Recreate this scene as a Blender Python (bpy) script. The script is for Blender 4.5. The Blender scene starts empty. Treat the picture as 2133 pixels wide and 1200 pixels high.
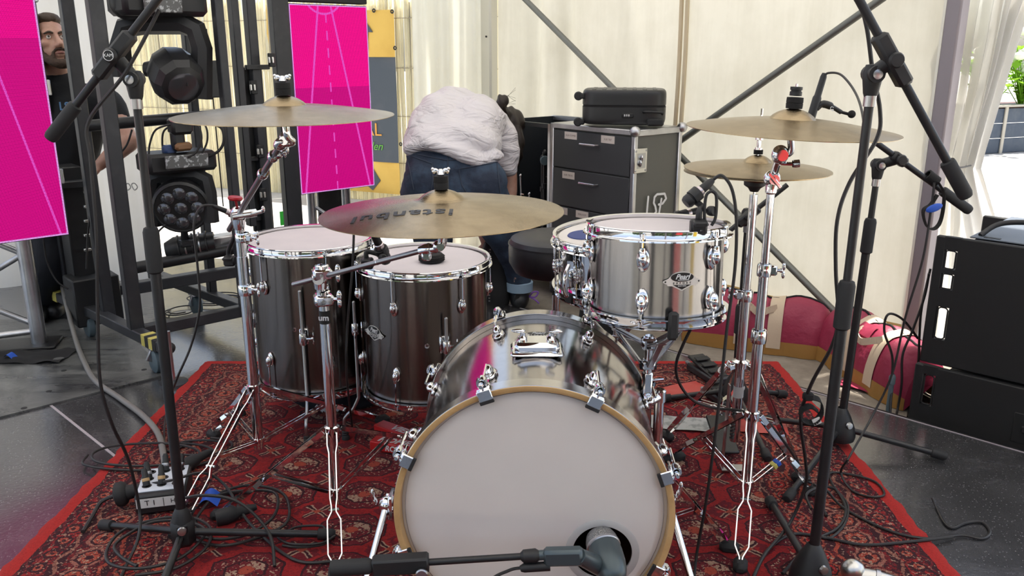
import bpy, bmesh, math, random
from mathutils import Vector, Matrix, noise
V = Vector
random.seed(7)
sc = bpy.context.scene
COL = sc.collection
PI = math.pi
# ------------------------------------------------------------------ camera
FOC, PITCH, CAMH = 1765.0, math.radians(15.8), 1.28
_c, _s = math.cos(PITCH), math.sin(PITCH)
cam = bpy.data.cameras.new('camera'); camo = bpy.data.objects.new('camera', cam); COL.objects.link(camo)
camo.location = (0, 0, CAMH); camo.rotation_euler = (PI/2 - PITCH, 0, 0)
cam.sensor_width = 36.0; cam.lens = 36.0*FOC/2133.0; cam.clip_start = 0.02; cam.clip_end = 200
sc.camera = camo
# ------------------------------------------------------------------ light
sc.view_settings.view_transform = 'Standard'
sc.view_settings.look = 'None'
sc.view_settings.gamma = 1.0
sc.view_settings.use_curve_mapping = False
sc.view_settings.exposure = 0.34
sc.cycles.use_denoising = True
sc.cycles.max_bounces = 6
sc.cycles.diffuse_bounces = 3
sc.cycles.glossy_bounces = 3
sc.cycles.use_adaptive_sampling = True
sc.cycles.adaptive_threshold = 0.08
sc.cycles.transparent_max_bounces = 12
sc.cycles.caustics_reflective = False
sc.cycles.caustics_refractive = False
sc.cycles.sample_clamp_indirect = 6.0
SUNV = V((0.27, 0.15, 1.0)).normalized()
world = bpy.data.worlds.new('sky'); sc.world = world; world.use_nodes = True
_nt = world.node_tree; _nt.nodes.clear()
_o = _nt.nodes.new('ShaderNodeOutputWorld'); _b = _nt.nodes.new('ShaderNodeBackground'); _k = _nt.nodes.new('ShaderNodeTexSky')
_k.sky_type = 'NISHITA'; _k.sun_disc = False
_k.sun_elevation = math.asin(SUNV.z); _k.sun_rotation = math.atan2(SUNV.x, SUNV.y)
_k.dust_density = 2.0
_b.inputs[1].default_value = 0.24
_h = _nt.nodes.new('ShaderNodeHueSaturation'); _h.inputs['Saturation'].default_value = .65; _nt.links.new(_k.outputs[0], _h.inputs['Color']); _nt.links.new(_h.outputs[0], _b.inputs[0]); _nt.links.new(_b.outputs[0], _o.inputs[0])
sun = bpy.data.lights.new('sun', 'SUN'); sun.energy = 8.5; sun.angle = math.radians(1.0); sun.color = (1, .95, .86)
suno = bpy.data.objects.new('sun', sun); COL.objects.link(suno)
suno.rotation_euler = SUNV.to_track_quat('Z', 'Y').to_euler()

# ------------------------------------------------------------------ pixel to place (measuring the photograph)
def ray(px, py):
    u = (px-1066.5)/FOC; v = (py-600)/FOC
    return V((u, _c-v*_s, -_s-v*_c))
def fl(px, py, z=0.0):
    d = ray(px, py); return V((0, 0, CAMH)) + d*((z-CAMH)/d.z)
def at(px, py, Y):
    d = ray(px, py); return V((0, 0, CAMH)) + d*(Y/d.y)
def onplane(px, py, p0, n):
    d = ray(px, py); o = V((0, 0, CAMH)); return o + d*((V(p0)-o).dot(V(n))/d.dot(V(n)))

# ------------------------------------------------------------------ mesh builder
def frame(d, up=None):
    z = V(d).normalized()
    u = V(up) if up is not None else (V((0, 0, 1)) if abs(z.z) < .95 else V((0, 1, 0)))
    x = u.cross(z)
    if x.length < 1e-6: x = V((1, 0, 0)).cross(z)
    x.normalize(); return x, z.cross(x), z
class MB:
    def __init__(s): s.v = []; s.f = []
    def add(s, vs, fs):
        n = len(s.v); s.v += [tuple(p) for p in vs]; s.f += [tuple(i+n for i in f) for f in fs]; return s
    def box(s, c, size, R=None, bev=0.0):
        c = V(c); h = V(size)*.5
        if bev <= 0:
            vs = [V((x*h.x, y*h.y, z*h.z)) for x in (-1, 1) for y in (-1, 1) for z in (-1, 1)]
            fs = [(0, 1, 3, 2), (4, 6, 7, 5), (0, 4, 5, 1), (2, 3, 7, 6), (0, 2, 6, 4), (1, 5, 7, 3)]
        else:
            b = min(bev, h.x*.99, h.y*.99, h.z*.99); vs = []; ix = {}
            for x in (-1, 1):
                for y in (-1, 1):
                    for z in (-1, 1):
                        for a in range(3):
                            q = V((x*(h.x-b), y*(h.y-b), z*(h.z-b)))
                            q[a] = (x, y, z)[a]*h[a]; ix[(x, y, z, a)] = len(vs); vs.append(q)
            fs = []
            for a in range(3):
                o1, o2 = [(1, 2), (0, 2), (0, 1)][a]
                for sg in (-1, 1):
                    q = []
                    for p1, p2 in ((-1, -1), (1, -1), (1, 1), (-1, 1)):
                        k = [0, 0, 0]; k[a] = sg; k[o1] = p1; k[o2] = p2; q.append(ix[(*k, a)])
                    fs.append(tuple(q))
                for p1 in (-1, 1):
                    for p2 in (-1, 1):
                        k = [0, 0, 0]; k[o1] = p1; k[o2] = p2; k2 = list(k); k[a] = -1; k2[a] = 1
                        fs.append((ix[(*k, o1)], ix[(*k2, o1)], ix[(*k2, o2)], ix[(*k, o2)]))
            for x in (-1, 1):
                for y in (-1, 1):
                    for z in (-1, 1): fs.append(tuple(ix[(x, y, z, a)] for a in range(3)))
        if R is not None: vs = [R @ p for p in vs]
        return s.add([p+c for p in vs], fs)
    def bar(s, a, b, w, h, up=None, bev=0.0):
        a = V(a); b = V(b); x, y, z = frame(b-a, up)
        return s.box((a+b)/2, (w, h, (b-a).length), Matrix((x, y, z)).transposed(), bev)
    def tube(s, pts, r, n=12, cap=True, closed=False, flat=None):
        pts = [V(p) for p in pts]; m = len(pts)
        rs = r if isinstance(r, (list, tuple)) else [r]*m
        x = None; vs = []; fs = []
        for i, p in enumerate(pts):
            if closed: d = pts[(i+1) % m]-pts[i-1]
            else: d = pts[min(i+1, m-1)]-pts[max(i-1, 0)]
            if d.length < 1e-9: d = V((0, 0, 1))
            d.normalize()
            if x is None: x, y, _ = frame(d)
            else:
                x = x-d*x.dot(d)
                if x.length < 1e-6: x, _, _ = frame(d)
                x.normalize()
            y = d.cross(x)
            for k in range(n):
                a = 2*PI*k/n; vs.append(p+(x*math.cos(a)+y*math.sin(a)*(flat or 1))*rs[i])
        for i in range(m if closed else m-1):
            j = (i+1) % m
            for k in range(n):
                q = (k+1) % n; fs.append((i*n+k, i*n+q, j*n+q, j*n+k))
        if cap and not closed: fs += [tuple(range(n))[::-1], tuple((m-1)*n+k for k in range(n))]
        return s.add(vs, fs)
    def lathe(s, prof, o, ax=(0, 0, 1), n=32, closed=False, xdir=None, sq=1.0):
        o = V(o); x, y, z = frame(ax, xdir); vs = []; fs = []; rows = []
        for (r, h) in prof:
            if r < 1e-6 : rows.append([len(vs)]*n); vs.append(o+z*h)
            else:
                rows.append(list(range(len(vs), len(vs)+n)))
                for k in range(n):
                    a = 2*PI*k/n; vs.append(o+(x*math.cos(a)+y*math.sin(a)*sq)*r+z*h)
        m = len(prof)
        for i in range(m if closed else m-1):
            A, B = rows[i], rows[(i+1) % m]
            for k in range(n):
                q = (k+1) % n; f = []
                for t in (A[k], A[q], B[q], B[k]):
                    if t not in f: f.append(t)
                if len(f) > 2: fs.append(tuple(f))
        return s.add(vs, fs)
    def prism(s, poly, o, xa, ya, d):
        o = V(o); xa = V(xa); ya = V(ya); z = xa.cross(ya).normalized()*d; n = len(poly)
        vs = [o+xa*p[0]+ya*p[1] for p in poly]; vs += [p+z for p in vs]
        return s.add(vs, [tuple(range(n))[::-1], tuple(range(n, 2*n))]+[(i, (i+1) % n, n+(i+1) % n, n+i) for i in range(n)])
    def grid(s, fn, nu, nv, wrap=False):
        vs = [V(fn(i/(nu if wrap else nu-1), j/(nv-1))) for j in range(nv) for i in range(nu)]
        fs = []
        for j in range(nv-1):
            for i in range(nu if wrap else nu-1):
                k = (i+1) % nu; fs.append((j*nu+i, j*nu+k, (j+1)*nu+k, (j+1)*nu+i))
        return s.add(vs, fs)
    def ball(s, c, r, n=16, m=10, R=None):
        r = V((r, r, r)) if not hasattr(r, '__len__') else V(r); c = V(c); vs = [V((0, 0, -1))]; fs = []
        for j in range(1, m):
            t = -PI/2+PI*j/m
            for k in range(n): a = 2*PI*k/n; vs.append(V((math.cos(t)*math.cos(a), math.cos(t)*math.sin(a), math.sin(t))))
        vs.append(V((0, 0, 1))); L = len(vs)-1
        for k in range(n):
            q = (k+1) % n; fs.append((0, 1+q, 1+k)); fs.append((L, L-n+k, L-n+q))
            for j in range(m-2): fs.append((1+j*n+k, 1+j*n+q, 1+(j+1)*n+q, 1+(j+1)*n+k))
        vs = [V((p.x*r.x, p.y*r.y, p.z*r.z)) for p in vs]
        if R is not None: vs = [R @ p for p in vs]
        return s.add([p+c for p in vs], fs)
    def mesh(s, name, off=V((0, 0, 0)), sharp=38):
        me = bpy.data.meshes.new(name); me.from_pydata([tuple(V(p)-off) for p in s.v], [], s.f)
        bm = bmesh.new(); bm.from_mesh(me); bmesh.ops.recalc_face_normals(bm, faces=bm.faces); bm.to_mesh(me); bm.free()
        me.shade_smooth()
        if sharp < 180: me.set_sharp_from_angle(angle=math.radians(sharp))
        return me
def rotm(ax, deg): return Matrix.Rotation(math.radians(deg), 3, ax)
def cr(pts, n=8, closed=False):
    P = [V(p) for p in pts]; m = len(P); out = []
    for i in range(m if closed else m-1):
        g = (lambda k: P[k % m]) if closed else (lambda k: P[max(0, min(m-1, k))])
        a, b, c, d = g(i-1), g(i), g(i+1), g(i+2)
        for k in range(n):
            t = k/n; out.append(.5*((2*b)+(c-a)*t+(2*a-5*b+4*c-d)*t*t+(3*b-a-3*c+d)*t**3))
    if not closed: out.append(P[-1])
    return out
# ------------------------------------------------------------------ scene objects
def prop(o, label=None, cat=None, group=None, kind=None):
    for k, w in (('label', label), ('category', cat), ('group', group), ('kind', kind)):
        if w: o[k] = w
    return o
def thing(name, label, cat, loc=(0, 0, 0), group=None):
    o = bpy.data.objects.new(name, None); COL.objects.link(o); o.location = loc; o.empty_display_size = .05
    return prop(o, label, cat, group)
def base(o):
    p = V((0, 0, 0))
    while o is not None: p = p+o.location; o = o.parent
    return p
def part(name, mb, m, par, label=None, sharp=38, kind=None):
    me = mb.mesh(name, base(par), sharp) if isinstance(mb, MB) else mb
    me.materials.clear(); me.materials.append(MAT[m]) if isinstance(m, str) else [me.materials.append(MAT[k]) for k in m]
    o = bpy.data.objects.new(name, me); COL.objects.link(o); o.parent = par
    return prop(o, label, kind=kind)
def single(name, mb, m, label, cat, group=None, loc=None, sharp=38, kind=None):
    xs = [p[0] for p in mb.v]; ys = [p[1] for p in mb.v]; zs = [p[2] for p in mb.v]
    off = V(loc) if loc is not None else V(((min(xs)+max(xs))/2, (min(ys)+max(ys))/2, min(zs)))
    me = mb.mesh(name, off, sharp)
    for k in ([m] if isinstance(m, str) else m): me.materials.append(MAT[k])
    o = bpy.data.objects.new(name, me); COL.objects.link(o); o.location = off
    return prop(o, label, cat, group, kind)
def struct(name, mb, m, sharp=38, label=None): return single(name, mb, m, label, None, loc=(0, 0, 0), sharp=sharp, kind='structure')
def text_mb(txt, size, o, xa, ya, shear=0.0, extrude=.0004, align='CENTER', bold=0.0, space=1.0, warp=None):
    c = bpy.data.curves.new('t', 'FONT'); c.body = txt; c.size = size; c.align_x = align; c.align_y = 'CENTER'; c.shear = shear
    c.extrude = extrude; c.offset = bold; c.space_character = space; c.resolution_u = 3
    ob = bpy.data.objects.new('t', c); COL.objects.link(ob)
    dg = bpy.context.evaluated_depsgraph_get(); me = bpy.data.meshes.new_from_object(ob.evaluated_get(dg))
    o = V(o); xa = V(xa).normalized(); ya = V(ya).normalized(); z = xa.cross(ya)
    m = MB()
    if warp: vs = [warp(p.co) for p in me.vertices]
    else: vs = [o+xa*p.co.x+ya*p.co.y+z*p.co.z for p in me.vertices]
    m.add(vs, [tuple(f.vertices) for f in me.polygons])
    bpy.data.objects.remove(ob); bpy.data.meshes.remove(me); return m
# ------------------------------------------------------------------ materials
MAT = {}
class X:
    """a number in a node tree: the operators below add Math nodes"""
    def __init__(s, nt, k): s.nt = nt; s.k = k
    def _m(s, op, *a):
        n = s.nt.nodes.new('ShaderNodeMath'); n.operation = op
        for i, w in enumerate((s,)+a):
            if isinstance(w, X): s.nt.links.new(w.k, n.inputs[i])
            else: n.inputs[i].default_value = w
        return X(s.nt, n.outputs[0])
    def __add__(s, o): return s._m('ADD', o)
    def __sub__(s, o): return s._m('SUBTRACT', o)
    def __mul__(s, o): return s._m('MULTIPLY', o)
    def __truediv__(s, o): return s._m('DIVIDE', o)
    def abs(s): return s._m('ABSOLUTE')
    def frac(s): return s._m('FRACT')
    def lt(s, o): return s._m('LESS_THAN', o)
    def gt(s, o): return s._m('GREATER_THAN', o)
    def min(s, o): return s._m('MINIMUM', o)
    def max(s, o): return s._m('MAXIMUM', o)
    def sin(s): return s._m('SINE')
    def floor(s): return s._m('FLOOR')
    def pp(s, o): return s._m('PINGPONG', o)
class NT:
    def __init__(s, name):
        m = bpy.data.materials.new(name); m.use_nodes = True; MAT[name] = m; s.m = m; s.nt = m.node_tree; s.n = s.nt.nodes
        s.bs = s.n.get('Principled BSDF'); s.out = s.n.get('Material Output'); s.tc = s.n.new('ShaderNodeTexCoord')
    def L(s, a, b): s.nt.links.new(a.k if isinstance(a, X) else a, b)
    def xyz(s, sock=None):
        q = s.n.new('ShaderNodeSeparateXYZ'); s.L(sock or s.tc.outputs['Object'], q.inputs[0]); return [X(s.nt, q.outputs[i]) for i in range(3)]
    def noise(s, scale, detail=4, rough=.55, vec=None, dist=0):
        q = s.n.new('ShaderNodeTexNoise'); q.inputs['Scale'].default_value = scale; q.inputs['Detail'].default_value = detail
        q.inputs['Roughness'].default_value = rough; q.inputs['Distortion'].default_value = dist
        s.L(vec or s.tc.outputs['Object'], q.inputs['Vector']); return X(s.nt, q.outputs[0])
    def voro(s, scale, feat='F1', vec=None):
        q = s.n.new('ShaderNodeTexVoronoi'); q.feature = feat; q.inputs['Scale'].default_value = scale
        s.L(vec or s.tc.outputs['Object'], q.inputs['Vector']); return X(s.nt, q.outputs[0])
    def scaled(s, sx, sy, sz):
        q = s.n.new('ShaderNodeMapping'); q.inputs['Scale'].default_value = (sx, sy, sz); s.L(s.tc.outputs['Object'], q.inputs[0]); return q.outputs[0]
    def mix(s, f, a, b):
        q = s.n.new('ShaderNodeMix'); q.data_type = 'RGBA'
        if isinstance(f, X): s.L(f, q.inputs[0])
        else: q.inputs[0].default_value = f
        for w, i in ((a, 6), (b, 7)):
            if isinstance(w, tuple): q.inputs[i].default_value = (*w, 1)
            else: s.L(w, q.inputs[i])
        return q.outputs[2]
    def ramp(s, f, lo, hi):
        q = s.n.new('ShaderNodeMapRange'); s.L(f, q.inputs[0]); q.inputs[1].default_value = lo; q.inputs[2].default_value = hi; return X(s.nt, q.outputs[0])
    def bump(s, h, strength=.3, dist=.002):
        q = s.n.new('ShaderNodeBump'); q.inputs['Strength'].default_value = strength; q.inputs['Distance'].default_value = dist
        s.L(h, q.inputs['Height']); s.L(q.outputs[0], s.bs.inputs['Normal']); return q.outputs[0]
    def set(s, **k):
        for a, w in k.items():
            i = s.bs.inputs[{'col': 'Base Color', 'rough': 'Roughness', 'metal': 'Metallic', 'coat': 'Coat Weight', 'spec': 'Specular IOR Level', 'ecol': 'Emission Color', 'emit': 'Emission Strength', 'aniso': 'Anisotropic', 'sheen': 'Sheen Weight'}[a]]
            if isinstance(w, X) or hasattr(w, 'is_linked'): s.L(w, i)
            elif isinstance(w, tuple): i.default_value = (*w, 1)
            else: i.default_value = w
        return s
def mat(name, col, rough=.5, metal=0.0, var=None, bump=None, **k):
    t = NT(name); t.set(col=col, rough=rough, metal=metal, **k)
    if var: t.set(col=t.mix(t.ramp(t.noise(var[0], 5), var[2], var[3]), col, var[1]))
    if bump: t.bump(t.noise(bump[0], 4), bump[1], bump[2] if len(bump) > 2 else .002)
    return t
mat('chrome', (.80, .80, .81), .07, 1, bump=(30, .02))
mat('steel', (.45, .45, .46), .28, 1, bump=(60, .05))
mat('boom_steel', (.33, .33, .34), .3, 1)
mat('alu', (.62, .62, .64), .33, 1, var=(9, (.45, .45, .47), .4, .7), bump=(40, .08))
mat('black_metal', (.012, .012, .013), .38, 0, var=(12, (.022, .022, .024), .45, .7), bump=(160, .06))
mat('black_plastic', (.014, .014, .015), .5, bump=(120, .08))
mat('rubber', (.018, .018, .019), .7, bump=(80, .1))
mat('cable_black', (.02, .018, .018), .48)
mat('cable_grey', (.20, .19, .18), .45)
mat('cart_paint', (.028, .029, .033), .42, var=(14, (.05, .05, .055), .5, .75), bump=(60, .08))
mat('head_white', (.76, .71, .67), .55, var=(4, (.72, .67, .635), .4, .7), bump=(300, .06, .0006))
mat('head_coated', (.66, .60, .61), .6, var=(6, (.58, .53, .55), .4, .75), bump=(500, .15, .0006))
def wrap_mat(name, c1, c2, rough, aniso):
    t = NT(name); w = t.noise(1, 6, .7, t.scaled(60, 60, 1.2)); t.set(metal=1.0, rough=rough, col=t.mix(w, c1, c2)); t.bump(w, .05, .001)
    if aniso: q = t.n.new('ShaderNodeTangent'); q.direction_type = 'RADIAL'; q.axis = 'Z'; t.L(q.outputs[0], t.bs.inputs['Tangent']); t.bs.inputs['Anisotropic'].default_value = aniso; t.bs.inputs['Anisotropic Rotation'].default_value = 0.25
wrap_mat('smoke_wrap', (.135, .118, .108), (.215, .19, .175), .20, .8)
wrap_mat('smoke_wrap_bass', (.40, .37, .35), (.52, .485, .46), .14, 0)
wrap_mat('steel_wrap', (.25, .235, .225), (.40, .38, .365), .20, .85)
wrap_mat('hoop_wrap', (.55, .52, .50), (.68, .65, .62), .18, 0)
mat('maple', (.62, .40, .18), .4, var=(20, (.50, .30, .12), .4, .7), coat=.3)
mat('shell_wood', (.11, .035, .02), .55, var=(12, (.07, .02, .012), .4, .7))
mat('gasket', (.01, .01, .01), .6)
t = NT('cymbal')
x, y, z = t.xyz(); r = ((x*x+y*y)._m('POWER', .5)); ring = (r*2300).sin(); nz = t.noise(26, 5)
t.set(metal=1.0, rough=.27, col=t.mix(t.ramp(nz, .35, .7), (.385, .30, .185), (.29, .22, .13)))
q = t.n.new('ShaderNodeBump'); q.inputs['Strength'].default_value = .42; q.inputs['Distance'].default_value = .0009; t.L(ring*.30+t.voro(34)*.7+t.noise(9, 3)*1.2, q.inputs['Height']); t.L(q.outputs[0], t.bs.inputs['Normal'])
mat('cymbal_ink', (.03, .032, .04), .5)
mat('felt', (.015, .014, .014), .95, bump=(400, .4))
mat('badge_silver', (.66, .65, .62), .3, 1)
mat('badge_plate', (.70, .68, .64), .35, .3)
mat('badge_black', (.008, .008, .008), .4)
mat('white_paint', (.8, .8, .8), .5)
mat('leather', (.012, .011, .014), .42, var=(30, (.02, .018, .022), .4, .7), bump=(220, .15))
mat('mic_blue', (.075, .098, .108), .32, .4, bump=(90, .03))
t = NT('mic_grille'); t.set(col=(.34, .34, .34), metal=1, rough=.35); t.bump(t.voro(420), .9, .002)
mat('silver_band', (.62, .55, .56), .3, 1)
mat('blue_felt', (.055, .075, .22), .8)
mat('red_plastic', (.42, .012, .02), .3)
mat('yellow_tape', (.62, .54, .13), .5, var=(20, (.5, .43, .1), .4, .7))
mat('blue_tape', (.02, .10, .55), .5)
mat('green_tape', (.05, .6, .06), .5)
mat('paper', (.74, .72, .7), .7)
mat('pink_tape', (.63, .55, .50), .7)
# ------------------------------------------------------------------ cloth, ground and tent materials
def cloth_mat(name, col, trans, tcol, wr=(3.0, .6), stain=.9):
    t = NT(name); n = t.n; n.remove(t.bs)
    d = n.new('ShaderNodeBsdfDiffuse'); tr = n.new('ShaderNodeBsdfTranslucent'); mx = n.new('ShaderNodeMixShader')
    st = t.ramp(t.noise(2.2, 6, .65)*.55+t.noise(1, 5, .6, t.scaled(9, 9, .9))*.45, .42, .68)
    c1 = t.mix(st, col, tuple(a*stain for a in col)); c2 = t.mix(st, tcol, tuple(a*b*stain/.9 for a, b in zip(tcol, (.90, .88, .82))))
    t.L(c1, d.inputs[0]); t.L(c2, tr.inputs[0]); mx.inputs[0].default_value = trans
    b = n.new('ShaderNodeBump'); b.inputs['Strength'].default_value = wr[1]; b.inputs['Distance'].default_value = .03
    t.L(t.noise(1, 3, .5, t.scaled(wr[0], wr[0], wr[0]*.3)), b.inputs['Height'])
    t.L(b.outputs[0], d.inputs['Normal']); t.L(b.outputs[0], tr.inputs['Normal'])
    t.L(d.outputs[0], mx.inputs[1]); t.L(tr.outputs[0], mx.inputs[2]); t.L(mx.outputs[0], t.out.inputs[0])
cloth_mat('tent_cream', (.64, .62, .545), .29, (.74, .71, .60), stain=.80)
cloth_mat('tent_white', (.85, .84, .82), .42, (.82, .81, .78))
cloth_mat('tent_curtain', (.88, .87, .80), .52, (.92, .90, .78))
cloth_mat('tent_roof', (.86, .86, .86), .27, (.80, .80, .80))
cloth_mat('tent_skirt', (.60, .43, .20), .4, (.62, .42, .18))
cloth_mat('reed', (.92, .88, .70), .5, (.95, .9, .72), (20, .1))
def pvc():
    t = NT('clear_pvc'); n = t.n; n.remove(t.bs)
    a = n.new('ShaderNodeBsdfTransparent'); g = n.new('ShaderNodeBsdfGlossy'); tl = n.new('ShaderNodeBsdfTranslucent'); m1 = n.new('ShaderNodeMixShader'); m2 = n.new('ShaderNodeMixShader')
    a.inputs[0].default_value = (.93, .92, .88, 1); g.inputs['Roughness'].default_value = .12; tl.inputs[0].default_value = (.62, .60, .55, 1)
    lw = n.new('ShaderNodeLayerWeight'); lw.inputs[0].default_value = .35
    t.L(lw.outputs[1], m1.inputs[0]); t.L(a.outputs[0], m1.inputs[1]); t.L(g.outputs[0], m1.inputs[2])
    m2.inputs[0].default_value = .34; t.L(m1.outputs[0], m2.inputs[1]); t.L(tl.outputs[0], m2.inputs[2]); t.L(m2.outputs[0], t.out.inputs[0])
pvc()
# deck boards: dark phenolic ply with a fine wire-mesh print
t = NT('deck')
hx = t.voro(95); sm = t.noise(3.2, 7, .7, dist=.6); s2 = t.noise(1, 5, .7, t.scaled(3, 14, 1))
t.set(col=t.mix(t.ramp(sm, .45, .75), (.040, .039, .041), (.078, .076, .079)), rough=t.ramp(sm, .2, .9)*.12+.19+t.ramp(s2, .45, .8)*.06, spec=1.0, coat=.7)
t.bs.inputs['Coat Roughness'].default_value = .16
t.set(col=t.mix(hx.lt(.16), t.bs.inputs['Base Color'].links[0].from_socket, (.16, .16, .16)))
t.bump(hx, .16, .002)
t = NT('deck_scuffed')
sm = t.noise(4, 8, .75, dist=1.2); s2 = t.noise(1, 5, .7, t.scaled(2.2, 16, 1), dist=.5)
t.set(col=t.mix(t.ramp(sm*.6+s2*.4, .42, .66), (.045, .045, .046), (.20, .20, .19)), rough=t.ramp(s2, .3, .8)*.25+.22, spec=.7); t.bump(sm, .15, .002)
mat('seam', (.42, .38, .40), .5)
t = NT('concrete'); a = t.noise(6, 8, .7); b = t.noise(60, 3)
t.set(col=t.mix(t.ramp(a, .35, .7), (.30, .26, .21), (.17, .14, .11)), rough=.85); t.bump(a*.6+b*.4, .5, .006)
t = NT('paving'); a = t.noise(1.2, 8, .7); t.set(col=t.mix(t.ramp(a, .35, .7), (.60, .58, .54), (.46, .43, .39)), rough=.8); t.bump(a, .4, .01)
# the rug
def rug():
    t = NT('rug'); x0, y0, z0 = t.xyz(); wob = (t.noise(14, 2)-.5)*.022+(t.noise(60, 2)-.5)*.010; wob2 = (t.noise(17, 2)-.5)*.022+(t.noise(66, 2)-.5)*.010
    x = x0+wob; y = y0+wob2; HX, HY = RUGX, RUGY
    dx = (x.abs()*-1)+HX; dy = (y.abs()*-1)+HY; d = dx.min(dy); side = dx.lt(dy)
    al = side*y+(side*-1+1)*x
    RED, DRK, CRM, ORG, MAR = (.33, .016, .016), (.035, .008, .012), (.40, .255, .18), (.36, .06, .035), (.14, .010, .016)
    def octa(u, v): return (u.abs().max(v.abs())).max((u.abs()+v.abs())*.72)
    # field: rows of guls with crosses between
    cx, cy = .235, .19
    u = ((x/cx).frac()-.5); v = ((y/cy).frac()-.5); g = octa(u, v*.95); quad = (u*v).gt(0)
    fine = t.voro(95); fm = fine.lt(.30); spk = t.noise(120, 2).gt(.60); fleck = t.noise(75, 3, .7)
    c = t.mix(t.ramp(fleck, .40, .60), RED, (.25, .012, .014))
    u2 = ((x/cx+.5).frac()-.5); v2 = ((y/cy+.5).frac()-.5); k = u2.abs()+v2.abs(); arm = (u2.abs()-v2.abs()*.8).abs()
    c = t.mix(k.lt(.34)*t.noise(60, 2).gt(.45), c, MAR); c = t.mix(arm.lt(.045)*k.lt(.30), c, CRM); c = t.mix(arm.lt(.02)*k.lt(.33), c, DRK); c = t.mix(k.lt(.07), c, ORG)
    c = t.mix(g.lt(.40), c, DRK); c = t.mix(g.lt(.375), c, MAR); c = t.mix(g.lt(.36)*spk, c, CRM); c = t.mix(g.lt(.36)*fm, c, DRK)
    c = t.mix(g.lt(.24)*g.gt(.09)*quad*(t.noise(90, 2).gt(.46)), c, CRM); c = t.mix(g.lt(.24)*g.gt(.21), c, DRK); c = t.mix(g.lt(.08), c, ORG)
    field = c
    # borders
    def band(per, w0, w1, ground, ringc, inner):
        a = ((al/per).frac()-.5)*per; b = d-(w0+w1)/2; o = octa(a, b); r = (w1-w0)*.40
        q = t.mix(t.ramp(fleck, .42, .58), ground, DRK); q = t.mix(o.lt(r), q, ringc); q = t.mix(o.lt(r*.78), q, DRK); q = t.mix(o.lt(r*.62), q, inner); q = t.mix(o.lt(r*.62)*spk, q, CRM); q = t.mix(o.lt(r*.25), q, DRK)
        e = ((al/per+.5).frac()-.5).abs()*per
        return t.mix(e.lt(.005)*b.abs().lt(r)*spk, q, CRM)
    def zig(per, w0, w1, c1, c2):
        a = (al/per).pp(1.0); b = (d-w0)/(w1-w0); q = t.mix((a-b).abs().lt(.22), c1, c2); return t.mix(spk*fm, q, CRM)
    E = [(.385, zig(.05, .365, .385, DRK, (.26, .12, .09))), (.365, band(.062, .285, .365, MAR, ORG, RED)), (.285, zig(.07, .255, .285, DRK, ORG)),
         (.255, band(.090, .150, .255, (.2, .012, .014), (.30, .11, .08), ORG)), (.150, zig(.06, .125, .150, DRK, (.26, .10, .07))), (.125, band(.06, .070, .125, RED, DRK, ORG)), (.070, zig(.03, .052, .070, DRK, MAR))]
    c = field
    for w, q in E: c = t.mix(d.lt(w), c, q)
    bf = t.noise(110, 3, .7); c = t.mix(d.lt(.40)*bf.gt(.56), c, (.045, .008, .012)); c = t.mix(d.lt(.40)*(t.noise(85, 3, .7).gt(.615)), c, (.42, .27, .19)); c = t.mix(d.gt(.385)*(t.noise(100, 3, .7).gt(.64)), c, (.07, .008, .012))
    c = t.mix(d.lt(.048+0), c, (.40, .022, .018))
    c = t.mix(t.ramp(t.noise(260, 2), .45, .8)*.5, c, (.05, .008, .01))
    t.set(col=c, rough=.95, sheen=.05, spec=.15); t.bump(t.noise(330, 3)+t.noise(40, 2)*.5, .6, .004)
RUGX, RUGY = 1.215, 1.22
rug()
# ------------------------------------------------------------------ the setting
W0, W1 = V((1.114, 4.247, 0)), V((1.748, 3.564, 0))
WD = (W1-W0).normalized(); WN = V((-WD.y, WD.x, 0))            # along the back wall, and outwards
def wallpt(px, py, off=0.0): return onplane(px, py, W0+WN*off, WN)
def wl(s, z=0.0, off=0.0): return W0+WD*s+WN*off+V((0, 0, z))
sC = (wallpt(1040, 300)-W0).dot(WD); sP = (wallpt(1935, 400)-W0).dot(WD)
EL = fl(1700, 818); ED = (fl(2133, 938)-fl(1460, 746)).normalized()   # edge of the deck
e0 = EL+ED*2.4; e1 = EL-ED*3.1
GZ = -.03
m = MB(); m.prism([(e0.x, e0.y), (e1.x, e1.y), (-5, e1.y), (-5, -2.5), (e0.x, -2.5)], (0, 0, GZ), (1, 0, 0), (0, 1, 0), -GZ)
floor = struct('floor', m, 'deck')
EN = V((-ED.y, ED.x, 0))
m = MB(); m.bar(e0+EN*.006+V((0, 0, -.010)), e1+EN*.006+V((0, 0, -.010)), .014, .022, (0, 0, 1)); part('deck_edging', m, 'black_metal', floor)
m = MB(); m.bar(e0-EN*.004+V((0, 0, .0008)), e1-EN*.004+V((0, 0, .0008)), .002, .005, EN); part('deck_edge_strip', m, 'seam', floor)
for a, b in (((-20, 745), (245, 955)), ((-160, 1247), (120, 1147))):
    p, q = fl(*a), fl(*b); m = MB(); m.bar(p+V((0, 0, .0006)), q+V((0, 0, .0006)), .009, .0012, (0, 0, 1)); part('deck_seam', m, 'seam', floor)
pts = [fl(352, 782), fl(238, 668), fl(-330, 668), fl(-420, 980)]
m = MB(); m.prism([(p.x, p.y) for p in pts], (0, 0, .0005), (1, 0, 0), (0, 1, 0), .007)
tp = thing('floor_plate', 'scuffed grey plate lying on the dark deck by the pink screen', 'floor plate', pts[0])
part('plate', m, 'deck_scuffed', tp)
for a in ((102, 815), (50, 850), (133, 772), (182, 808), (300, 770)):
    p = fl(*a, z=.0078); m = MB(); m.lathe([(0, .0004), (.011, .0004), (.011, -.001)], p, n=14); part('bolt_hole', m, 'gasket', tp)
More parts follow.
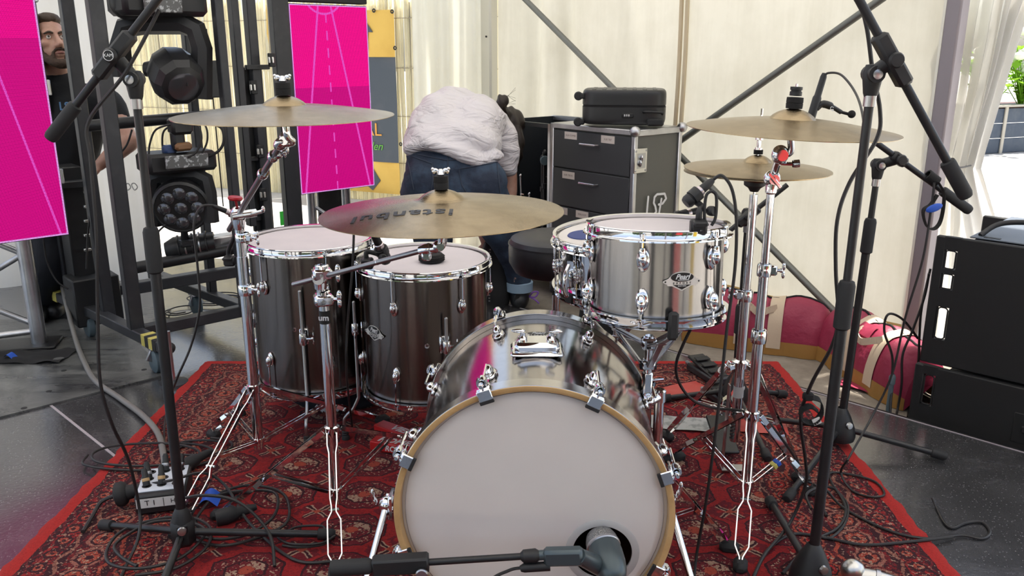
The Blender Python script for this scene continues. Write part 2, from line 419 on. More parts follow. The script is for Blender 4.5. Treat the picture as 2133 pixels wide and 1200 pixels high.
m = MB(); m.box((0, 6, GZ-.05), (80, 90, .1)); struct('ground_outside', m, 'paving')
m = MB(); m.prism([(p.x, p.y) for p in (e0, wl(sP+2.2, 0, .05), wl(sC-.02, 0, .05), V((-.9, 5.7, 0)), e1)], (0, 0, GZ), (1, 0, 0), (0, 1, 0), .004); struct('ground_concrete', m, 'concrete')
# rug
RC = V((-.085, 3.37-RUGY, 0))
def rugpt(u, v):
    x = (u*2-1)*RUGX; y = (v*2-1)*RUGY
    e = min(RUGX-abs(x), RUGY-abs(y)); jag = .004*noise.noise(V((x*30, y*30, 3)))
    z = .010+.002*noise.noise(V((x*9, y*9, 1)))
    if e < .001: z = .0012; x += jag*2*(1 if abs(abs(x)-RUGX) < .01 else 0); y += jag*2*(1 if abs(abs(y)-RUGY) < .01 else 0)
    return RC+V((x, y, z))
m = MB(); m.grid(rugpt, 160, 160)
prop(single('persian_rug', m, 'rug', 'red patterned oriental rug spread under the drum kit', 'rug', loc=RC), kind='thing')
# tent back wall: cloth with soft vertical folds
def backwall(u, v):
    s = sC+(sP-sC)*u; z = GZ+.02+v*3.1
    o = .012*math.sin(s*9+1.3*math.sin(z*1.1))+.02*noise.noise(V((s*2.2, z*.7, 4)))+.006*math.sin(s*31)*max(0, .6-abs(u-.12)*4)
    o += .05*math.exp(-((u-.10-.01*z)/.022)**2)-.04*math.exp(-((u-.16)/.03)**2)+.035*math.exp(-((u-.225+.006*z)/.018)**2)+.02*math.exp(-((u-.40+.06*(z-1.2))/.02)**2)*max(0, min(1, z-.5))
    return wl(s, z, o)
m = MB(); m.grid(backwall, 220, 36)
wall_back = struct('wall_back', m, 'tent_cream', 180)
m = MB(); m.grid(lambda u, v: wl(sC+(sP-sC)*u, GZ+.005+v*.13, -.03-.03*(1-v)+.008*math.sin(u*40)), 90, 5); part('skirt', m, 'tent_skirt', wall_back, sharp=180)
mat('rope_beige', (.62, .52, .36), .8)
sS = (wallpt(1428, 100)-W0).dot(WD)
for ds in (-.016, .02):
    m = MB(); m.tube([wl(sS+ds+.003*math.sin(k), GZ+.02+k*.155, -.03) for k in range(21)], .011, 8); part('seam_rope', m, 'rope_beige', wall_back)
mat('tent_post', (.74, .72, .63), .45, .2, bump=(20, .05)); mat('post_mauve', (.26, .23, .25), .45, .3, bump=(20, .05)); mat('brace_grey', (.17, .175, .16), .4, .5)
m = MB(); m.box(wl(sC-.035, 1.5, -.05), (.10, .07, 3.1), rotm('Z', math.degrees(math.atan2(WD.y, WD.x))), .012)
tp = thing('tent_pole', 'pale square tent pole in the corner behind the bent person', 'tent pole', wl(sC-.035, GZ))
part('profile', m, 'tent_post', tp)
for z in (.9, 1.35, 1.62):
    m = MB(); m.lathe([(0, .004), (.006, .004), (.006, -.002)], wl(sC-.02, z, -.087), WN*-1, 10); part('bolt', m, 'gasket', tp)
zr = math.degrees(math.atan2(WD.y, WD.x))
m = MB(); m.box(wl(sP+.035, 1.5, -.06), (.065, .085, 3.1), rotm('Z', zr), .008)
tp = thing('tent_pole', 'mauve-grey aluminium tent pole beside the gathered clear sheet', 'tent pole', wl(sP+.05, GZ))
part('profile', m, 'post_mauve', tp); m = MB(); m.box(wl(sP+.006, 1.5, -.1035), (.010, .004, 3.1), rotm('Z', zr)); part('keder_groove', m, 'tent_post', tp)
for lab, a, b in (('grey brace tube running down to the right across the tent wall', (1010, -86), (1800, 712)), ('grey brace tube running up to the right across the tent wall', (1330, 355), (2010, -125))):
    pa, pb = wallpt(*a, off=-.09), wallpt(*b, off=-.09); m = MB(); m.tube([pa, pb], .0165, 14); t_ = thing('brace_tube', lab, 'brace', pb if pb.z < pa.z else pa); part('tube', m, 'brace_grey', t_)
    for p in (pa, pb): m = MB(); m.bar(p-(pb-pa).normalized()*.03, p+(pb-pa).normalized()*.03, .05, .016, WN, .004); part('end_plate', m, 'alu', t_)
# curtain left of the corner pole
cA = wl(sC-.06); cB = at(856, 150, 5.35)
def curtain(u, v):
    p = cA.lerp(V((cB.x, cB.y, 0)), u); z = GZ+.03+v*3.1; d = V((cB.x-cA.x, cB.y-cA.y, 0)).normalized(); n = V((d.y, -d.x, 0))
    return p+V((0, 0, z))+n*(.035*math.sin(u*17+.5*math.sin(z*1.2))+.02*math.sin(u*41+z*.6))*(.5+.5*u)
m = MB(); m.grid(curtain, 90, 20); struct('wall_curtain', m, 'tent_curtain', 180)
# white wall panel behind the lighting cart
lA = at(268, 100, 4.75); lA = V((lA.x, 4.75, 0)); lB = V((-4.3, 4.15, 0))
def leftwall(u, v):
    p = lA.lerp(lB, u); z = GZ+v*3.1; return p+V((0, -.03*math.sin(u*19+z*.4)-.02*math.sin(u*43), z))
m = MB(); m.grid(leftwall, 80, 14); struct('wall_left', m, 'tent_white', 180)
# roof: a white tent sheet, sagging between the eaves
def roofpt(u, v):
    A = wl(sP+3.0, 0, .35); B = wl(sC, 0, .35); 
    f = V((-1.2+u*0, 0, 0)); far = A.lerp(B, u) if u <= .62 else B
    if u < .62: far = A.lerp(B, u/.62)
    else: far = B.lerp(V((-5, 4.9, 0)), (u-.62)/.38)
    near = V((5.0, -1.6, 0)).lerp(V((-5, -1.6, 0)), u)
    p = far.lerp(near, v); return V((p.x, p.y, 3.05+.9*math.sin(PI*min(1, v*.9+.05))))
m = MB(); m.grid(roofpt, 40, 24); struct('ceiling', m, 'tent_roof', 180)
m = MB(); m.grid(lambda u, v: wl(sP-.04+3.3*u, 2.2+1.0*v, .02+.02*math.sin(u*30)), 40, 4); struct('wall_added_sunblock', m, 'tent_white', 180)  # unseen strip, added to keep direct sun out of the right opening
# ------------------------------------------------------------------ drums
def axes_of(ax):
    """axis, the side that looks at the camera, and the side to the right"""
    z = V(ax).normalized(); f = V((0, -1, 0)); f = (f-z*f.dot(z)).normalized(); r = f.cross(z)*-1
    if r.x < 0: r = r*-1
    return z, f, r
def badge(par, o, nrm, up, w, txt2=True):
    """oval-and-shield maker's plate: silver plate, black oval, white lettering"""
    n = V(nrm).normalized(); y = V(up); y = (y-n*y.dot(n)).normalized(); x = y.cross(n)
    pts = []
    outline = [(-1, .0), (-.97, .05), (-.86, .10), (-.72, .16), (-.64, .24), (-.52, .36), (-.34, .45), (-.12, .495), (.12, .495), (.34, .45), (.52, .36), (.64, .24), (.72, .16), (.86, .10), (.97, .05), (1, 0), (.97, -.05), (.84, -.12), (.78, -.20), (.52, -.22), (.05, -.455), (-.05, -.455), (-.52, -.22), (-.74, -.21), (-.78, -.14), (-.97, -.05)]
    h = w/2
    m = MB(); m.prism([(a*h, b*h) for a, b in outline], o, x, y, .0016); p = part('badge', m, 'badge_plate', par, 'silver badge with black oval')
    m = MB(); m.prism([(math.cos(a)*h*.60, max(-.005, .215+math.sin(a)*.235)*h) for a in [2*PI*k/36 for k in range(36)]], V(o)+n*.0016, x, y, .0006); part('badge_oval', m, 'badge_black', p)
    m = MB(); m.prism([(-.48*h, -.165*h), (0, -.41*h), (.48*h, -.165*h)], V(o)+n*.0016, x, y, .0006); part('badge_shield', m, 'badge_black', p)
    part('badge_script', text_mb('Pearl', h*.36, V(o)+n*.0026+y*h*.235, x, y, shear=.4, bold=h*.006), 'white_paint', p)
    m = MB(); m.box(V(o)+n*.0025+y*h*.075+x*h*.06, (h*.58, h*.032, .0006), Matrix((x, y, n)).transposed()); part('badge_underline', m, 'white_paint', p)
    part('badge_letters', text_mb('EXPORT', h*.135, V(o)+n*.002-y*h*.085, x, y, space=2.3, bold=h*.004), 'badge_black', p)
    for s_ in (-1, 1): m = MB(); m.lathe([(0, .0004), (h*.045, .0004), (h*.045, 0)], V(o)+n*.0018+x*h*.88*s_, n, 10); part('badge_hole', m, 'badge_black', p)
    if txt2: part('badge_small_print', text_mb('SELECT SERIES', h*.07, V(o)+n*.0026-y*h*.225, x, y), 'white_paint', p)
def hoop(par, C, z, R, h, sgn, name='hoop'):
    """pressed triple-flanged steel hoop; h is the height of the drum edge, sgn +1 on top"""
    pr = [(R+.004, h+.011*sgn), (R+.012, h+.0125*sgn), (R+.0135, h+.0105*sgn), (R+.008, h+.008*sgn), (R+.008, h-.006*sgn), (R+.010, h-.009*sgn), (R+.019, h-.0105*sgn), (R+.0195, h-.0135*sgn), (R+.006, h-.0125*sgn), (R+.004, h-.004*sgn)]
    m = MB(); m.lathe(pr, C, z, 72, closed=True, xdir=(0, 1, 0)); return part(name, m, 'chrome', par)
def lug(par, C, z, d, R, h, hs, sgn, s=1.0, rodtop=.015, both=False):
    """oval lug on the shell at height h with its tension rod up (or down) to the hoop at hs"""
    o = V(C)+d*R+z*h; x = z.cross(d)
    m = MB(); Rm = Matrix((x, z, d)).transposed()
    m.ball(o+d*.004*s, (.013*s, .024*s, .007*s), 14, 10, Rm); m.ball(o+d*.011*s+z*.004*s*sgn, (.0095*s, .017*s, .012*s), 14, 10, Rm)
    m.lathe([(.006*s, 0), (.007*s, .004), (.0055*s, .012*s)], o+d*.0135*s+z*sgn*.012*s, z*sgn, 12)
    g = part('lug', m, 'chrome', par)
    m = MB(); p = o+d*.0135*s
    e = V(C)+d*(R+.0135*s)+z*hs; m.tube([p+z*sgn*.012, e+z*sgn*.004], .0028, 8)
    m.lathe([(.0062, -.002), (.0062, .001), (.0042, .002), (.0042, .009), (0, .010)], e, z*sgn, 10)
    part('tension_rod', m, 'chrome', g)
def drum(name, label, C, ax, R, L, nl, a0, wrap, cat='drum', badge_at=None, lh=.25, ls=1.0, head='head_coated', one_lug=False, bw=.085):
    z, f, r = axes_of(ax); C = V(C); t = thing(name, label, cat, C-z*(L/2+.012))
    m = MB(); m.lathe([(R-.006, -L/2), (R, -L/2+.001), (R, L/2-.001), (R-.006, L/2)], C, z, 96, xdir=(0, 1, 0)); part('shell', m, wrap, t)
    m = MB(); m.lathe([(0, L/2+.0035), (R-.014, L/2+.0035), (R-.004, L/2+.002), (R+.003, L/2-.006)], C, z, 72, xdir=(0, 1, 0)); part('batter_head', m, head, t)
    m = MB(); m.lathe([(0, -L/2-.0035), (R-.012, -L/2-.0035), (R+.003, -L/2+.006)], C, z, 48, xdir=(0, 1, 0)); part('resonant_head', m, 'head_white', t)
    hoop(t, C, z, R, L/2, 1, 'top_hoop'); hoop(t, C, z, R, -L/2, -1, 'bottom_hoop')
    for k in range(nl):
        a = math.radians(a0+360*k/nl); d = f*math.cos(a)+r*math.sin(a)
        if one_lug: lug(t, C, z, d, R, 0, L/2-.004, 1, ls); lug(t, C, z, d, R, -.001, -L/2+.004, -1, ls)
        else: lug(t, C, z, d, R, L/2-L*lh, L/2-.004, 1, ls); lug(t, C, z, d, R, -L/2+L*lh, -L/2+.004, -1, ls)
    if badge_at:
        a = math.radians(badge_at[0]); d = f*math.cos(a)+r*math.sin(a); badge(t, C+d*(R-.0006)+z*badge_at[1], d, z, bw)
    m = MB(); a = math.radians(a0+28); d = f*math.cos(a)+r*math.sin(a); x = z.cross(d)
    m.lathe([(.0035, .001), (.007, .001), (.008, -.001)], C+d*R+z*(L*-.02), d, 16); part('vent_grommet', m, 'chrome', t)
    return t, C, z, f, r
def ftom_leg(t, C, z, f, r, R, ang, zb, zt, out=.05):
    """floor-tom leg: rod through a bracket on the shell, bent outwards above a rubber foot"""
    a = math.radians(ang); d = f*math.cos(a)+r*math.sin(a); x = z.cross(d); o = V((C.x, C.y, 0))+d*(R+.026)
    m = MB(); m.tube([o+z*zt]+cr([o+z*.16, o+d*out*.4+z*.12, o+d*out+z*.085, o+d*out+z*.035], 5), .0056, 10); m.ball(o+z*zt, .0058, 10, 6)
    g = part('leg', m, 'steel', t)
    m = MB(); q = o+d*out
    m.lathe([(.006, .05), (.011, .048), (.010, .044), (.012, .040), (.010, .036), (.012, .032), (.010, .028), (.0125, .024), (.014, .0125), (0, .0125)], V((q.x, q.y, 0)), (0, 0, 1), 14); part('rubber_foot', m, 'rubber', g)
    m = MB(); b = V((C.x, C.y, 0))+d*R+z*zb
    m.box(b+d*.004, (.030, .006, .055), Matrix((x, d, z)).transposed(), .003); m.lathe([(0, -.02), (.011, -.02), (.013, -.012), (.013, .012), (.011, .02), (0, .02)], b+d*.026, z, 16)
    m.tube([b+d*.026, b+d*.026+x*.026], .004, 8); part('leg_bracket', m, 'chrome', t)
    w = b+d*.026+x*.030; m = MB(); m.ball(w, .006, 10, 8)
    for s in (-1, 1): m.ball(w+x*.004+z*s*.011, (.003, .005, .011), 8, 8)
    part('wing_screw', m, 'chrome', t)
# front floor tom
T1 = drum('floor_tom', 'smoky chrome floor tom with a badge, beside the bass drum', (-.286, 2.66, .407), (0, 0, 1), .203, .428, 6, -21, 'smoke_wrap', badge_at=(-46, .012), bw=.10)
for a in (-80, 22, 150): ftom_leg(*T1, .203, a, .40, .49)
# rear floor tom
T2 = drum('floor_tom', 'taller smoky chrome floor tom nearest the lighting cart', (-.692, 2.836, .402), (0, 0, 1), .203, .494, 6, -34, 'smoke_wrap')
for a in (3, -84, 130): ftom_leg(*T2, .203, a, .37, .53)
# rack tom
tz = V((0, math.sin(math.radians(4)), math.cos(math.radians(4))))
TC = V((.338, 1.935, .883))-tz*.100
T3 = drum('rack_tom', 'shiny silver rack tom with an oval badge, held in a basket stand', TC, tz, .153, .196, 6, -20, 'steel_wrap', badge_at=(12, -.002), lh=.27, ls=1.15, bw=.088)
# snare
sz = V((-.05, -.035, 1)).normalized(); SC = V((.305, 2.345, .778))-sz*.08
T4 = drum('snare_drum', 'polished chrome snare drum behind the rack tom', SC, sz, .178, .150, 10, -10, 'chrome', cat='snare drum', one_lug=True, ls=.85, head='head_white')
def strainer():
    t, C, z, f, r = T4; a = math.radians(-52); d = f*math.cos(a)+r*math.sin(a); x = z.cross(d); o = C+d*.178
    R = Matrix((x, d, z)).transposed(); m = MB(); m.box(o+d*.006, (.034, .012, .085), R, .004); m.box(o+d*.018-z*.012, (.022, .018, .05), R, .005); g = part('strainer', m, 'chrome', t)
    m = MB(); m.tube(cr([o+d*.022+x*.006+z*.03, o+d*.04+x*.012+z*.01, o+d*.045+x*.012-z*.03, o+d*.035+x*.01-z*.055], 5), [.006]*5+[.007]*10+[.005], 10); part('throw_lever', m, 'chrome', g)
    m = MB(); m.lathe([(0, .016), (.009, .016), (.010, .004), (.010, 0), (0, 0)], o+d*.014+z*.042, z, 14); part('tension_knob', m, 'black_plastic', g)
    m = MB(); m.box(o+d*.02-z*.066, (.03, .008, .03), R, .003); part('snare_strap', m, 'badge_black', g)
strainer()
bp = SC+sz*.0792; m = MB(); z, f, r = axes_of(sz); m.lathe([(0, .0025), (.052, .0025), (.054, 0), (0, 0)], SC+sz*.0788-r*.095+f*.0, sz, 32)
single('muffling_disc', m, 'blue_felt', 'round blue damping pad lying on the snare head', 'damping pad')
# ------------------------------------------------------------------ bass drum
BF, BR = V((.044, 1.56, .345)), V((.070, 2.07, .345))
def bass():
    t = thing('bass_drum', 'large smoky chrome bass drum with a plain white front head', 'bass drum', ((BF+BR)/2).xy.to_3d()+V((0, 0, .05)))
    z = (BF-BR).normalized(); up = V((0, 0, 1)); x = up.cross(z).normalized(); L = (BF-BR).length; C = (BF+BR)/2; R = .279; SW = 'smoke_wrap_bass'
    if x.x < 0: x = -x
    m = MB(); m.lathe([(R, -L/2+.02), (R, L/2-.02)], C, z, 128, xdir=(0, 0, 1)); part('shell', m, SW, t)
    m = MB(); m.lathe([(R-.008, -L/2+.02), (R-.008, L/2-.02)], C, z, 64, xdir=(0, 0, 1)); part('inner_shell', m, 'shell_wood', t)
    for s, o in ((1, BF), (-1, BR)):
        m = MB(); m.lathe([(R+.0005, -.040*s), (R+.0115, -.040*s), (R+.0128, -.0385*s), (R+.0128, -.0012*s), (R+.0118, 0), (R+.0035, 0), (R+.0005, -.002*s), (R-.001, -.030*s)], o, z, 128, closed=True, xdir=(0, 0, 1)); g = part('hoop', m, 'maple' if s > 0 else SW, t, 'pale maple hoop' if s > 0 else None)
        m = MB(); m.lathe([(R+.0126, -.0395*s), (R+.0138, -.039*s), (R+.0138, -.0018*s), (R+.0126, -.0012*s)], o, z, 128, xdir=(0, 0, 1)); part('hoop_inlay', m, 'hoop_wrap' if s > 0 else SW, g)
    # front head with its port
    pc = at(1254, 1147, 1.575)-BF; pu, pv = pc.dot(x), pc.dot(up); rp = .0635; Rh = R
    def headpt(u, v):
        a = 2*PI*u; dx, dy = math.cos(a), math.sin(a); b = pu*dx+pv*dy; q = -b+math.sqrt(b*b+Rh*Rh-pu*pu-pv*pv)
        rr = rp+(q-rp)*v; px, py = pu+dx*rr, pv+dy*rr; rad = math.hypot(px, py)/Rh
        return BF+x*px+up*py+z*(-.016-.010*max(0, (rad-.93)/.07))
    m = MB(); m.grid(headpt, 128, 24, wrap=True); part('front_head', m, 'head_white', t, sharp=180)
    m = MB(); o = BF+x*pu+up*pv; m.lathe([(rp-.001, -.020), (rp-.001, -.0145), (rp+.0135, -.0150), (rp+.0145, -.0158)], o, z, 64, xdir=(0, 0, 1)); part('port_ring', m, 'ring_grey', t, 'pale grey reinforcing ring')
    m = MB(); m.lathe([(0, 0), (R-.009, 0)], BR+z*.03, z, 64); part('rear_head', m, 'head_white', t)
    for k in range(8):
        a = math.radians(-20+45*k); d = up*math.cos(a)+x*math.sin(a); tx = z.cross(d); Rm = Matrix((tx, d, z)).transposed()
        for s, o in ((1, BF), (-1, BR)):
            e = o+d*(R+.016); m = MB()
            m.box(e+d*.004-z*.020*s, (.028, .007, .046), Rm, .003); m.box(e-d*.010+z*.003*s, (.030, .030, .006), Rm, .002)
            m.lathe([(.0105, -.012), (.012, 0), (.0105, .012), (0, .012)], e+d*.014-z*.020*s, z*s, 14); c = part('claw', m, 'chrome', t)
            m = MB(); m.box(e-d*.021+z*.0035*s, (.030, .008, .0065), Rm, .001); part('claw_pad', m, 'rubber', c)
            m = MB(); q = e+d*.014; m.tube([q, q-z*s*.115], .0032, 8); m.lathe([(.006, 0), (.006, .006), (.004, .007), (.004, .014), (0, .014)], q-z*s*.004, z*s, 8); part('tension_rod', m, 'chrome', c)
            m = MB(); b = o-z*s*.125+d*R
            m.ball(b+d*.004, (.016, .008, .030), 14, 10, Rm); m.ball(b+d*.014+z*s*.004, (.011, .013, .022), 14, 10, Rm); part('lug', m, 'chrome', t)
    # tom-arm plate on top with its two wing screws
    tc = C+z*.02+up*R; m = MB(); m.box(tc+up*.004, (.118, .085, .010), None, .005); m.box(tc+up*.016, (.100, .066, .026), None, .009); g = part('tom_plate', m, 'chrome', t)
    for s in (-1, 1):
        p = tc+x*.032*s+up*.028; m = MB(); m.lathe([(.010, 0), (.011, .006), (.006, .010), (.006, .016), (0, .017)], p, up, 14); m.ball(p+up*.020+x*.010*s, (.016, .006, .005), 10, 8); part('wing_screw', m, 'chrome', g)
    badge(t, C-z*.09+up*(R+.0002), up, -z, .085)
    # spurs
    for (pa, pb, pw, s) in ((at(806, 1050, 1.74), at(762, 1215, 1.60), at(792, 1045, 1.73), -1), (at(1392, 1040, 1.74), at(1442, 1215, 1.60), at(1402, 1030, 1.73), 1)):
        foot = pa+(pb-pa)*((pa.z-.03)/(pa.z-pb.z)); m = MB(); m.tube([pa+(pa-pb)*.12, foot], .0085, 14); g = part('spur', m, 'chrome', t)
        m = MB(); m.lathe([(0, -.014), (.010, -.012), (.014, 0), (.012, .02), (.009, .022)], foot, pa-pb, 14); part('rubber_tip', m, 'rubber', g)
        m = MB(); m.ball(pa, .019, 16, 12); m.tube([pa, V((C.x, pa.y, pa.z))+x*s*.265], .014, 12); m.box(pa-x*s*.012, (.014, .05, .06), None, .004); part('spur_bracket', m, 'chrome', t)
        m = MB(); m.ball(pw+V((s*.012, 0, 0)), (.006, .006, .012), 10, 8); m.ball(pw+V((s*.016, -.004, .018)), (.005, .004, .017), 10, 8); part('wing_screw', m, 'chrome', t)
    return t
mat('ring_grey', (.50, .49, .48), .5)
bass()
# ------------------------------------------------------------------ cymbals
def cprof(r, R, bell, bh, bow):
    if r < bell: q = r/bell; return bow+bh*(1-q*q*.85-.15*q**6)
    return bow*(1-((r-bell)/(R-bell))**1.35)
def cymbal(name, label, C, R, n, bell=.2, bh=.024, bow=.028, flip=False, text=False, mt='cymbal'):
    n = V(n).normalized(); C = V(C); B = bell*R; t = thing(name, label, 'cymbal', C)
    rs = [.006]+[B*k/7 for k in range(1, 8)]+[B+(R-B)*k/16 for k in range(1, 17)]
    s = -1 if flip else 1; top = [(r, s*(cprof(r, R, B, bh, bow)-bow)) for r in rs]; bot = [(r, h-.0014) for r, h in top[::-1]]
    me = MB(); me.lathe(top+bot, (0, 0, 0), (0, 0, 1), 112, closed=True)
    me2 = me.mesh('plate', V((0, 0, 0)), 40); o = part('plate', me2, mt, t); xx = (V((1, 0, 0))-n*n.x).normalized(); o.rotation_euler = Matrix((xx, n.cross(xx), n)).transposed().to_euler()
    if text:
        def wrp(c):
            x, y = -c.x-.075, -c.y-R*.46; r = math.hypot(x, y); return V((x, y, cprof(r, R, B, bh, bow)-bow+.0006+c.z))
        me3 = text_mb('istanbul', .062, (0, 0, 0), (1, 0, 0), (0, 1, 0), extrude=.0003, warp=wrp, space=1.15, bold=.0012).mesh('maker_stamp'); q = part('maker_stamp', me3, 'cymbal_ink', t, 'dark printed lettering'); q.rotation_euler = o.rotation_euler
    return t
# ------------------------------------------------------------------ cymbals and their stands
def collar(par, p, d, r, h=.03, knob=None, name='clamp_collar', kn='wing_screw', sub=True):
    """height clamp on a tube, with a wing screw pointing along knob"""
    d = V(d).normalized(); p = V(p); m = MB(); m.lathe([(r, -h/2), (r+.005, -h/2), (r+.006, -h*.3), (r+.006, h*.3), (r+.004, h/2), (r, h/2)], p, d, 20)
    if knob is not None:
        k = V(knob).normalized(); m.bar(p, p+k*(r+.02), .020, h*.8, d, .004)
    g = part(name, m, 'chrome', par)
    if knob is not None:
        w = p+k*(r+.030); m = MB(); m.tube([p+k*(r+.015), w], .004, 8); m.ball(w, .006, 10, 8); y = d.cross(k)
        for s in (-1, 1): m.ball(w+k*.006+d*s*.011, (.005, .005, .011), 10, 8)
        part(kn, m, 'chrome', g)
    return g
def rails(a, b, prof, w=.006, h=.013, up=(0, 0, 1)):
    """two flat rails from a to b, prof gives (t, half gap) along the way"""
    a = V(a); b = V(b); d = (b-a).normalized(); x = V(up).cross(d).normalized(); m = MB()
    n = d.cross(x)
    for s in (-1, 1):
        P = [a.lerp(b, t)+x*s*g for t, g in prof]
        for i in range(len(P)-1): m.bar(P[i], P[i+1], w*.55, h, n)
    return m
PROF = [(0, .013), (.10, .013), (.16, .009), (.50, .009), (.56, .006), (.60, .006), (.66, .017), (.90, .017), (.97, .004), (1, .003)]
def tripod(t, B, hc, hb, feet, foot=True, mt='chrome', brace_at=.52, group=None):
    """double-braced tripod: collar at height hc, lower collar at hb, rails to the feet"""
    B = V((B[0], B[1], 0)); up = V((0, 0, 1))
    m = MB(); m.lathe([(.013, -.015), (.020, -.013), (.021, .012), (.013, .016)], B+up*hc, up, 20); part('leg_collar', m, mt, t)
    m = MB(); m.lathe([(.013, -.010), (.018, -.010), (.019, .010), (.013, .012)], B+up*hb, up, 18); part('brace_collar', m, mt, t)
    for f in feet:
        f = V(f); d = (f-B); d.z = 0; d.normalize(); a = B+d*.022+up*hc; e = V((f.x, f.y, .026))
        m = rails(a, e, PROF); m.lathe([(.003, -.011), (.004, -.013), (.004, .013), (.003, .011)], a.lerp(e, .58), up.cross(d), 8); g = part('leg', m, mt, t)
        m = MB(); x = up.cross(d); fd = (e-a).normalized(); o = e+fd*.004
        m.box(o-up*.004, (.036, .052, .030), Matrix((x, d, up)).transposed(), .010); part('rubber_foot', m, 'rubber', g)
        q = a.lerp(e, brace_at); p = B+d*.02+up*hb; m = rails(p, q, [(0, .008), (1, .008)], .005, .010); part('brace', m, mt, g)
def felt_stack(t, o, n, r=.0125, h=.034, wing=True):
    n = V(n).normalized(); m = MB(); m.lathe([(.004, 0), (r, 0), (r*1.03, h*.45), (r*.97, h*.5), (r*1.03, h*.55), (r, h), (.004, h)], o, n, 20); part('felt_sleeve', m, 'felt', t)
    w = V(o)+n*(h+.004); m = MB(); m.lathe([(.0075, -.004), (.009, 0), (.006, .008), (.004, .012), (0, .012)], w, n, 14); x, y, _ = frame(n, (0, 1, 0))
    if wing:
        for s in (-1, 1): m.ball(w+x*s*.012+n*.007, (.008, .003, .007), 10, 8); m.ball(w+x*s*.018+n*.012, (.004, .003, .004), 8, 6)
        part('wing_nut', m, 'chrome', t)
    else:
        m = MB(); m.lathe([(.004, 0), (.0145, 0), (.0145, .009), (.012, .011), (.012, .013), (.0145, .014), (.0145, .021), (0, .022)], w, n, 18); part('top_nut', m, 'black_plastic', t)
        m = MB(); m.tube([w+n*.02, w+n*.028], .003, 8); part('rod_tip', m, 'chrome', t)
# --- centre (ride) cymbal on the boom stand
CY = 1.93
rc = at(920, 414, CY); rn = V((-.018, .004, 1))
cymbal('ride_cymbal', 'large bronze cymbal with dark lettering, hanging low over the floor toms', rc, .281, rn, .19, .022, .032, text=True)
def stand_ride():
    B = fl(695, 1078); J = at(680, 578, B.y); B = V(((B.x+J.x)/2, B.y, 0)); J = V((B.x-.006, B.y, J.z)); up = V((0, 0, 1)); t = thing('cymbal_stand', 'chrome boom cymbal stand in front of the badge floor tom', 'cymbal stand', B)
    m = MB(); m.tube([B+up*.05, B+up*.66], .0145, 20); part('lower_tube', m, 'chrome', t)
    m = MB(); m.tube([B+up*.60, J-up*.02], .0125, 20); part('upper_tube', m, 'chrome', t)
    for z in (.645, .715):
        p = B+up*z; m = MB(); m.box(p, (.050, .046, .030), rotm('Z', 20), .006); m.lathe([(.013, .012), (.0185, .012), (.018, .022), (.013, .024)], p, up, 18); g = part('clamp_collar', m, 'chrome', t)
        w = p+V((.040, -.012, .004)); m = MB(); m.tube([p+V((.015, 0, 0)), w], .005, 8); m.ball(w+V((.004, -.002, .010)), (.007, .004, .015), 10, 8); m.ball(w+V((.004, -.002, -.010)), (.006, .004, .013), 10, 8); part('wing_screw', m, 'chrome', g)
        m = MB(); m.lathe([(0, .003), (.004, .003), (.005, 0)], p+V((.004, -.024, 0)), (.2, -1, 0), 10); part('bolt', m, 'steel', g)
    part('maker_mark', text_mb('um', .022, B+V((0, -.0150, .598)), (1, 0, 0), up, bold=.0006), 'white_paint', t)
    m = MB(); m.lathe([(.0147, -.018), (.0149, -.018), (.0149, .018), (.0147, .018)], B+up*.598, up, 24); part('mark_band', m, 'badge_black', t)
    # ratchet ball and boom
    E_ = at(905, 515, 1.96); d = (E_-J).normalized(); A = J-d*.10
    m = MB(); m.ball(J, (.022, .022, .024), 18, 12); m.lathe([(.016, -.03), (.018, -.012), (.020, 0)], J, up, 18); m.tube([J+V((.0, -.024, 0)), J+V((0, .024, 0))], .014, 16); m.ball(J+up*.026, .006, 10, 8); part('boom_ratchet', m, 'chrome', t)
    m = MB(); m.tube([A, E_], .0068, 14); part('boom_arm', m, 'boom_steel', t)
    m = MB(); k = J+d*.20; m.lathe([(.0071, -.0015), (.0074, 0), (.0071, .0015)], k, d, 14); part('memory_mark', m, 'chrome', t)
    n = V(rn).normalized(); S = rc-n*.036
    m = MB(); m.lathe([(.0075, -.016), (.013, -.016), (.014, -.004), (.014, .012), (.010, .018)], E_-d*.025, d, 16); m.box(E_-d*.025-up*.016, (.022, .022, .022), None, .004); g = part('tilter_collar', m, 'chrome', t)
    m = MB(); m.tube(cr([E_-d*.02, E_+d*.02, E_.lerp(S, .75)+d*.01, S+V((0, 0, .006))], 6), .011, 14); m.ball(E_+d*.012, .014, 14, 10); m.tube([E_+d*.02+V((0, -.018, 0)), E_+d*.02+V((0, .018, 0))], .009, 12); part('tilter', m, 'chrome', t)
    m = MB(); m.tube([S, rc+n*.040], .004, 8); m.lathe([(.004, -.010), (.014, -.008), (.014, -.001), (.004, 0)], rc, n, 16); part('cymbal_rod', m, 'chrome', t)
    felt_stack(t, rc+n*.0224, n, .0165, .030)
    tripod(t, B, .27, .085, [fl(700, 1205), fl(462, 1085), fl(905, 935)])
stand_ride()
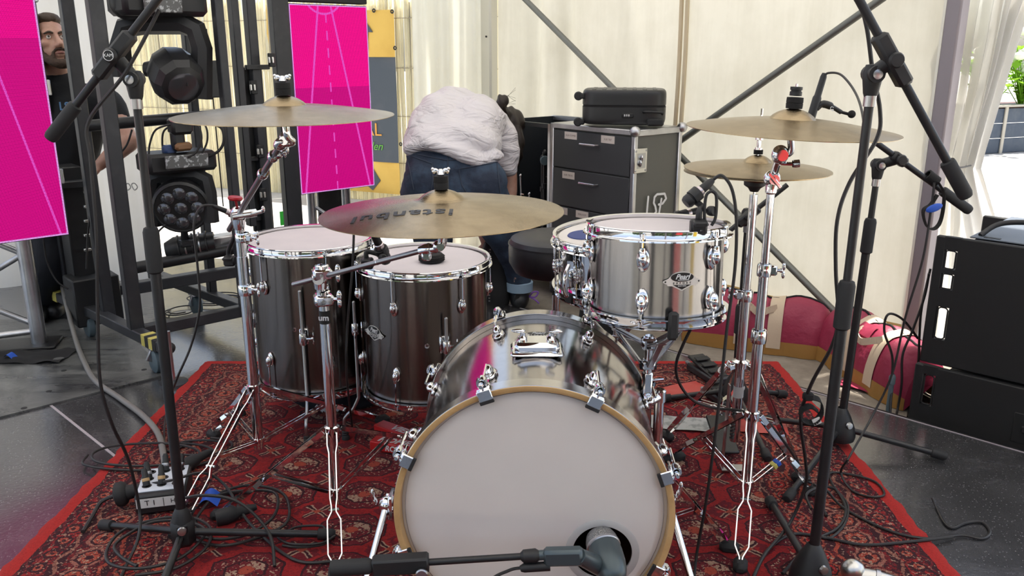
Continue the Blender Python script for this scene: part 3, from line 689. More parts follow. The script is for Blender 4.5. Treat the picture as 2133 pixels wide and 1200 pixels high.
# --- left crash
lc = at(592, 218, 2.10); ln = V((.0, -.012, 1))
cymbal('crash_cymbal', 'bronze crash cymbal in front of the pink screen', lc, .264, ln, .2, .022, .026)
def stand_left():
    B = fl(545, 962); J = at(492, 447, B.y); B = V(((B.x*.6+J.x*.4), B.y, 0)); up = V((0, 0, 1)); t = thing('cymbal_stand', 'chrome boom cymbal stand nearest the lighting cart', 'cymbal stand', B)
    m = MB(); m.tube([B+up*.05, B+up*.68], .0165, 20); part('lower_tube', m, 'chrome', t)
    m = MB(); m.tube([B+up*.64, V((B.x, B.y, J.z))], .0145, 20); part('upper_tube', m, 'chrome', t)
    collar(t, at(512, 603, B.y), up, .017, .032, (.9, -.5, .1)); collar(t, at(505, 494, B.y), up, .0155, .028, (1, -.3, 0))
    J = V((B.x, B.y, J.z)); T = at(585, 300, 2.12); d = (T-J).normalized(); A = J-d*.13
    m = MB(); m.ball(J, (.024, .022, .026), 16, 12); m.tube([J+V((-.01, -.03, 0)), J+V((.05, .01, .004))], .012, 14); m.lathe([(.0145, -.045), (.018, -.03), (.02, 0)], J, up, 16); part('boom_ratchet', m, 'chrome', t)
    m = MB(); m.tube([J+V((.045, -.01, .004)), J+V((.075, -.012, .012))], .006, 10); m.ball(J+V((.078, -.012, .018)), (.006, .006, .010), 8, 8); part('wing_screw', m, 'chrome', t)
    m = MB(); m.tube([A, T], .0085, 14); part('boom_arm', m, 'boom_steel', t)
    for k in (.62, .85): collar(t, J.lerp(T, k), d, .009, .02, (.8, -.4, .3) if k > .7 else None)
    n = V(ln).normalized(); S = lc-n*.045
    m = MB(); m.ball(T, (.018, .015, .026), 14, 10, frame_rot(d)); m.ball(T+V((.012, -.004, .012)), (.014, .012, .02), 12, 10); m.tube([T+V((.012, -.02, .01)), T+V((.012, .02, .01))], .011, 12); m.tube(cr([T, T+V((.03, -.002, .004)), S+V((.002, 0, -.03)), S], 5), .009, 12); part('tilter', m, 'chrome', t)
    m = MB(); m.tube([S, lc+n*.042], .004, 8); m.tube([S-n*.01, lc-n*.012], .009, 12); m.lathe([(.004, -.010), (.016, -.008), (.016, -.001), (.004, 0)], lc, n, 16); part('cymbal_rod', m, 'chrome', t)
    felt_stack(t, lc+n*.0224, n, .0185, .030)
    tripod(t, B, .255, .075, [fl(372, 1120), fl(795, 885), fl(447, 915)])
    p = at(490, 413, B.y-.01); m = MB(); m.lathe([(0, -.006), (.020, -.005), (.022, 0), (.019, .005), (0, .007)], p, (.12, -.05, 1), 20, sq=.8); m.tube([p, J+up*.01], .004, 8); part('red_cap', m, 'red_plastic', t, 'small red plastic cap')
def frame_rot(d):
    x, y, z = frame(d); return Matrix((x, y, z)).transposed()
stand_left()
# --- right crash
kc = at(1651, 247, 2.10); kn = V((.035, -.015, 1))
cymbal('crash_cymbal', 'bronze crash cymbal above the hi-hat, before the cream tent wall', kc, .253, kn, .22, .024, .026)
def stand_right():
    B = fl(1549, 1062); K = at(1607, 400, B.y); B = V(((B.x+K.x)/2, B.y, 0)); up = V((0, 0, 1)); t = thing('cymbal_stand', 'straight chrome cymbal stand to the right of the rack tom', 'cymbal stand', B)
    zz = lambda py: at(1590, py, B.y).z
    m = MB(); m.tube([B+up*.05, B+up*zz(700)], .0150, 20); part('lower_tube', m, 'chrome', t)
    m = MB(); m.tube([B+up*zz(720), B+up*zz(560)], .0128, 20); part('middle_tube', m, 'chrome', t)
    m = MB(); m.tube([B+up*zz(580), B+up*zz(395)], .0105, 20); part('upper_tube', m, 'chrome', t)
    collar(t, B+up*zz(700), up, .0152, .036); collar(t, B+up*zz(562), up, .013, .034, (1, -.2, 0))
    a = V((B.x, B.y, zz(372))); b = at(1625, 322, 2.12); n = V(kn).normalized(); S = kc-n*.03
    m = MB(); m.ball(a, (.022, .018, .022), 16, 12); m.tube([a+V((0, -.024, 0)), a+V((0, .022, 0))], .013, 16); m.lathe([(.0105, -.04), (.0145, -.036), (.015, -.01), (.012, 0)], a, up, 16); g = part('ratchet', m, 'chrome', t)
    m = MB(); m.bar(a+V((-.018, -.028, .018)), a+V((.016, -.028, -.020)), .010, .006, (0, 1, 0), .002); part('wing_screw', m, 'chrome', g)
    m = MB(); m.tube([a, b], .010, 14); m.ball(b, (.022, .017, .024), 16, 12); m.tube([b+V((0, -.022, 0)), b+V((0, .02, 0))], .014, 16); m.tube(cr([b, b+V((.024, -.004, .006)), S-n*.012, S], 5), .0085, 12); g = part('tilter', m, 'chrome', t)
    m = MB(); w = b+V((.03, -.01, -.022)); m.tube([b+V((0, 0, -.022)), w], .0045, 8); m.lathe([(.009, 0), (.010, .004), (.010, .016), (0, .017)], w, (1, -.1, .1), 14); part('screw_knob', m, 'chrome', g)
    m = MB(); m.tube([S, kc+n*.05], .004, 8); m.lathe([(.004, -.010), (.012, -.008), (.012, -.001), (.004, 0)], kc, n, 16); part('cymbal_rod', m, 'chrome', t)
    felt_stack(t, kc+n*.0244, n, .0195, .026, False)
    tripod(t, B, .295, .085, [fl(1541, 1190), fl(1385, 965), fl(1690, 1035)])
    f = fl(1690, 1035); d = (f-B); d.z = 0; d.normalize(); q = (B+d*.022+up*.295).lerp(V((f.x, f.y, .026)), .52); p = B+d*.02+up*.085
    for c, k in (('yellow_tape', .56), ('blue_tape', .66)): m = MB(); m.bar(p.lerp(q, k), p.lerp(q, k+.09), .024, .013, up, .001); part('tape_mark', m, c, t)
stand_right()
# --- hi-hat
HY = 2.42
hc = at(1578, 337, HY)
cymbal('hi_hat_cymbal', 'upper hi-hat cymbal under the right crash', hc, .205, (.012, -.005, 1), .2, .020, .020, text=False)
cymbal('hi_hat_cymbal', 'lower hi-hat cymbal, upside down beneath its twin', hc-V((0, 0, .046)), .205, (-.01, .01, 1), .2, .020, .020, flip=True)
def stand_hat():
    up = V((0, 0, 1)); b = at(1528, 860, HY); B = V(((hc.x*.75+b.x*.25), HY, 0)); t = thing('hi_hat_stand', 'chrome hi-hat stand beside the right cymbal stand', 'hi-hat stand', B); zz = lambda py: at(1550, py, HY).z
    m = MB(); m.tube([B+up*.10, B+up*zz(620)], .0150, 20); part('lower_tube', m, 'chrome', t)
    m = MB(); m.tube([B+up*zz(640), B+up*zz(405)], .0120, 20); part('upper_tube', m, 'chrome', t)
    collar(t, B+up*zz(615), up, .0145, .034, (-1, -.1, .1))
    m = MB(); m.lathe([(.012, -.03), (.018, -.02), (.030, -.012), (.031, .004), (.012, .006)], V((B.x, B.y, hc.z-.055)), up, 20); part('seat_cup', m, 'black_plastic', t)
    m = MB(); m.tube([V((B.x, B.y, zz(430))), at(1588, 226, HY-.01)], .0034, 8); part('pull_rod', m, 'chrome', t)
    p = hc; m = MB(); m.lathe([(.004, .022), (.013, .022), (.013, .034), (.004, .034)], p, up, 16); part('clutch_felt', m, 'felt', t)
    m = MB(); m.lathe([(.004, .034), (.010, .034), (.010, .040), (.006, .042), (.006, .060), (.011, .062), (.011, .080), (.005, .082)], p, up, 16); m.bar(p+V((0, 0, .074)), p+V((-.034, -.01, .078)), .008, .005, up, .001); part('clutch', m, 'chrome', t)
    zc = zz(757); m = MB(); m.lathe([(.0152, -.012), (.026, -.010), (.027, .008), (.0152, .014)], B+up*zc, up, 20)
    for a in (0, 120, 240): m.bar(B+up*zc, B+up*zc+V((.045*math.cos(math.radians(a+200)), .045*math.sin(math.radians(a+200)), -.01)), .016, .020, up, .004)
    part('leg_collar', m, 'chrome', t)
    m = MB(); m.lathe([(.0152, -.018), (.0156, -.018), (.0156, .018), (.0152, .018)], B+up*zz(815), up, 20); part('label_band', m, 'paper', t, 'white printed paper label')
    m = MB(); m.lathe([(.0152, -.01), (.021, -.010), (.022, .01), (.0152, .012)], B+up*zz(860), up, 20); part('brace_collar', m, 'chrome', t)
    for f in (fl(1387, 922), fl(1667, 1010), V((B.x+.05, B.y+.33, 0))):
        d = f-B; d.z = 0; d.normalize(); a = B+d*.045+up*(zc-.012); e = V((f.x, f.y, .028)); g = part('leg', rails(a, e, PROF, .006, .014), 'chrome', t)
        m = MB(); m.box(e-up*.004, (.034, .056, .032), Matrix((up.cross(d), d, up)).transposed(), .010); part('rubber_foot', m, 'rubber', g)
        part('brace', rails(B+d*.02+up*zz(860), a.lerp(e, .5), [(0, .009), (1, .009)], .005, .011), 'chrome', g)
    m = MB()
    for s in (-1, 1): m.bar(B+V((s*.032-.005, -.03, .30)), B+V((s*.036-.005, -.03, .022)), .004, .022, (0, 1, 0))
    m.box(B+V((-.005, -.03, .020)), (.080, .040, .006), None, .001); part('base_frame', m, 'steel', t)
    m = MB(); m.box(B+V((0, .15, .05)), (.070, .20, .010), rotm('X', 12), .003); part('footboard', m, 'black_metal', t)
    m = MB()
    for k in range(9): m.lathe([(.004, -.004), (.0075, -.003), (.0075, .003), (.004, .004)], B+V((-.022, -.045, .22-.011*k)), (0, .3, 1), 10)
    part('chain', m, 'black_metal', t)
stand_hat()
# --- basket stands under the rack tom and the snare
def basket(t, C, z, R, L, arms, hub, tip=True):
    C = V(C); bot = C-V(z)*(L/2+.014); up = V(z)
    m = MB(); m.tube([hub-V((0, 0, .09)), hub+V((0, 0, .02))], .0105, 16); m.box(hub, (.036, .030, .030), None, .005); m.box(hub-V((0, 0, .055)), (.034, .028, .026), None, .005); part('basket_hub', m, 'chrome', t)
    for a in arms:
        d = V((math.sin(math.radians(a)), -math.cos(math.radians(a)), 0)); e = bot+(d-up*d.dot(up)).normalized()*(R+.004); x = V((0, 0, 1)).cross(d)
        q = hub+d*.018; k = q.lerp(e-V((0, 0, .012)), .55)-V((0, 0, .006)); m = MB(); m.bar(q, k, .020, .007, d.cross(V((0, 0, 1))).cross(d), .002); m.bar(k, e-V((0, 0, .014)), .018, .006, (0, 0, 1), .002); m.bar(q-V((0, 0, .055)), k, .016, .006, (0, 0, 1), .002); m.lathe([(0, .012), (.004, .012), (.005, .009), (.005, -.009), (.004, -.012), (0, -.012)], k, x, 10); g = part('basket_arm', m, 'steel', t)
        o = e+d*.016; m = MB(); m.box(o+V((0, 0, .018 if tip else .008)), (.022, .016, .062 if tip else .034), Matrix((x, d, V((0, 0, 1)))).transposed(), .005); m.bar(e-V((0, 0, .012)), o-V((0, 0, .012)), .016, .008, (0, 0, 1)); part('rubber_grip', m, 'rubber', g)
def tom_stand():
    up = V((0, 0, 1)); Bx = at(1372, 860, 2.0); B = V((Bx.x, 2.0, 0)); t = thing('tom_stand', 'chrome basket stand carrying the rack tom', 'drum stand', B); hub = at(1352, 715, 1.955)
    basket(t, TC, tz, .153, .196, (4, -118, 118), hub)
    zz = lambda py: at(1365, py, 1.97).z
    m = MB(); q = V((hub.x, hub.y, zz(780))); m.tube([hub-up*.08, q+up*.02], .0085, 14); part('upper_tube', m, 'chrome', t)
    m = MB(); m.box(V((hub.x, hub.y, zz(758))), (.042, .020, .016), None, .004); part('collar_pad', m, 'rubber', t)
    m = MB(); k = V((hub.x, hub.y, zz(835))); m.box((q+k)/2, (.024, .026, (q-k).length+.03), None, .005); m.tube([k, V((B.x, B.y, k.z))], .012, 14); g = part('angle_bracket', m, 'chrome', t)
    m = MB(); m.tube([q+V((.01, 0, -.01)), q+V((.04, 0, -.006))], .004, 8); part('drum_key_bolt', m, 'chrome', g)
    m = MB(); e = V((B.x, B.y, zz(822))); m.tube([V((B.x, B.y, .05)), e], .0130, 18); m.lathe([(.013, -.03), (.0165, -.03), (.0165, -.002), (.012, .002), (0, .002)], e, up, 18); part('lower_tube', m, 'chrome', t)
    tripod(t, B, .22, .07, [fl(1516, 1152), V((B.x-.06, B.y+.20, 0)), V((B.x-.20, B.y-.02, 0))])
tom_stand()
def snare_stand():
    up = V((0, 0, 1)); B = V((SC.x, SC.y+.02, 0)); t = thing('snare_stand', 'low chrome stand holding the snare drum', 'drum stand', B); hub = V((B.x, B.y, SC.z-.19))
    basket(t, SC, sz, .178, .15, (-100, 20, 140), hub, False)
    m = MB(); m.tube([B+up*.05, hub-up*.05], .012, 16); part('lower_tube', m, 'chrome', t); collar(t, B+up*.36, up, .0122, .03, (-1, -.3, 0))
    tripod(t, B, .25, .08, [B+V((.05, .26, 0)), B+V((-.25, -.04, 0)), B+V((.22, .10, 0))])
snare_stand()
# ------------------------------------------------------------------ microphone stands
UP = V((0, 0, 1))
def mic_stand(label, B, top, feet,  boom=None, house=None, grip=None, sleeve=.6, hub='cone', r=.0125, hz=.07, chrome_ring=True, mark=False):
    B = V((B[0], B[1], 0)); top = V(top); t = thing('microphone_stand', label, 'microphone stand', B)
    s0 = B.lerp(top, sleeve); d = (top-B).normalized(); a = B+d*.06
    m = MB(); m.tube([a, s0], r, 18); part('lower_tube', m, 'black_metal', t)
    m = MB(); m.tube([s0, top], r*.76, 16); part('upper_tube', m, 'black_metal', t)
    m = MB(); m.lathe([(r, -.055), (r+.006, -.05), (r+.006, .045), (r+.003, .055), (r*.76, .058)], s0, d, 20); part('height_clutch', m, 'rubber', t)
    m = MB()
    if hub == 'cone': m.lathe([(0, .035), (.048, .035), (.051, .05), (.046, .075), (.030, .115), (r+.004, .140), (r, .144)], B, UP, 24)
    else: m.box(B+UP*.075, (.058, .058, .085), rotm('Z', 20), .016); m.lathe([(.028, .10), (.022, .125), (r+.002, .14), (r, .142)], B, UP, 20)
    h = part('hub', m, 'black_plastic', t)
    m = MB(); m.lathe([(.010, 0), (.012, .004), (.010, .010), (0, .011)], B+V((.012, -.034, .095)), (.3, -1, .15), 16); part('hub_bolt', m, 'steel', h)
    for f in feet:
        f = V((f[0], f[1], 0)); q = (f-B).normalized(); p0 = B+q*.02+UP*hz; p1 = V((f.x, f.y, .022)); m = MB(); m.tube([p0, p1], .0098, 14); g = part('leg', m, 'black_metal', t)
        e = (p1-p0).normalized(); m = MB(); m.lathe([(.010, -.035), (.0145, -.034), (.0155, -.005), (.0150, .006), (.010, .012), (0, .013)], p1, e, 16); part('rubber_foot', m, 'rubber', g)
    if chrome_ring:
        m = MB(); m.lathe([(r*.76, -.012), (r, -.011), (r, .011), (r*.76, .012)], top-d*.012, d, 16); part('top_ring', m, 'steel', t)
    if boom:
        a, b = V(boom[0]), V(boom[1]); e = (b-a).normalized(); h0, h1 = a+e*(V(house[0])-a).dot(e), a+e*(V(house[1])-a).dot(e); mid = (h0+h1)/2
        m = MB(); m.lathe([(r, -.004), (r+.003, .004), (.019, .026), (.022, .042), (.016, .06), (0, .062)], top, d, 18, sq=.75); pv = top+d*.042; m.tube([pv+V((0, -.022, 0)), pv+V((0, .022, 0))], .017, 16); g = part('swivel', m, 'black_plastic', t)
        m = MB(); m.lathe([(.010, 0), (.010, .004), (.005, .005), (0, .005)], pv+V((0, -.022, 0)), (0, -1, 0), 14); part('swivel_bolt', m, 'steel', g)
        m = MB(); m.bar(h0, h1, .030, .034, (0, 1, 0), .006); m.tube([pv, mid], .015, 12); k = mid+V((0, -.018, 0)); m.lathe([(.015, 0), (.016, .004), (.013, .010), (0, .011)], k, (0, -1, 0), 18); g = part('boom_clutch', m, 'black_plastic', t)
        if mark:
            m = MB(); m.lathe([(.0105, .011), (.0115, .0115), (.0115, .0122), (.0105, .0122)], k, (0, -1, 0), 24); part('mark_ring', m, 'white_paint', g)
            part('maker_mark', text_mb('KAM', .0095, k+V((0, -.0122, 0)), (1, 0, 0), UP), 'white_paint', g)
        m = MB(); m.tube([a, b], .0088, 14); part('boom_arm', m, 'black_metal', t)
        if grip:
            g0 = a+e*(V(grip)-a).dot(e); m = MB(); m.lathe([(.009, 0), (.0145, .002), (.0155, .008), (.0155, (b-g0).length-.008), (.013, (b-g0).length), (0, (b-g0).length)], g0, e, 16); part('end_grip', m, 'rubber', t)
    return t
YL = 1.95
mic_stand('black boom microphone stand at far left with round maker\'s mark', fl(388, 1158), at(284, 205, YL), [fl(218, 1108), fl(690, 1128), fl(330, 1262)],
          (at(362, -45, YL-.03), at(104, 289, YL-.03)), (at(292, 85, YL-.03), at(217, 172, YL-.03)), at(160, 220, YL-.03), .70, 'box', mark=True)
YR = fl(1684, 1240).y
mic_stand('nearest tall black boom stand on the right edge of the rug', fl(1684, 1240), at(1813, 198, YR), [fl(1603, 1058), fl(1990, 1420), fl(1440, 1440)],
          (at(1768, -40, YR-.03), at(2013, 410, YR-.03)), (at(1835, 68, YR-.03), at(1885, 178, YR-.03)), at(1968, 338, YR-.03), .62)
YQ = fl(1745, 930).y
mic_stand('black boom stand standing behind the nearest one, foot on the deck', fl(1745, 932), at(1826, 372, YQ), [fl(1962, 962), fl(1600, 885), fl(1640, 1050)],
          (at(1815, 290, YQ-.03), at(2020, 439, YQ-.03)), (at(1858, 322, YQ-.03), at(1885, 342, YQ-.03)), at(1962, 397, YQ-.03), .80)
YS = fl(1528, 850).y
mic_stand('short black boom stand half hidden behind the hi-hat stand', fl(1528, 850), at(1556, 470, YS), [fl(1378, 842), fl(1632, 832), fl(1597, 965)],
          (at(1640, 385, YS-.05), at(1470, 520, YS-.05)), (at(1580, 432, YS-.05), at(1535, 468, YS-.05)), None, .5)
def kick_boom():
    Y = 1.43; a, b = at(690, 1184, Y), at(1120, 1157, Y+.02); B = at(850, 1185, Y-.03); B = V((B.x, Y-.03, 0)); t = thing('microphone_stand', 'low black boom stand reaching across the bass drum head', 'microphone stand', B); e = (b-a).normalized()
    pv = at(848, 1180, Y); m = MB(); m.tube([B+UP*.06, V((B.x, B.y, pv.z-.02))], .012, 16); part('pole', m, 'black_metal', t)
    m = MB(); m.lathe([(0, .03), (.040, .03), (.042, .05), (.03, .09), (.014, .12)], B, UP, 20); part('hub', m, 'black_plastic', t)
    for f in (V((-.26, -.10, 0)), V((.24, -.14, 0)), V((-.02, .09, 0))):
        q = B+f; m = MB(); m.tube([B+UP*.06, q+UP*.022], .0095, 12); g = part('leg', m, 'black_metal', t); m = MB(); m.ball(q+UP*.022, (.015, .015, .014), 12, 8); part('rubber_foot', m, 'rubber', g)
    h0, h1 = a+e*(at(775, 1180, Y)-a).dot(e), a+e*(at(893, 1175, Y)-a).dot(e); m = MB(); m.bar(h0, h1, .030, .034, UP, .004); g = part('boom_clutch', m, 'black_plastic', t)
    k = a+e*((h1-a).length-.012)+V((0, -.018, -.012)); m = MB(); m.lathe([(.012, 0), (.0125, .005), (.010, .007), (0, .007)], k, (0, -1, 0), 18); part('clutch_bolt', m, 'steel', g)
    m = MB(); m.tube([h1-e*.02, b], .0068, 14); part('boom_arm', m, 'black_metal', t)
    m = MB(); m.lathe([(.007, 0), (.0150, .002), (.0160, .010), (.0160, .075), (.012, .082), (.008, .083)], h0-e*.082, e, 16); m.tube([h0-e*.02, h0+e*.01], .008, 12); part('end_grip', m, 'rubber', t)
    m = MB(); m.lathe([(.007, -.022), (.013, -.016), (.014, .008), (.009, .016)], b-e*.012, e, 16); part('boom_tip', m, 'black_plastic', t)
    # microphone
    K = at(1268, 1169, 1.500); d = V((-.18, .94, .24)).normalized(); t2 = thing('kick_microphone', 'blue-grey bulbous microphone poking into the bass drum port', 'microphone', K-d*.055)
    m = MB(); m.lathe([(0, -.055), (.014, -.053), (.023, -.045), (.029, -.030), (.033, -.006), (.0345, .018), (.034, .035)], K, d, 30); part('body', m, 'mic_blue', t2, sharp=60)
    m = MB(); m.lathe([(.034, .034), (.0358, .036), (.0358, .041), (.034, .043)], K, d, 30); part('band', m, 'alu', t2)
    m = MB(); m.lathe([(.0342, .042), (.0335, .055), (.029, .068), (.018, .077), (0, .080)], K, d, 30); part('grille', m, 'mic_grille', t2, sharp=80)
    c0, c1 = b+e*.012, at(1215, 1158, 1.44); m = MB(); m.tube([b, c0+e*.01], .010, 12); m.bar(c0+V((0, 0, -.004)), c1, .026, .036, UP, .006); m.tube([c1-(c1-c0).normalized()*.01, K+V((-.018, -.006, -.008))], [.016, .020], 14); part('yoke', m, 'mic_blue', t2)
    x0 = c0+V((.012, -.004, -.022)); m = MB(); m.tube([x0, x0-e*.05, x0-e*.058-UP*.002], [.0095, .0095, .006], 14); part('plug', m, 'black_plastic', t2)
    cable('thin black cable leaving the kick microphone plug', [x0-e*.055, x0-e*.08-UP*.004, x0-e*.12-UP*.03, x0-e*.14+V((0, -.02, -.10)), x0-e*.15+V((0, -.04, -.19)), V((x0.x-.14, x0.y-.06, .018))], .0032)
def cable(label, pts, r=.0035, m='cable_black', n=7, name='cable'):
    P = []
    for p in pts:
        if isinstance(p, Vector): P.append(p)
        elif p[2] == 'f': P.append(fl(p[0], p[1], (p[3] if len(p) > 3 else .0115)+r))
        else: P.append(at(*p))
    b = MB(); b.tube(cr(P, 7), r, n); return single(name, b, m, label, 'cable', loc=P[-1])
kick_boom()
# ------------------------------------------------------------------ small microphones
def pencil_mic(label, A, Bp, r=.016, clip=None, name='drum_microphone'):
    """A front grille end, Bp cable end"""
    A = V(A); Bp = V(Bp); d = (Bp-A).normalized(); L = (Bp-A).length; t = thing(name, label, 'microphone', A.lerp(Bp, .5))
    m = MB(); m.lathe([(0, -.002), (r*.9, 0), (r*1.12, .006), (r*1.12, L*.18), (r, L*.20), (r, L*.42), (r*.92, L*.44)], A, d, 20); part('body', m, 'black_plastic', t)
    m = MB(); m.lathe([(r*.86, L*.42), (r*.9, L*.43), (r*.86, L*.56), (r*.7, L*.58)], A, d, 20); part('ring', m, 'silver_band', t)
    m = MB(); m.lathe([(r*.7, L*.56), (r*.74, L*.58), (r*.70, L*.85), (r*.45, L*.98), (0, L)], A, d, 18); part('plug', m, 'black_plastic', t)
    if clip:
        c = V(clip); m = MB(); q = A.lerp(Bp, .35); up = (q-c)
        m.lathe([(r*1.02, -.010), (r*1.25, -.010), (r*1.25, .010), (r*1.02, .010)], q, d, 18); m.tube(cr([q-UP*r, q.lerp(c, .4)+V((.012, 0, 0)), c+UP*.03, c+UP*.004], 5), .007, 10); p = part('rim_clip', m, 'black_plastic', t)
        m = MB(); m.bar(c+UP*.012, c-UP*.022, .036, .026, (0, 1, 0), .005); m.bar(c+UP*.008+V((0, 0, 0)), c+UP*.008+V((0, -.03, -.002)), .030, .010, UP, .003); part('jaw', m, 'black_plastic', p)
        m = MB(); k = q.lerp(c, .5)+V((.024, -.012, 0)); m.lathe([(.010, 0), (.011, .003), (.011, .012), (.008, .016), (0, .016)], k, (.6, -1, .1), 14); part('thumb_knob', m, 'black_plastic', p)
    return t
rim = T3[1]+T3[2]*.108
pencil_mic('black microphone clipped to the rack tom rim', at(1428, 424, 1.84), at(1486, 374, 1.86), .0135, at(1455, 468, 1.80))
m = MB(); a_, b_ = at(1478, 470, 1.80), at(1482, 398, 1.80)
for s in (-1, 1): m.tube(cr([a_+V((s*.004, 0, 0)), a_.lerp(b_, .25)+V((s*.012, 0, 0)), a_.lerp(b_, .85)+V((s*.011, 0, 0)), b_], 6), .0035, 8)
single('slotted_clip', m, 'black_plastic', 'upright black slotted clip bracket on the rack tom rim', 'clip')
pencil_mic('black microphone aimed at the snare from behind the rack tom', at(1405, 452, 2.18), at(1462, 436, 2.22), .0125)
pencil_mic('black microphone over the edge of the badge floor tom', at(805, 545, 2.50), at(775, 478, 2.44), .017, at(765, 545, 2.46))
pencil_mic('small black microphone clipped on the taller floor tom rim', at(510, 455, 2.62), at(440, 428, 2.56), .011, at(478, 540, 2.66))
def gooseneck():
    Y = 2.30; A, B_ = at(1690, 243, Y), at(1716, 158, Y); t = thing('gooseneck_microphone', 'small clip-on microphone with foam tip behind the right crash', 'microphone', A); d = (B_-A).normalized()
    m = MB(); m.lathe([(0, -.03), (.011, -.03), (.0115, .05), (.009, .056), (.0085, .105), (.006, .115), (0, .116)], A, d, 16); part('body', m, 'black_plastic', t)
    m = MB(); P = [at(1700, 226, Y), at(1712, 217, Y), at(1730, 221, Y), at(1752, 234, Y)]; m.tube(cr(P, 5), [.009]*6+[.010]*5+[.006]*5, 12); part('arm', m, 'black_plastic', t)
    part('arm_mark', text_mb('G', .016, at(1733, 227, Y-.011), (1, 0, -.35), UP), 'white_paint', t)
    m = MB(); m.tube([at(1750, 233, Y), at(1772, 239, Y)], .004, 8); m.ball(at(1774, 238, Y), .0105, 14, 10); part('foam_tip', m, 'felt', t)
gooseneck()
cable('thin cable arching from the clip-on microphone to the boom stand', [(1716, 160, 2.30), (1726, 152, 2.29), (1752, 156, 2.25), (1780, 190, 2.15), (1796, 235, 2.0), (1800, 300, 1.93), (1790, 420, 1.90)], .003)
m = MB(); p = T1[1]+V((.03, -.035, .214+.0045)); m.lathe([(0, .026), (.034, .026), (.040, .020), (.041, .013), (.040, .004), (.034, 0), (0, 0)], p, UP, 28)
for k in range(3): m.lathe([(.0405, .005+.006*k), (.0425, .0065+.006*k), (.0405, .008+.006*k)], p, UP, 28)
single('damping_puck', m, 'felt', 'black round ribbed damper sitting on the badge floor tom head', 'drum damper')
m = MB(); m.tube([at(737, 488, 2.38), at(722, 682, 2.40)], .0038, 8); m.ball(at(737, 488, 2.38), .0045, 8, 6)
cable('black cable hanging straight down between the two floor toms', [at(737, 488, 2.38), at(734, 560, 2.38), at(724, 680, 2.40), at(722, 780, 2.42), (735, 900, 'f')], .0036)
# ------------------------------------------------------------------ cables, left
cable('black cable hanging down beside the far left boom stand', [(332, 20, 1.93), (262, 150, 1.91), (185, 252, 1.90), (188, 330, 1.90), (200, 480, 1.90), (203, 640, 1.90), (208, 790, 1.90), (232, 880, 1.92), (268, 960, 1.98), (290, 1060, 'f', .10), (288, 1120, 'f', .05), (262, 1180, 'f'), (240, 1230, 'f')], .0042)
cable('black cable from the taller floor tom microphone down to the floor', [(444, 428, 2.56), (418, 432, 2.54), (404, 470, 2.52), (412, 560, 2.52), (416, 640, 2.52), (398, 720, 2.52), (368, 790, 2.52), (350, 845, 'f', .05), (342, 900, 'f'), (350, 940, 'f'), (400, 920, 'f')], .0038)
cable('thick grey multicore cable running from the cart to the stage box', [(128, 590, 3.95), (140, 640, 3.75), (160, 715, 'f', .02), (178, 760, 'f', .004), (200, 795, 'f', .002), (250, 830, 'f', .002), (300, 868, 'f', .006), (330, 905, 'f'), (341, 950, 'f'), (346, 1000, 'f', .02)], .0105, 'cable_grey', 10)
def coil(label, c, rx, ry, turns, z0, r=.004, seed=1, tail=None, lead=None, wob=.16, m='cable_black'):
    rnd = random.Random(seed); P = list(lead or []); n = int(turns*9)
    cx, cy = c
    for k in range(n):
        a = 2*PI*k/9+seed; w = 1+wob*math.sin(a*.37+seed*2)+rnd.uniform(-.06, .06); P.append(V((cx+math.cos(a)*rx*w+rnd.uniform(-.01, .01), cy+math.sin(a)*ry*w, z0+r+.0035*k/9*2+rnd.uniform(0, .003))))
    P += list(tail or []); b = MB(); b.tube(cr(P, 5), r, 7); single('cable', b, m, label, 'cable', loc=P[0])
c = fl(325, 962); coil('grey cable loop spread wide over the left rug edge', (c.x-.02, c.y), .19, .085, 1.9, .012, .0042, 3)
c = fl(420, 945); coil('small black cable loop beside the left cymbal stand leg', (c.x, c.y), .085, .05, 1.6, .014, .0040, 5)
c = fl(500, 1085); coil('black cable coil on the rug beside the left boom stand foot', (c.x, c.y), .125, .14, 2.6, .012, .0044, 8)
c = fl(330, 1160); coil('black cable looped around the left boom stand legs', (c.x, c.y), .12, .12, 2.2, .030, .0042, 11)
c = fl(640, 1130); coil('thin black cable ring behind the low boom stand grip', (c.x, c.y), .075, .055, 1.5, .012, .0034, 4)
cable('black cable arching over the stage box to the cymbal stand leg', [(372, 1040, 'f', .08), (430, 1032, 'f', .13), (500, 1048, 'f', .12), (560, 1110, 'f', .05), (572, 1180, 'f', .012)], .0044)
cable('dark cable running from the stage box along the rug front', [(300, 1010, 'f', .06), (360, 1000, 'f', .09), (420, 985, 'f', .10), (468, 1010, 'f', .06), (520, 1090, 'f', .02), (610, 1165, 'f'), (690, 1170, 'f')], .0042)
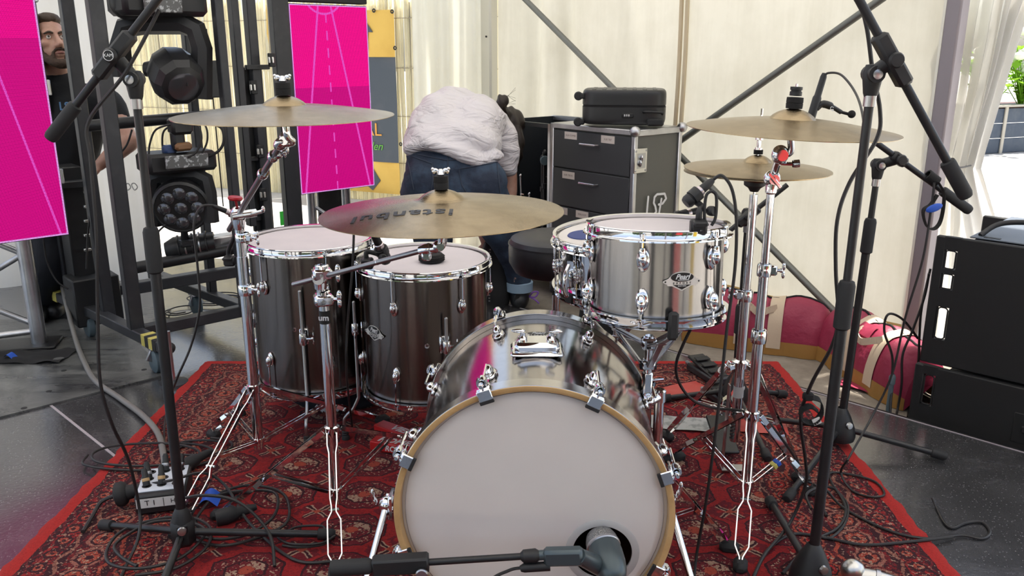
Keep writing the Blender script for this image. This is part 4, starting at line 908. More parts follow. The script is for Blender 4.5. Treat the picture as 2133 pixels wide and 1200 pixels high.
# right
cable('black cable sweeping down the nearest right boom stand', [(1786, -20, 1.84), (1806, 60, 1.83), (1818, 150, 1.83), (1833, 230, 1.84), (1826, 290, 1.84), (1770, 380, 1.84), (1744, 460, 1.84), (1741, 560, 1.85), (1746, 660, 1.85), (1733, 720, 1.86), (1690, 800, 1.90), (1668, 870, 1.95), (1678, 960, 2.0), (1678, 1010, 2.02), (1645, 1090, 'f', .05), (1590, 1160, 'f', .015), (1560, 1230, 'f')], .0044)
cable('black cable from the rack tom microphone straight down to the rug', [(1486, 374, 1.86), (1504, 366, 1.85), (1525, 395, 1.84), (1534, 460, 1.84), (1531, 560, 1.84), (1515, 680, 1.84), (1502, 800, 1.84), (1487, 930, 1.84), (1470, 1050, 1.84), (1452, 1150, 1.84), (1445, 1215, 'f')], .0038)
cable('black cable drooping from under the rack tom to the hi-hat stand', [(1444, 676, 1.98), (1424, 715, 1.99), (1408, 760, 2.0), (1416, 800, 2.05), (1445, 835, 2.1), (1490, 850, 2.2), (1540, 855, 2.2), (1590, 870, 2.2), (1640, 930, 2.22), (1665, 970, 'f', .05), (1700, 1030, 'f'), (1722, 1075, 'f')], .0040)
cable('thin cable dropping from the rear right boom to a loop on the rug', [(1946, 380, 2.53), (1940, 430, 2.52), (1922, 540, 2.50), (1886, 660, 2.50), (1858, 780, 2.50), (1815, 870, 2.48), (1770, 950, 'f', .10), (1752, 985, 'f', .03), (1775, 1022, 'f'), (1815, 1035, 'f'), (1842, 1030, 'f'), (1825, 1005, 'f'), (1780, 990, 'f'), (1730, 985, 'f'), (1735, 1010, 'f'), (1765, 1050, 'f'), (1760, 1090, 'f'), (1730, 1120, 'f'), (1700, 1115, 'f')], .0036)
cable('long cable crossing the right rug edge to a loop on the deck', [(1695, 1010, 'f', .05), (1720, 1020, 'f', .03), (1760, 1060, 'f'), (1850, 1105, 'f'), (1930, 1122, 'f'), (2000, 1115, 'f', .004), (2045, 1122, 'f', .001), (2062, 1108, 'f', .001), (2045, 1088, 'f', .001), (2010, 1090, 'f', .001), (1985, 1100, 'f', .001), (1968, 1090, 'f', .001), (1952, 1060, 'f', .001), (1942, 1037, 'f', .02)], .0040)
cable('grey cable curving along the rug toward the bottom right', [(1985, 1118, 'f', .009), (1900, 1128, 'f'), (1800, 1135, 'f'), (1720, 1120, 'f'), (1650, 1113, 'f'), (1600, 1145, 'f'), (1570, 1200, 'f')], .0042)
cable('short dark cable loop behind the nearest stand tube', [(1690, 1060, 'f', .04), (1680, 1030, 'f', .05), (1710, 1015, 'f', .05), (1740, 1020, 'f', .02), (1762, 1060, 'f'), (1745, 1100, 'f'), (1690, 1130, 'f'), (1630, 1195, 'f')], .0042)
def strap_ring():
    p = at(1690, 850, 1.92); t = thing('cable_tie', 'black hook-and-loop cable strap hanging in a ring on the cable', 'cable tie', p); b = MB()
    P = cr([p+V((-.012, 0, .03)), p+V((.018, -.004, .022)), p+V((.024, -.006, -.01)), p+V((.004, -.010, -.034)), p+V((-.024, -.006, -.026)), p+V((-.022, 0, -.004)), p+V((0, .006, .002)), p+V((.02, .004, -.012))], 6)
    for i in range(len(P)-1): b.bar(P[i], P[i+1], .002, .020, (0, 1, .35))
    part('strap', b, 'felt', t); b = MB(); b.box(p+V((.012, -.012, -.030)), (.020, .003, .018), rotm('Y', -25), .001); part('white_end', b, 'paper', t); b = MB(); b.box(p+V((-.012, -.004, .032)), (.026, .018, .020), None, .004); part('wrap', b, 'felt', t)
strap_ring()
def strap_blue():
    p = at(1945, 440, YQ-.06); t = thing('cable_tie', 'black cable strap with a blue patch hanging from the rear right boom', 'cable tie', p); b = MB()
    P = cr([p+V((.00, 0, .09)), p+V((.024, 0, .05)), p+V((.026, 0, -.02)), p+V((.012, 0, -.052)), p+V((-.014, 0, -.048)), p+V((-.032, 0, .0)), p+V((-.012, 0, .02)), p+V((.004, 0, .05))], 6)
    for i in range(len(P)-1): b.bar(P[i], P[i+1], .002, .020, (0, 1, .1))
    part('strap', b, 'felt', t); b = MB(); b.ball(p+V((-.006, -.012, .012)), (.026, .004, .012), 14, 8, rotm('Y', -20)); part('blue_patch', b, 'blue_tape', t); b = MB(); b.lathe([(.012, -.02), (.017, -.02), (.017, .02), (.012, .02)], p+V((-.004, .03, .095)), (1, 0, -.7), 14); part('wrap', b, 'felt', t)
strap_blue()
# ------------------------------------------------------------------ small things on the rug
def stage_box():
    c = fl(338, 1078); c.z = .012; a = math.radians(14); x = V((math.cos(a), math.sin(a), 0)); y = V((-math.sin(a), math.cos(a), 0)); R = Matrix((x, y, UP)).transposed(); t = thing('stage_box', 'small white-topped stage box with taped channel label', 'stage box', c); W, D, H = .135, .165, .060; o = c+y*D*.5+UP*.002
    m = MB(); m.box(o+UP*H/2, (W, D, H), R, .006); part('case', m, 'black_plastic', t)
    m = MB(); m.box(o+UP*(H+.0015)+y*.006, (W*.92, D*.84, .004), R, .001); part('panel', m, 'panel_white', t)
    for i in range(3):
        for j in range(3):
            q = o+x*(i-1)*.040+y*(.052-j*.042)+UP*(H+.0035); m = MB(); m.lathe([(.008, .0012), (.0125, .0012), (.0135, 0), (0, 0)], q, UP, 18); s_ = part('socket', m, 'black_plastic', t)
    for i, j, L in ((-1, 2, .05), (0, 2, .055), (-1, 1, .05), (1, 0, .045), (0, 0, .05)):
        q = o+x*(i*.040)+y*(.052-j*.042)+UP*(H+.004); e = (UP+y*.5+x*(.15*i)).normalized(); m = MB(); m.lathe([(.0095, 0), (.010, .004), (.010, L*.5), (.0085, L*.55), (.0085, L*.85), (.005, L), (0, L)], q, e, 14); part('plug', m, 'black_plastic', t)
        m = MB(); m.lathe([(.0102, L*.26), (.0106, L*.28), (.0106, L*.42), (.0102, L*.44)], q, e, 14); part('plug_ring', m, 'maple' if j == 2 else 'steel', t)
    f = o-y*(D/2+.0008)+UP*.036; m = MB(); m.box(f, (W*.94, .0012, .028), R); part('label_tape', m, 'paper', t, 'white label tape with handwriting')
    part('handwriting', text_mb('T 1', .022, f-y*.001-x*.026, x, UP, extrude=.0003), 'badge_black', t); part('handwriting', text_mb('Hi', .019, f-y*.001+x*.036, x, UP, extrude=.0003), 'badge_black', t)
    m = MB(); m.box(f-y*.0008+x*.009, (.0015, .0008, .026), R); part('pen_line', m, 'badge_black', t)
mat('panel_white', (.66, .70, .78), .4)
stage_box()
def power_plug():
    p = fl(248, 1030, .05); t = thing('cable_drum_end', 'black rubber connector with flange left of the stage box', 'connector', p-UP*.035); d = V((1, .25, .15)).normalized()
    m = MB(); m.lathe([(0, -.012), (.020, -.012), (.034, -.006), (.036, .010), (.030, .020), (.022, .024), (.018, .05), (.014, .075), (0, .076)], p, d, 18); part('body', m, 'rubber', t)
    m = MB(); m.tube(cr([p-d*.01, p-d*.05-UP*.01, p+V((-.05, -.06, -.03)), p+V((-.04, -.14, -.034))], 5), .006, 8); part('lead', m, 'cable_black', t)
power_plug()
def dark_plug(px, py, lab, ax=(1, .4, .3), s=1.0):
    p = fl(px, py, .03); m = MB(); d = V(ax).normalized(); m.lathe([(0, -.02*s), (.016*s, -.02*s), (.019*s, 0), (.016*s, .02*s), (.012*s, .026*s), (.010*s, .05*s), (.006*s, .065*s), (0, .066*s)], p, d, 14); single('plug', m, 'rubber', lab, 'plug')
dark_plug(395, 965, 'black round plug lying behind the stage box', (.6, .6, .2), 1.2); dark_plug(375, 985, 'second black plug resting against the stage box panel', (-.4, .6, .5)); dark_plug(470, 1075, 'square black plug end on the rug by the cymbal stand leg', (1, .5, .1), 1.3)
for (px, py, lab, col) in ((440, 1040, 'blue tape tab among the cables beside the stage box', 'blue_tape'),):
    p = fl(px, py, .03); m = MB(); m.grid(lambda u, v: p+V(((u-.5)*.05, (v-.5)*.05, .012*math.sin(u*4)+.01*v)), 8, 5); single('tape_tab', m, col, lab, 'tape', kind=None)
def stick_pack(px, py, txt, lab, ang):
    c = fl(px, py, .012); a = math.radians(ang); x = V((math.cos(a), math.sin(a), 0)); y = V((-math.sin(a), math.cos(a), 0)); R = Matrix((x, y, UP)).transposed(); t = thing('drumstick_box', lab, 'drumstick box', c)
    m = MB(); m.box(c+UP*.017, (.22, .05, .032), R, .003); part('carton', m, 'red_carton', t)
    part('lettering', text_mb(txt, .043, c+UP*.0334+x*.0, x, y, bold=.0012, shear=.2), 'white_paint', t)
    part('lettering', text_mb(txt, .026, c+UP*.017-y*.0254, x, UP, bold=.0008, shear=.2), 'white_paint', t)
mat('red_carton', (.55, .02, .022), .4)
stick_pack(838, 915, 'VIEM', 'red drumstick carton lying farther under the badge floor tom', -36); stick_pack(840, 942, 'ROHEMA', 'red drumstick carton lying nearest the bass drum hoop', -20)
def soft_bag():
    c = fl(690, 862, .012); t = thing('cloth_bag', 'dark navy cloth bag with white print under the floor toms', 'bag', c)
    def f(u, v):
        a = 2*PI*u; r = math.sin(PI*min(1, v*.98+.02)/1.0)**.6; n_ = noise.noise(V((math.cos(a)*2, math.sin(a)*2, v*3)))
        return c+V((.02+math.cos(a)*.20*r*(1+.2*n_), .10+math.sin(a)*.12*r*(1+.25*n_), .11*(1-math.cos(PI*v))/2*(1+.3*n_)))
    m = MB(); m.grid(f, 36, 16, wrap=True); part('cloth', m, 'navy_cloth', t, sharp=180)
    m = MB()
    for k in range(5):
        q = f(.70+.016*k, .30+.04*(k % 3)); m.box(q+V((0, -.010, .004)), (.012, .004, .034), rotm('Y', 25*(k-2)), .001)
    part('white_print', m, 'white_paint', t)
mat('navy_cloth', (.012, .014, .022), .9, bump=(8, .6, .02))
soft_bag()
def pedal(px, py, lab, s=1.0):
    c = fl(px, py, .012); R = rotm('Z', 20); t = thing('foot_pedal', lab, 'foot pedal', c); m = MB(); m.box(c+UP*.016, (.085*s, .20*s, .030), R, .006); part('body', m, 'cart_paint', t)
    m = MB(); m.box(c+UP*.042+R @ V((0, .01, 0)), (.075*s, .19*s, .012), R @ rotm('X', 8), .004); g = part('treadle', m, 'black_plastic', t)
    for k in range(3): m = MB(); m.box(c+UP*.050+R @ V((0, -.05+.05*k, .007*k-.003)), (.062*s, .030*s, .005), R @ rotm('X', 8), .002); part('grip_pad', m, 'rubber', g)
    m = MB(); m.lathe([(.008, 0), (.008, .03), (0, .032)], c+UP*.02+R @ V((-.02, .10*s, 0)), R @ V((0, 1, 0)), 12); part('jack', m, 'steel', t)
pedal(1475, 785, 'long black effects pedal standing behind the hi-hat stand'); pedal(1502, 838, 'smaller black pedal right behind the hi-hat legs', .7)
def sheet(px, py, w, d, ang, m_, lab, name='paper_sheet', cat='paper', z=.0125):
    c = fl(px, py, z); R = rotm('Z', ang); m = MB(); m.grid(lambda u, v: c+R @ V(((u-.5)*w, (v-.5)*d, .004+.006*noise.noise(V((u*3, v*3, px))))), 10, 10); o = single(name, m, m_, lab, cat, sharp=180); return o
mat('red_sheet', (.50, .06, .05), .45); mat('grey_print', (.42, .42, .41), .6, var=(30, (.26, .27, .26), .5, .6))
sheet(1425, 815, .20, .12, 25, 'red_sheet', 'translucent red sheet lying on the rug left of the hi-hat'); sheet(1590, 892, .16, .10, -10, 'red_sheet', 'red sheet lying between the right stand legs'); sheet(1440, 885, .30, .11, -8, 'grey_print', 'pale printed paper strip on the rug beneath the hi-hat legs')
def silver_thing():
    c = fl(1775, 1195, .03); t = thing('clamp', 'polished silver clamp head lying at the bottom right rug edge', 'clamp', V((c.x, c.y, .012))); d = V((1, -.35, -.10)).normalized()
    m = MB(); m.ball(c+UP*.01, (.030, .026, .028), 18, 12); part('dome', m, 'badge_silver', t)
    m = MB(); m.tube([c+d*.01, c+d*.05, c+d*.12], [.020, .024, .021], 16); part('barrel', m, 'badge_silver', t)
    m = MB(); m.lathe([(.022, .05), (.0265, .052), (.0265, .062), (.022, .064)], c, d, 18); part('collar', m, 'alu', t)
silver_thing()
# ------------------------------------------------------------------ LED screens
def led_mat(name):
    t = NT(name); x, y, z = t.xyz(t.tc.outputs['UV']); 
    # picture: bright upper two thirds, darker below, thin pale guide lines; fine pixel grid
    px = ((x*LEDN[0]).frac()-.5).abs(); py = ((y*LEDN[1]).frac()-.5).abs(); dot = (px.max(py)).lt(.40)
    return t, x, y, dot
LEDN = (96, 192)
def led_screen(mn, label, TL, TR, BR_, BL, line_fn, split, thick=.07, strength=1.2):
    global LEDN
    t0 = NT(mn); x, y, z = t0.xyz(t0.tc.outputs['UV'])
    px = ((x*128).frac()-.5).abs(); py = ((y*256).frac()-.5).abs(); dot = (px.max(py)).lt(.36)
    c = t0.mix(y.lt(split), (.95, .004, .25), (.62, .004, .20)); c = t0.mix(line_fn(t0, x, y), c, (.85, .10, .62))
    edge = (x-.5).abs().gt(.488).max((y-.5).abs().gt(.4945)); c = t0.mix(edge, c, (.75, .42, .95))
    c = t0.mix(dot, (.12, .0, .06), c)
    t0.set(col=(.01, .0, .005), rough=.7, spec=.1, ecol=c, emit=strength)
    TL, TR, BR_, BL = map(V, (TL, TR, BR_, BL)); xa = (BR_-BL).normalized(); n = xa.cross(UP).normalized(); n = n if n.y < 0 else -n
    t = thing('led_screen', label, 'led screen', BL)
    me = bpy.data.meshes.new('display'); off = base(t); me.from_pydata([tuple(p-off) for p in (BL, BR_, TR, TL)], [], [(0, 1, 2, 3)]); uv = me.uv_layers.new()
    for i, k in enumerate(((0, 0), (1, 0), (1, 1), (0, 1))): uv.data[i].uv = k
    part('display', me, mn, t, 'glowing magenta display face')
    W = (BR_-BL).length; Hh = (TL-BL).length; c = (TL+BR_)/2-n*(thick/2+.002); R = Matrix((xa, n, UP)).transposed()
    m = MB(); m.box(c, (W+.006, thick, Hh+.006), R, .004); part('cabinet', m, 'cart_paint', t)
    for s in (-1, 1):
        for k in (.2, .5, .8): m = MB(); m.box(BL.lerp(TL, k)+(BR_-BL)*(.5+.5*s)-n*(thick*.6)+xa*s*.012, (.018, .03, .06), R, .003); part('latch', m, 'steel', t)
    return t, n, xa
lr0, lr1 = at(628, 405, 4.25), at(780, 386, 4.55)
def up_to(p, py):
    lo = p.copy(); d = ray(0, py); 
    # height on the vertical through p whose picture row is py
    k = None
    for i in range(400):
        z = p.z+.005*i; Z = p.y*_c+(CAMH-z)*_s; dn = -p.y*_s+(CAMH-z)*_c
        if 600+FOC*dn/Z <= py: return V((p.x, p.y, z))
    return V((p.x, p.y, p.z+2))
hr = up_to(lr0, 8).z
def lines_r(t, x, y):
    # a tall narrow V of pale guide lines, a dashed middle line, an arc on top
    l1 = ((x-.36)+(y-1)*-.30-.0).abs().lt(.012); l2 = ((x-.52)-(y*-1+1)*.42).abs().lt(.012); md = ((x-.45)-(y*-1+1)*.035).abs().lt(.009)*((y*11).frac().lt(.55))
    arc = (((x-.43)*(x-.43)+(y-1.06)*(y-1.06)*5.2)._m('POWER', .5)-.24).abs().lt(.012)
    return l1.max(l2).max(md).max(arc)
led_screen('led_picture_small', 'smaller magenta LED screen behind the left crash cymbal', V((lr0.x, lr0.y, hr)), V((lr1.x, lr1.y, hr)), V((lr1.x, lr1.y, lr0.z)), lr0, lines_r, .57)
ll1 = at(143, 488, 3.35); dl = (lr1-lr0); dl.z = 0; ll0 = ll1-dl.normalized()*.50; ll0.z = ll1.z; zt = ll1.z+1.15
led_screen('led_picture_large', 'large magenta LED screen cut off by the left picture edge', V((ll0.x, ll0.y, zt)), V((ll1.x, ll1.y, zt)), ll1, ll0, lambda t, x, y: ((x-.60)-(y*-1+.72)*.48).abs().lt(.008).max(((x-.15)-(y-.3)*.5).abs().lt(.006)), .66)
# dark frame left of and above the smaller screen (an unlit module seen from behind)
def back_module():
    n = V((dl.y, -dl.x, 0)).normalized(); xa = dl.normalized(); A = lr0-xa*.03+n*.0; R = Matrix((xa, n, UP)).transposed(); t = thing('screen_frame', 'black steel screen support frame with latches beside the smaller screen', 'screen frame', V((A.x, A.y, 0)))
    def px_post(p0, p1, Y, w, d=.05, m_='cart_paint'):
        a, b = at(*p0, Y), at(*p1, Y); b = V((a.x, a.y, b.z)); m = MB(); m.box((a+b)/2, (w, d, abs(a.z-b.z)), R, .004); return part('post', m, m_, t)
    px_post((612, 475), (575, -60), 4.22, .085); px_post((556, 478), (512, -60), 4.10, .045); px_post((524, 470), (490, -60), 4.02, .035)
    a = at(535, 300, 4.12); m = MB(); m.box(V((a.x, a.y, (at(535, 480, 4.12).z+at(535, 140, 4.12).z)/2)), (.10, .03, at(535, 140, 4.12).z-at(535, 480, 4.12).z), R, .004); part('back_plate', m, 'gasket', t)
    for (px, py) in ((528, 182), (543, 315), (549, 405), (566, 125)):
        p = at(px, py, 4.06); m = MB(); m.box(p, (.034, .016, .062), R, .003); g = part('latch_plate', m, 'black_plastic', t)
        for s in (-.008, .008): m = MB(); m.box(p+V((s, -.012, 0)), (.010, .010, .028), R, .002); part('latch_tongue', m, 'badge_silver', g)
    for py in (140, 225, 330, 455): m = MB(); p = at(536, py, 4.08); m.box(p, (.12, .02, .022), R, .003); part('crossbar', m, 'black_metal', t)
    m = MB(); m.box(at(587, 455, 4.15), (.018, .004, .07), R); part('green_tab', m, 'green_tape', t, 'bright green tape tab')
    m = MB(); q0 = V((lr0.x, lr0.y, hr+.006)); q1 = V((lr1.x, lr1.y, hr+.006)); m.box((q0+q1)/2-n*.03+UP*.12, ((q1-q0).length+.01, .06, .23), R, .004); part('upper_module', m, 'gasket', t)
    # truss leg under the screen
    for px, py0 in ((648, 408), (720, 396)):
        a = at(px, py0, 4.5); m = MB(); m.tube([V((a.x, a.y, .0)), V((a.x, a.y, a.z+.05))], .025, 14); part('truss_tube', m, 'alu', t)
    a, b = at(655, 430, 4.5), at(715, 470, 4.5); m = MB(); m.tube([a, b], .010, 10); m.tube([at(655, 470, 4.5), at(715, 510, 4.5)], .010, 10); part('truss_web', m, 'alu', t)
    m = MB(); m.box(at(690, 440, 4.62), (.16, .02, .30), R, .004); part('vent_panel', m, 'cart_paint', t)
back_module()
# silver truss under the large left screen
def truss():
    b = fl(84, 722); t = thing('truss_leg', 'silver aluminium truss leg under the large pink screen', 'truss', b); x = V((-1, -.25, 0)).normalized()
    q = b+x*.30; top = at(60, 480, b.y).z+.1
    for p in (b, q): m = MB(); m.tube([p+UP*.02, V((p.x, p.y, top))], .032 if p is b else .028, 18); part('chord', m, 'alu', t)
    zs = [.06, .22, .40, .58]
    for i in range(3):
        a, c = (b, q) if i % 2 == 0 else (q, b); m = MB(); m.tube([a+UP*(.10+.16*i), c+UP*(.27+.16*i)], .013, 10); part('web', m, 'alu', t)
    m = MB(); m.tube([b+UP*.075, q+UP*.055], .014, 10); part('web', m, 'alu', t)
    m = MB(); m.box((b+q)/2+UP*.016, (.46, .16, .012), rotm('Z', math.degrees(math.atan2(x.y, x.x))), .004); part('base_plate', m, 'black_metal', t)
truss()
def rag():
    c = fl(60, 745, .008); m = MB(); m.grid(lambda u, v: c+V(((u-.5)*.34, (v-.5)*.16, .014+.018*noise.noise(V((u*4, v*3, 2)))-.012*max(abs(u-.5), abs(v-.5)))), 20, 12); single('black_rag', m, 'felt', 'crumpled black cloth at the foot of the truss leg', 'cloth', sharp=180)
rag()
m = MB(); p = fl(24, 742, .03); m.grid(lambda u, v: p+V(((u-.5)*.05, (v-.5)*.04, .012*math.sin(u*5))), 8, 5); single('tape_tab', m, 'blue_tape', 'small blue tape scrap on the black cloth', 'tape', sharp=180)
# ------------------------------------------------------------------ lighting cart
def cart():
    c0 = fl(335, 742); c1 = fl(222, 682); zb = .115
    A = fl(342, 722, zb+.02); Bk = fl(102, 605, zb+.02); fr = (A-Bk); fr.z = 0; frn = fr.normalized()        # side rail, near end A
    D1 = fl(512, 650, zb+.02); rt = (D1-fl(285, 697, zb+.02)); rt.z = 0; rtn = rt.normalized(); L2 = rt.length+.02
    t = thing('lighting_cart', 'black steel lighting cart on castors holding the moving lights', 'lighting cart', V((A.x, A.y, 0)))
    P0 = fl(284, 692, zb+.02)                                                                                # near corner post foot
    R = Matrix((rtn, UP.cross(rtn), UP)).transposed()
    def rail(a, b, w=.045, h=.05, nm='rail'): m = MB(); m.bar(a, b, w, h, UP, .004); return part(nm, m, 'cart_paint', t)
    rail(Bk, A+frn*.0, .05, .045, 'side_rail')
    rail(P0, P0+rtn*L2, .045, .05, 'front_rail')
    S2 = fl(226, 655, zb+.02)
    S3 = fl(150, 620, zb+.02)
    rail(S3, S3+rtn*L2, .045, .05, 'cross_rail'); rail(Bk+rtn*L2, A+rtn*L2, .05, .045, 'side_rail')
    for k in range(4):      # hazard tape on the rail ends
        p = A-frn*(.02+.032*k); m = MB(); m.bar(p, p-frn*.032, .053, .048, UP, .001); part('hazard_tape', m, 'yellow_tape' if k % 2 else 'gasket', t)
    for k in range(3): p = Bk+frn*(.01+.05*k); m = MB(); m.bar(p, p+frn*.05, .053, .048, UP, .001); part('hazard_tape', m, 'gasket' if k % 2 else 'yellow_tape', t)
    m = MB(); m.ball(A+frn*.03, (.03, .03, .025), 12, 8); part('end_bumper', m, 'rubber', t)
    for p in (A-frn*.09, A-frn*.75, A-frn*.09+rtn*L2, A-frn*.75+rtn*L2):
        q = V((p.x, p.y, .055)); m = MB(); m.lathe([(0, -.018), (.040, -.018), (.052, -.012), (.054, 0), (.052, .012), (.040, .018), (0, .018)], q, rtn, 22); w = part('castor', m, 'castor_blue', t)
        m = MB(); m.box(q+UP*.055, (.05, .06, .012), R, .003); m.bar(q+UP*.055, q+rtn*.026, .014, .03, rtn, .002); m.bar(q+UP*.055, q-rtn*.026, .014, .03, rtn, .002); part('fork', m, 'steel', w)
    # uprights
    def post(foot, toppx, w=.055, d=.055):
        topz = 2.2; m = MB(); m.box(V((foot.x, foot.y, (zb+topz)/2)), (w, d, topz-zb), R, .004); return part('post', m, 'cart_paint', t)
    post(P0, None); post(S2, None, .05, .05); post(S3, None, .05, .05); post(P0+rtn*(L2-.02), None, .035, .05); post(S2+rtn*(L2-.02), None, .035, .05)
    # bars carrying the lights
    YB = (P0.y+S2.y)/2+.12
    def hbar(pa, pb, r, nm, Y=YB): a, b = at(*pa, Y), at(*pb, Y+.18); m = MB(); m.tube([a, b], r, 16); return part(nm, m, 'black_metal', t), a, b
    hbar((185, 262), (470, 238), .024, 'light_bar'); hbar((262, 562), (520, 512), .026, 'light_bar')
    m = MB(); a, b = at(275, 600, YB+.05), at(520, 560, YB+.2); m.bar(a, b, .06, .05, UP, .004); part('lower_beam', m, 'cart_paint', t)
    a, b = at(180, 645, YB+.15), at(185, 575, YB+.15); m = MB(); m.box(at(195, 620, YB+.15), (.20, .16, .22), R, .006); part('power_box', m, 'black_plastic', t)
    m = MB(); m.box(at(155, 470, YB+.2), (.09, .14, .55), R, .005); g = part('dimmer_rack', m, 'black_plastic', t)
    for py in (400, 430, 460, 490, 520): m = MB(); m.box(at(182, py, YB+.12), (.03, .02, .012), R, .002); part('socket', m, 'badge_silver', g)
    m = MB(); m.box(at(135, 385, YB+.1), (.22, .05, .03), R, .004); part('shelf_bracket', m, 'cart_paint', t)
    for k, (pa, pb) in enumerate((((455, 20), (500, 430)), ((430, 60), (465, 430)))): m = MB(); m.tube([at(*pa, YB+.3), at(*pb, YB+.3)], .003, 6); part('stay_wire', m, 'black_metal', t)
    m = MB(); m.box(at(436, 165, YB+.25), (.13, .03, .16), R, .004); part('bracket_plate', m, 'black_metal', t)
    return t, YB, R, rtn
mat('castor_blue', (.10, .14, .16), .5)
CART, YB, CR_, rtn = cart()
def moving_head(label, bx, by, Y, kind):
    """kind: spot (faceted head hanging in a big yoke) or wash (ring of lenses)"""
    s = Y*1.0/FOC*1.03
    if kind == 'spot':
        c = at(365, 155, Y); t = thing('moving_light', label, 'moving light', at(350, 45, Y)); d = V((.55, -.75, -.42)).normalized()
        m = MB()                                                # octagonal yoke
        P = [at(*p, Y+.02) for p in ((256, 160), (250, 100), (262, 58), (300, 48), (380, 48), (408, 62), (420, 100), (420, 205))]
        m.tube(P, .046, 8)
        part('yoke', m, 'black_plastic', t)
        x, y, z = frame(d); m = MB(); o = c
        m.lathe([(0, -.125), (.055, -.12), (.085, -.09), (.108, -.03), (.112, .03), (.105, .075), (.085, .105), (.06, .115), (0, .115)], o, d, 10); part('head', m, 'black_metal', t, sharp=20)
        m = MB(); m.lathe([(.058, .112), (.062, .118), (.05, .122), (0, .120)], o, d, 20); part('lens', m, 'lens', t)
        for k in range(5): m = MB(); q = o+V((.03+.012*k, -.085, -.02)); m.box(q, (.006, .012, .05), rotm('Z', 30), .002); part('cooling_fin', m, 'black_plastic', t)
        for s_ in (-1, 1): m = MB(); m.lathe([(0, .02), (.03, .02), (.034, 0), (.034, -.02)], o+V((.115*s_, .03, .02)), (s_, 0, 0), 16); part('pivot', m, 'black_plastic', t)
    else:
        c = at(378, 425, Y); t = thing('moving_light', label, 'moving light', at(372, 280, Y)); d = V((.28, -.93, -.22)).normalized(); x, y, z = frame(d)
        m = MB(); m.box(at(368, 335, Y+.02), (.29, .17, .085), CR_, .014); g = part('base', m, 'black_plastic', t)
        m = MB(); m.box(at(390, 336, Y-.075), (.18, .012, .055), CR_, .004); part('display_panel', m, 'panel_print', g)
        m = MB(); P = [at(*p, Y+.02) for p in ((322, 470), (316, 400), (322, 372), (340, 366), (410, 366), (428, 374), (434, 400), (440, 462))]
        m.tube(P, .036, 8)
        part('yoke', m, 'black_plastic', t)
        m = MB(); m.lathe([(0, -.10), (.06, -.095), (.10, -.05), (.118, .0), (.118, .04), (.108, .05)], c, d, 30); part('head', m, 'black_metal', t)
        m = MB(); m.lathe([(.108, .05), (.104, .046), (0, .044)], c, d, 30); part('face', m, 'gasket', t)
        for k in range(9):
            q = c+d*.046 if k == 0 else c+d*.046+(x*math.cos(PI*2*k/8)+y*math.sin(PI*2*k/8))*.068
            m = MB(); m.lathe([(.026, 0), (.027, .004), (.024, .005), (.018, .010), (.010, .013), (0, .014)], q, d, 16); part('lens', m, 'lens', t)
    return t
mat('lens', (.10, .10, .11), .12, .6, coat=.6); mat('panel_print', (.10, .10, .10), .35, var=(60, (.42, .43, .44), .54, .58))
moving_head('big faceted moving light hanging in its yoke on the cart', 0, 0, YB+.05, 'spot')
moving_head('moving wash light with nine round lenses on the cart', 0, 0, YB+.02, 'wash')
def upper_light():
    Y = YB+.05; t = thing('moving_light', 'moving light base cut off by the top picture edge', 'moving light', at(330, 35, Y)); m = MB(); m.box(at(328, 8, Y), (.34, .22, .10), CR_, .02); part('base', m, 'black_plastic', t)
    m = MB(); m.box(at(340, 10, Y-.115), (.15, .012, .06), CR_, .004); part('display_panel', m, 'panel_print', t)
    m = MB(); m.ball(at(265, 5, Y-.05), (.07, .08, .07), 16, 10); part('side_pod', m, 'black_plastic', t)
upper_light()
def lower_light():
    Y = YB+.10; t = thing('moving_light', 'moving light lying low on the bottom cart bar', 'moving light', at(400, 540, Y)); a, b = at(345, 522, Y), at(448, 505, Y+.06); m = MB(); m.tube([a, a.lerp(b, .2), b], [.035, .055, .05], 18); part('body', m, 'black_metal', t)
    e = (b-a).normalized()
    for k in range(5): m = MB(); m.lathe([(.055, -.004), (.060, -.003), (.060, .003), (.055, .004)], a.lerp(b, .28+.14*k), e, 20); part('cooling_ring', m, 'steel' if k % 2 else 'black_metal', t)
    m = MB(); m.lathe([(.012, 0), (.018, .01), (.014, .06), (.02, .075), (0, .078)], at(386, 505, Y), UP, 12); m.box(at(395, 505, Y), (.10, .06, .03), CR_, .006); part('stem', m, 'black_plastic', t)
    m = MB(); m.box(at(460, 500, Y+.1), (.20, .08, .05), CR_, .008); part('rail_clamp', m, 'steel', t)
lower_light()
def clamp_bundle():
    Y = YB-.02; c = at(375, 262, Y); t = thing('light_clamp', 'black hook clamp and cable bundle above the wash light', 'clamp', at(375, 300, Y)); m = MB(); m.box(c, (.09, .07, .07), CR_, .012); m.box(at(370, 290, Y), (.05, .05, .10), CR_, .01); part('hook', m, 'black_metal', t)
    m = MB(); m.box(at(380, 305, Y), (.07, .05, .035), CR_, .01); part('knob', m, 'orange_knob', t)
    m = MB(); m.box(at(352, 312, Y), (.05, .05, .04), CR_, .01); part('power_plug', m, 'blue_plug', t)
mat('orange_knob', (.22, .11, .05), .4); mat('blue_plug', (.03, .06, .16), .4)
clamp_bundle()
yc = YB-.06
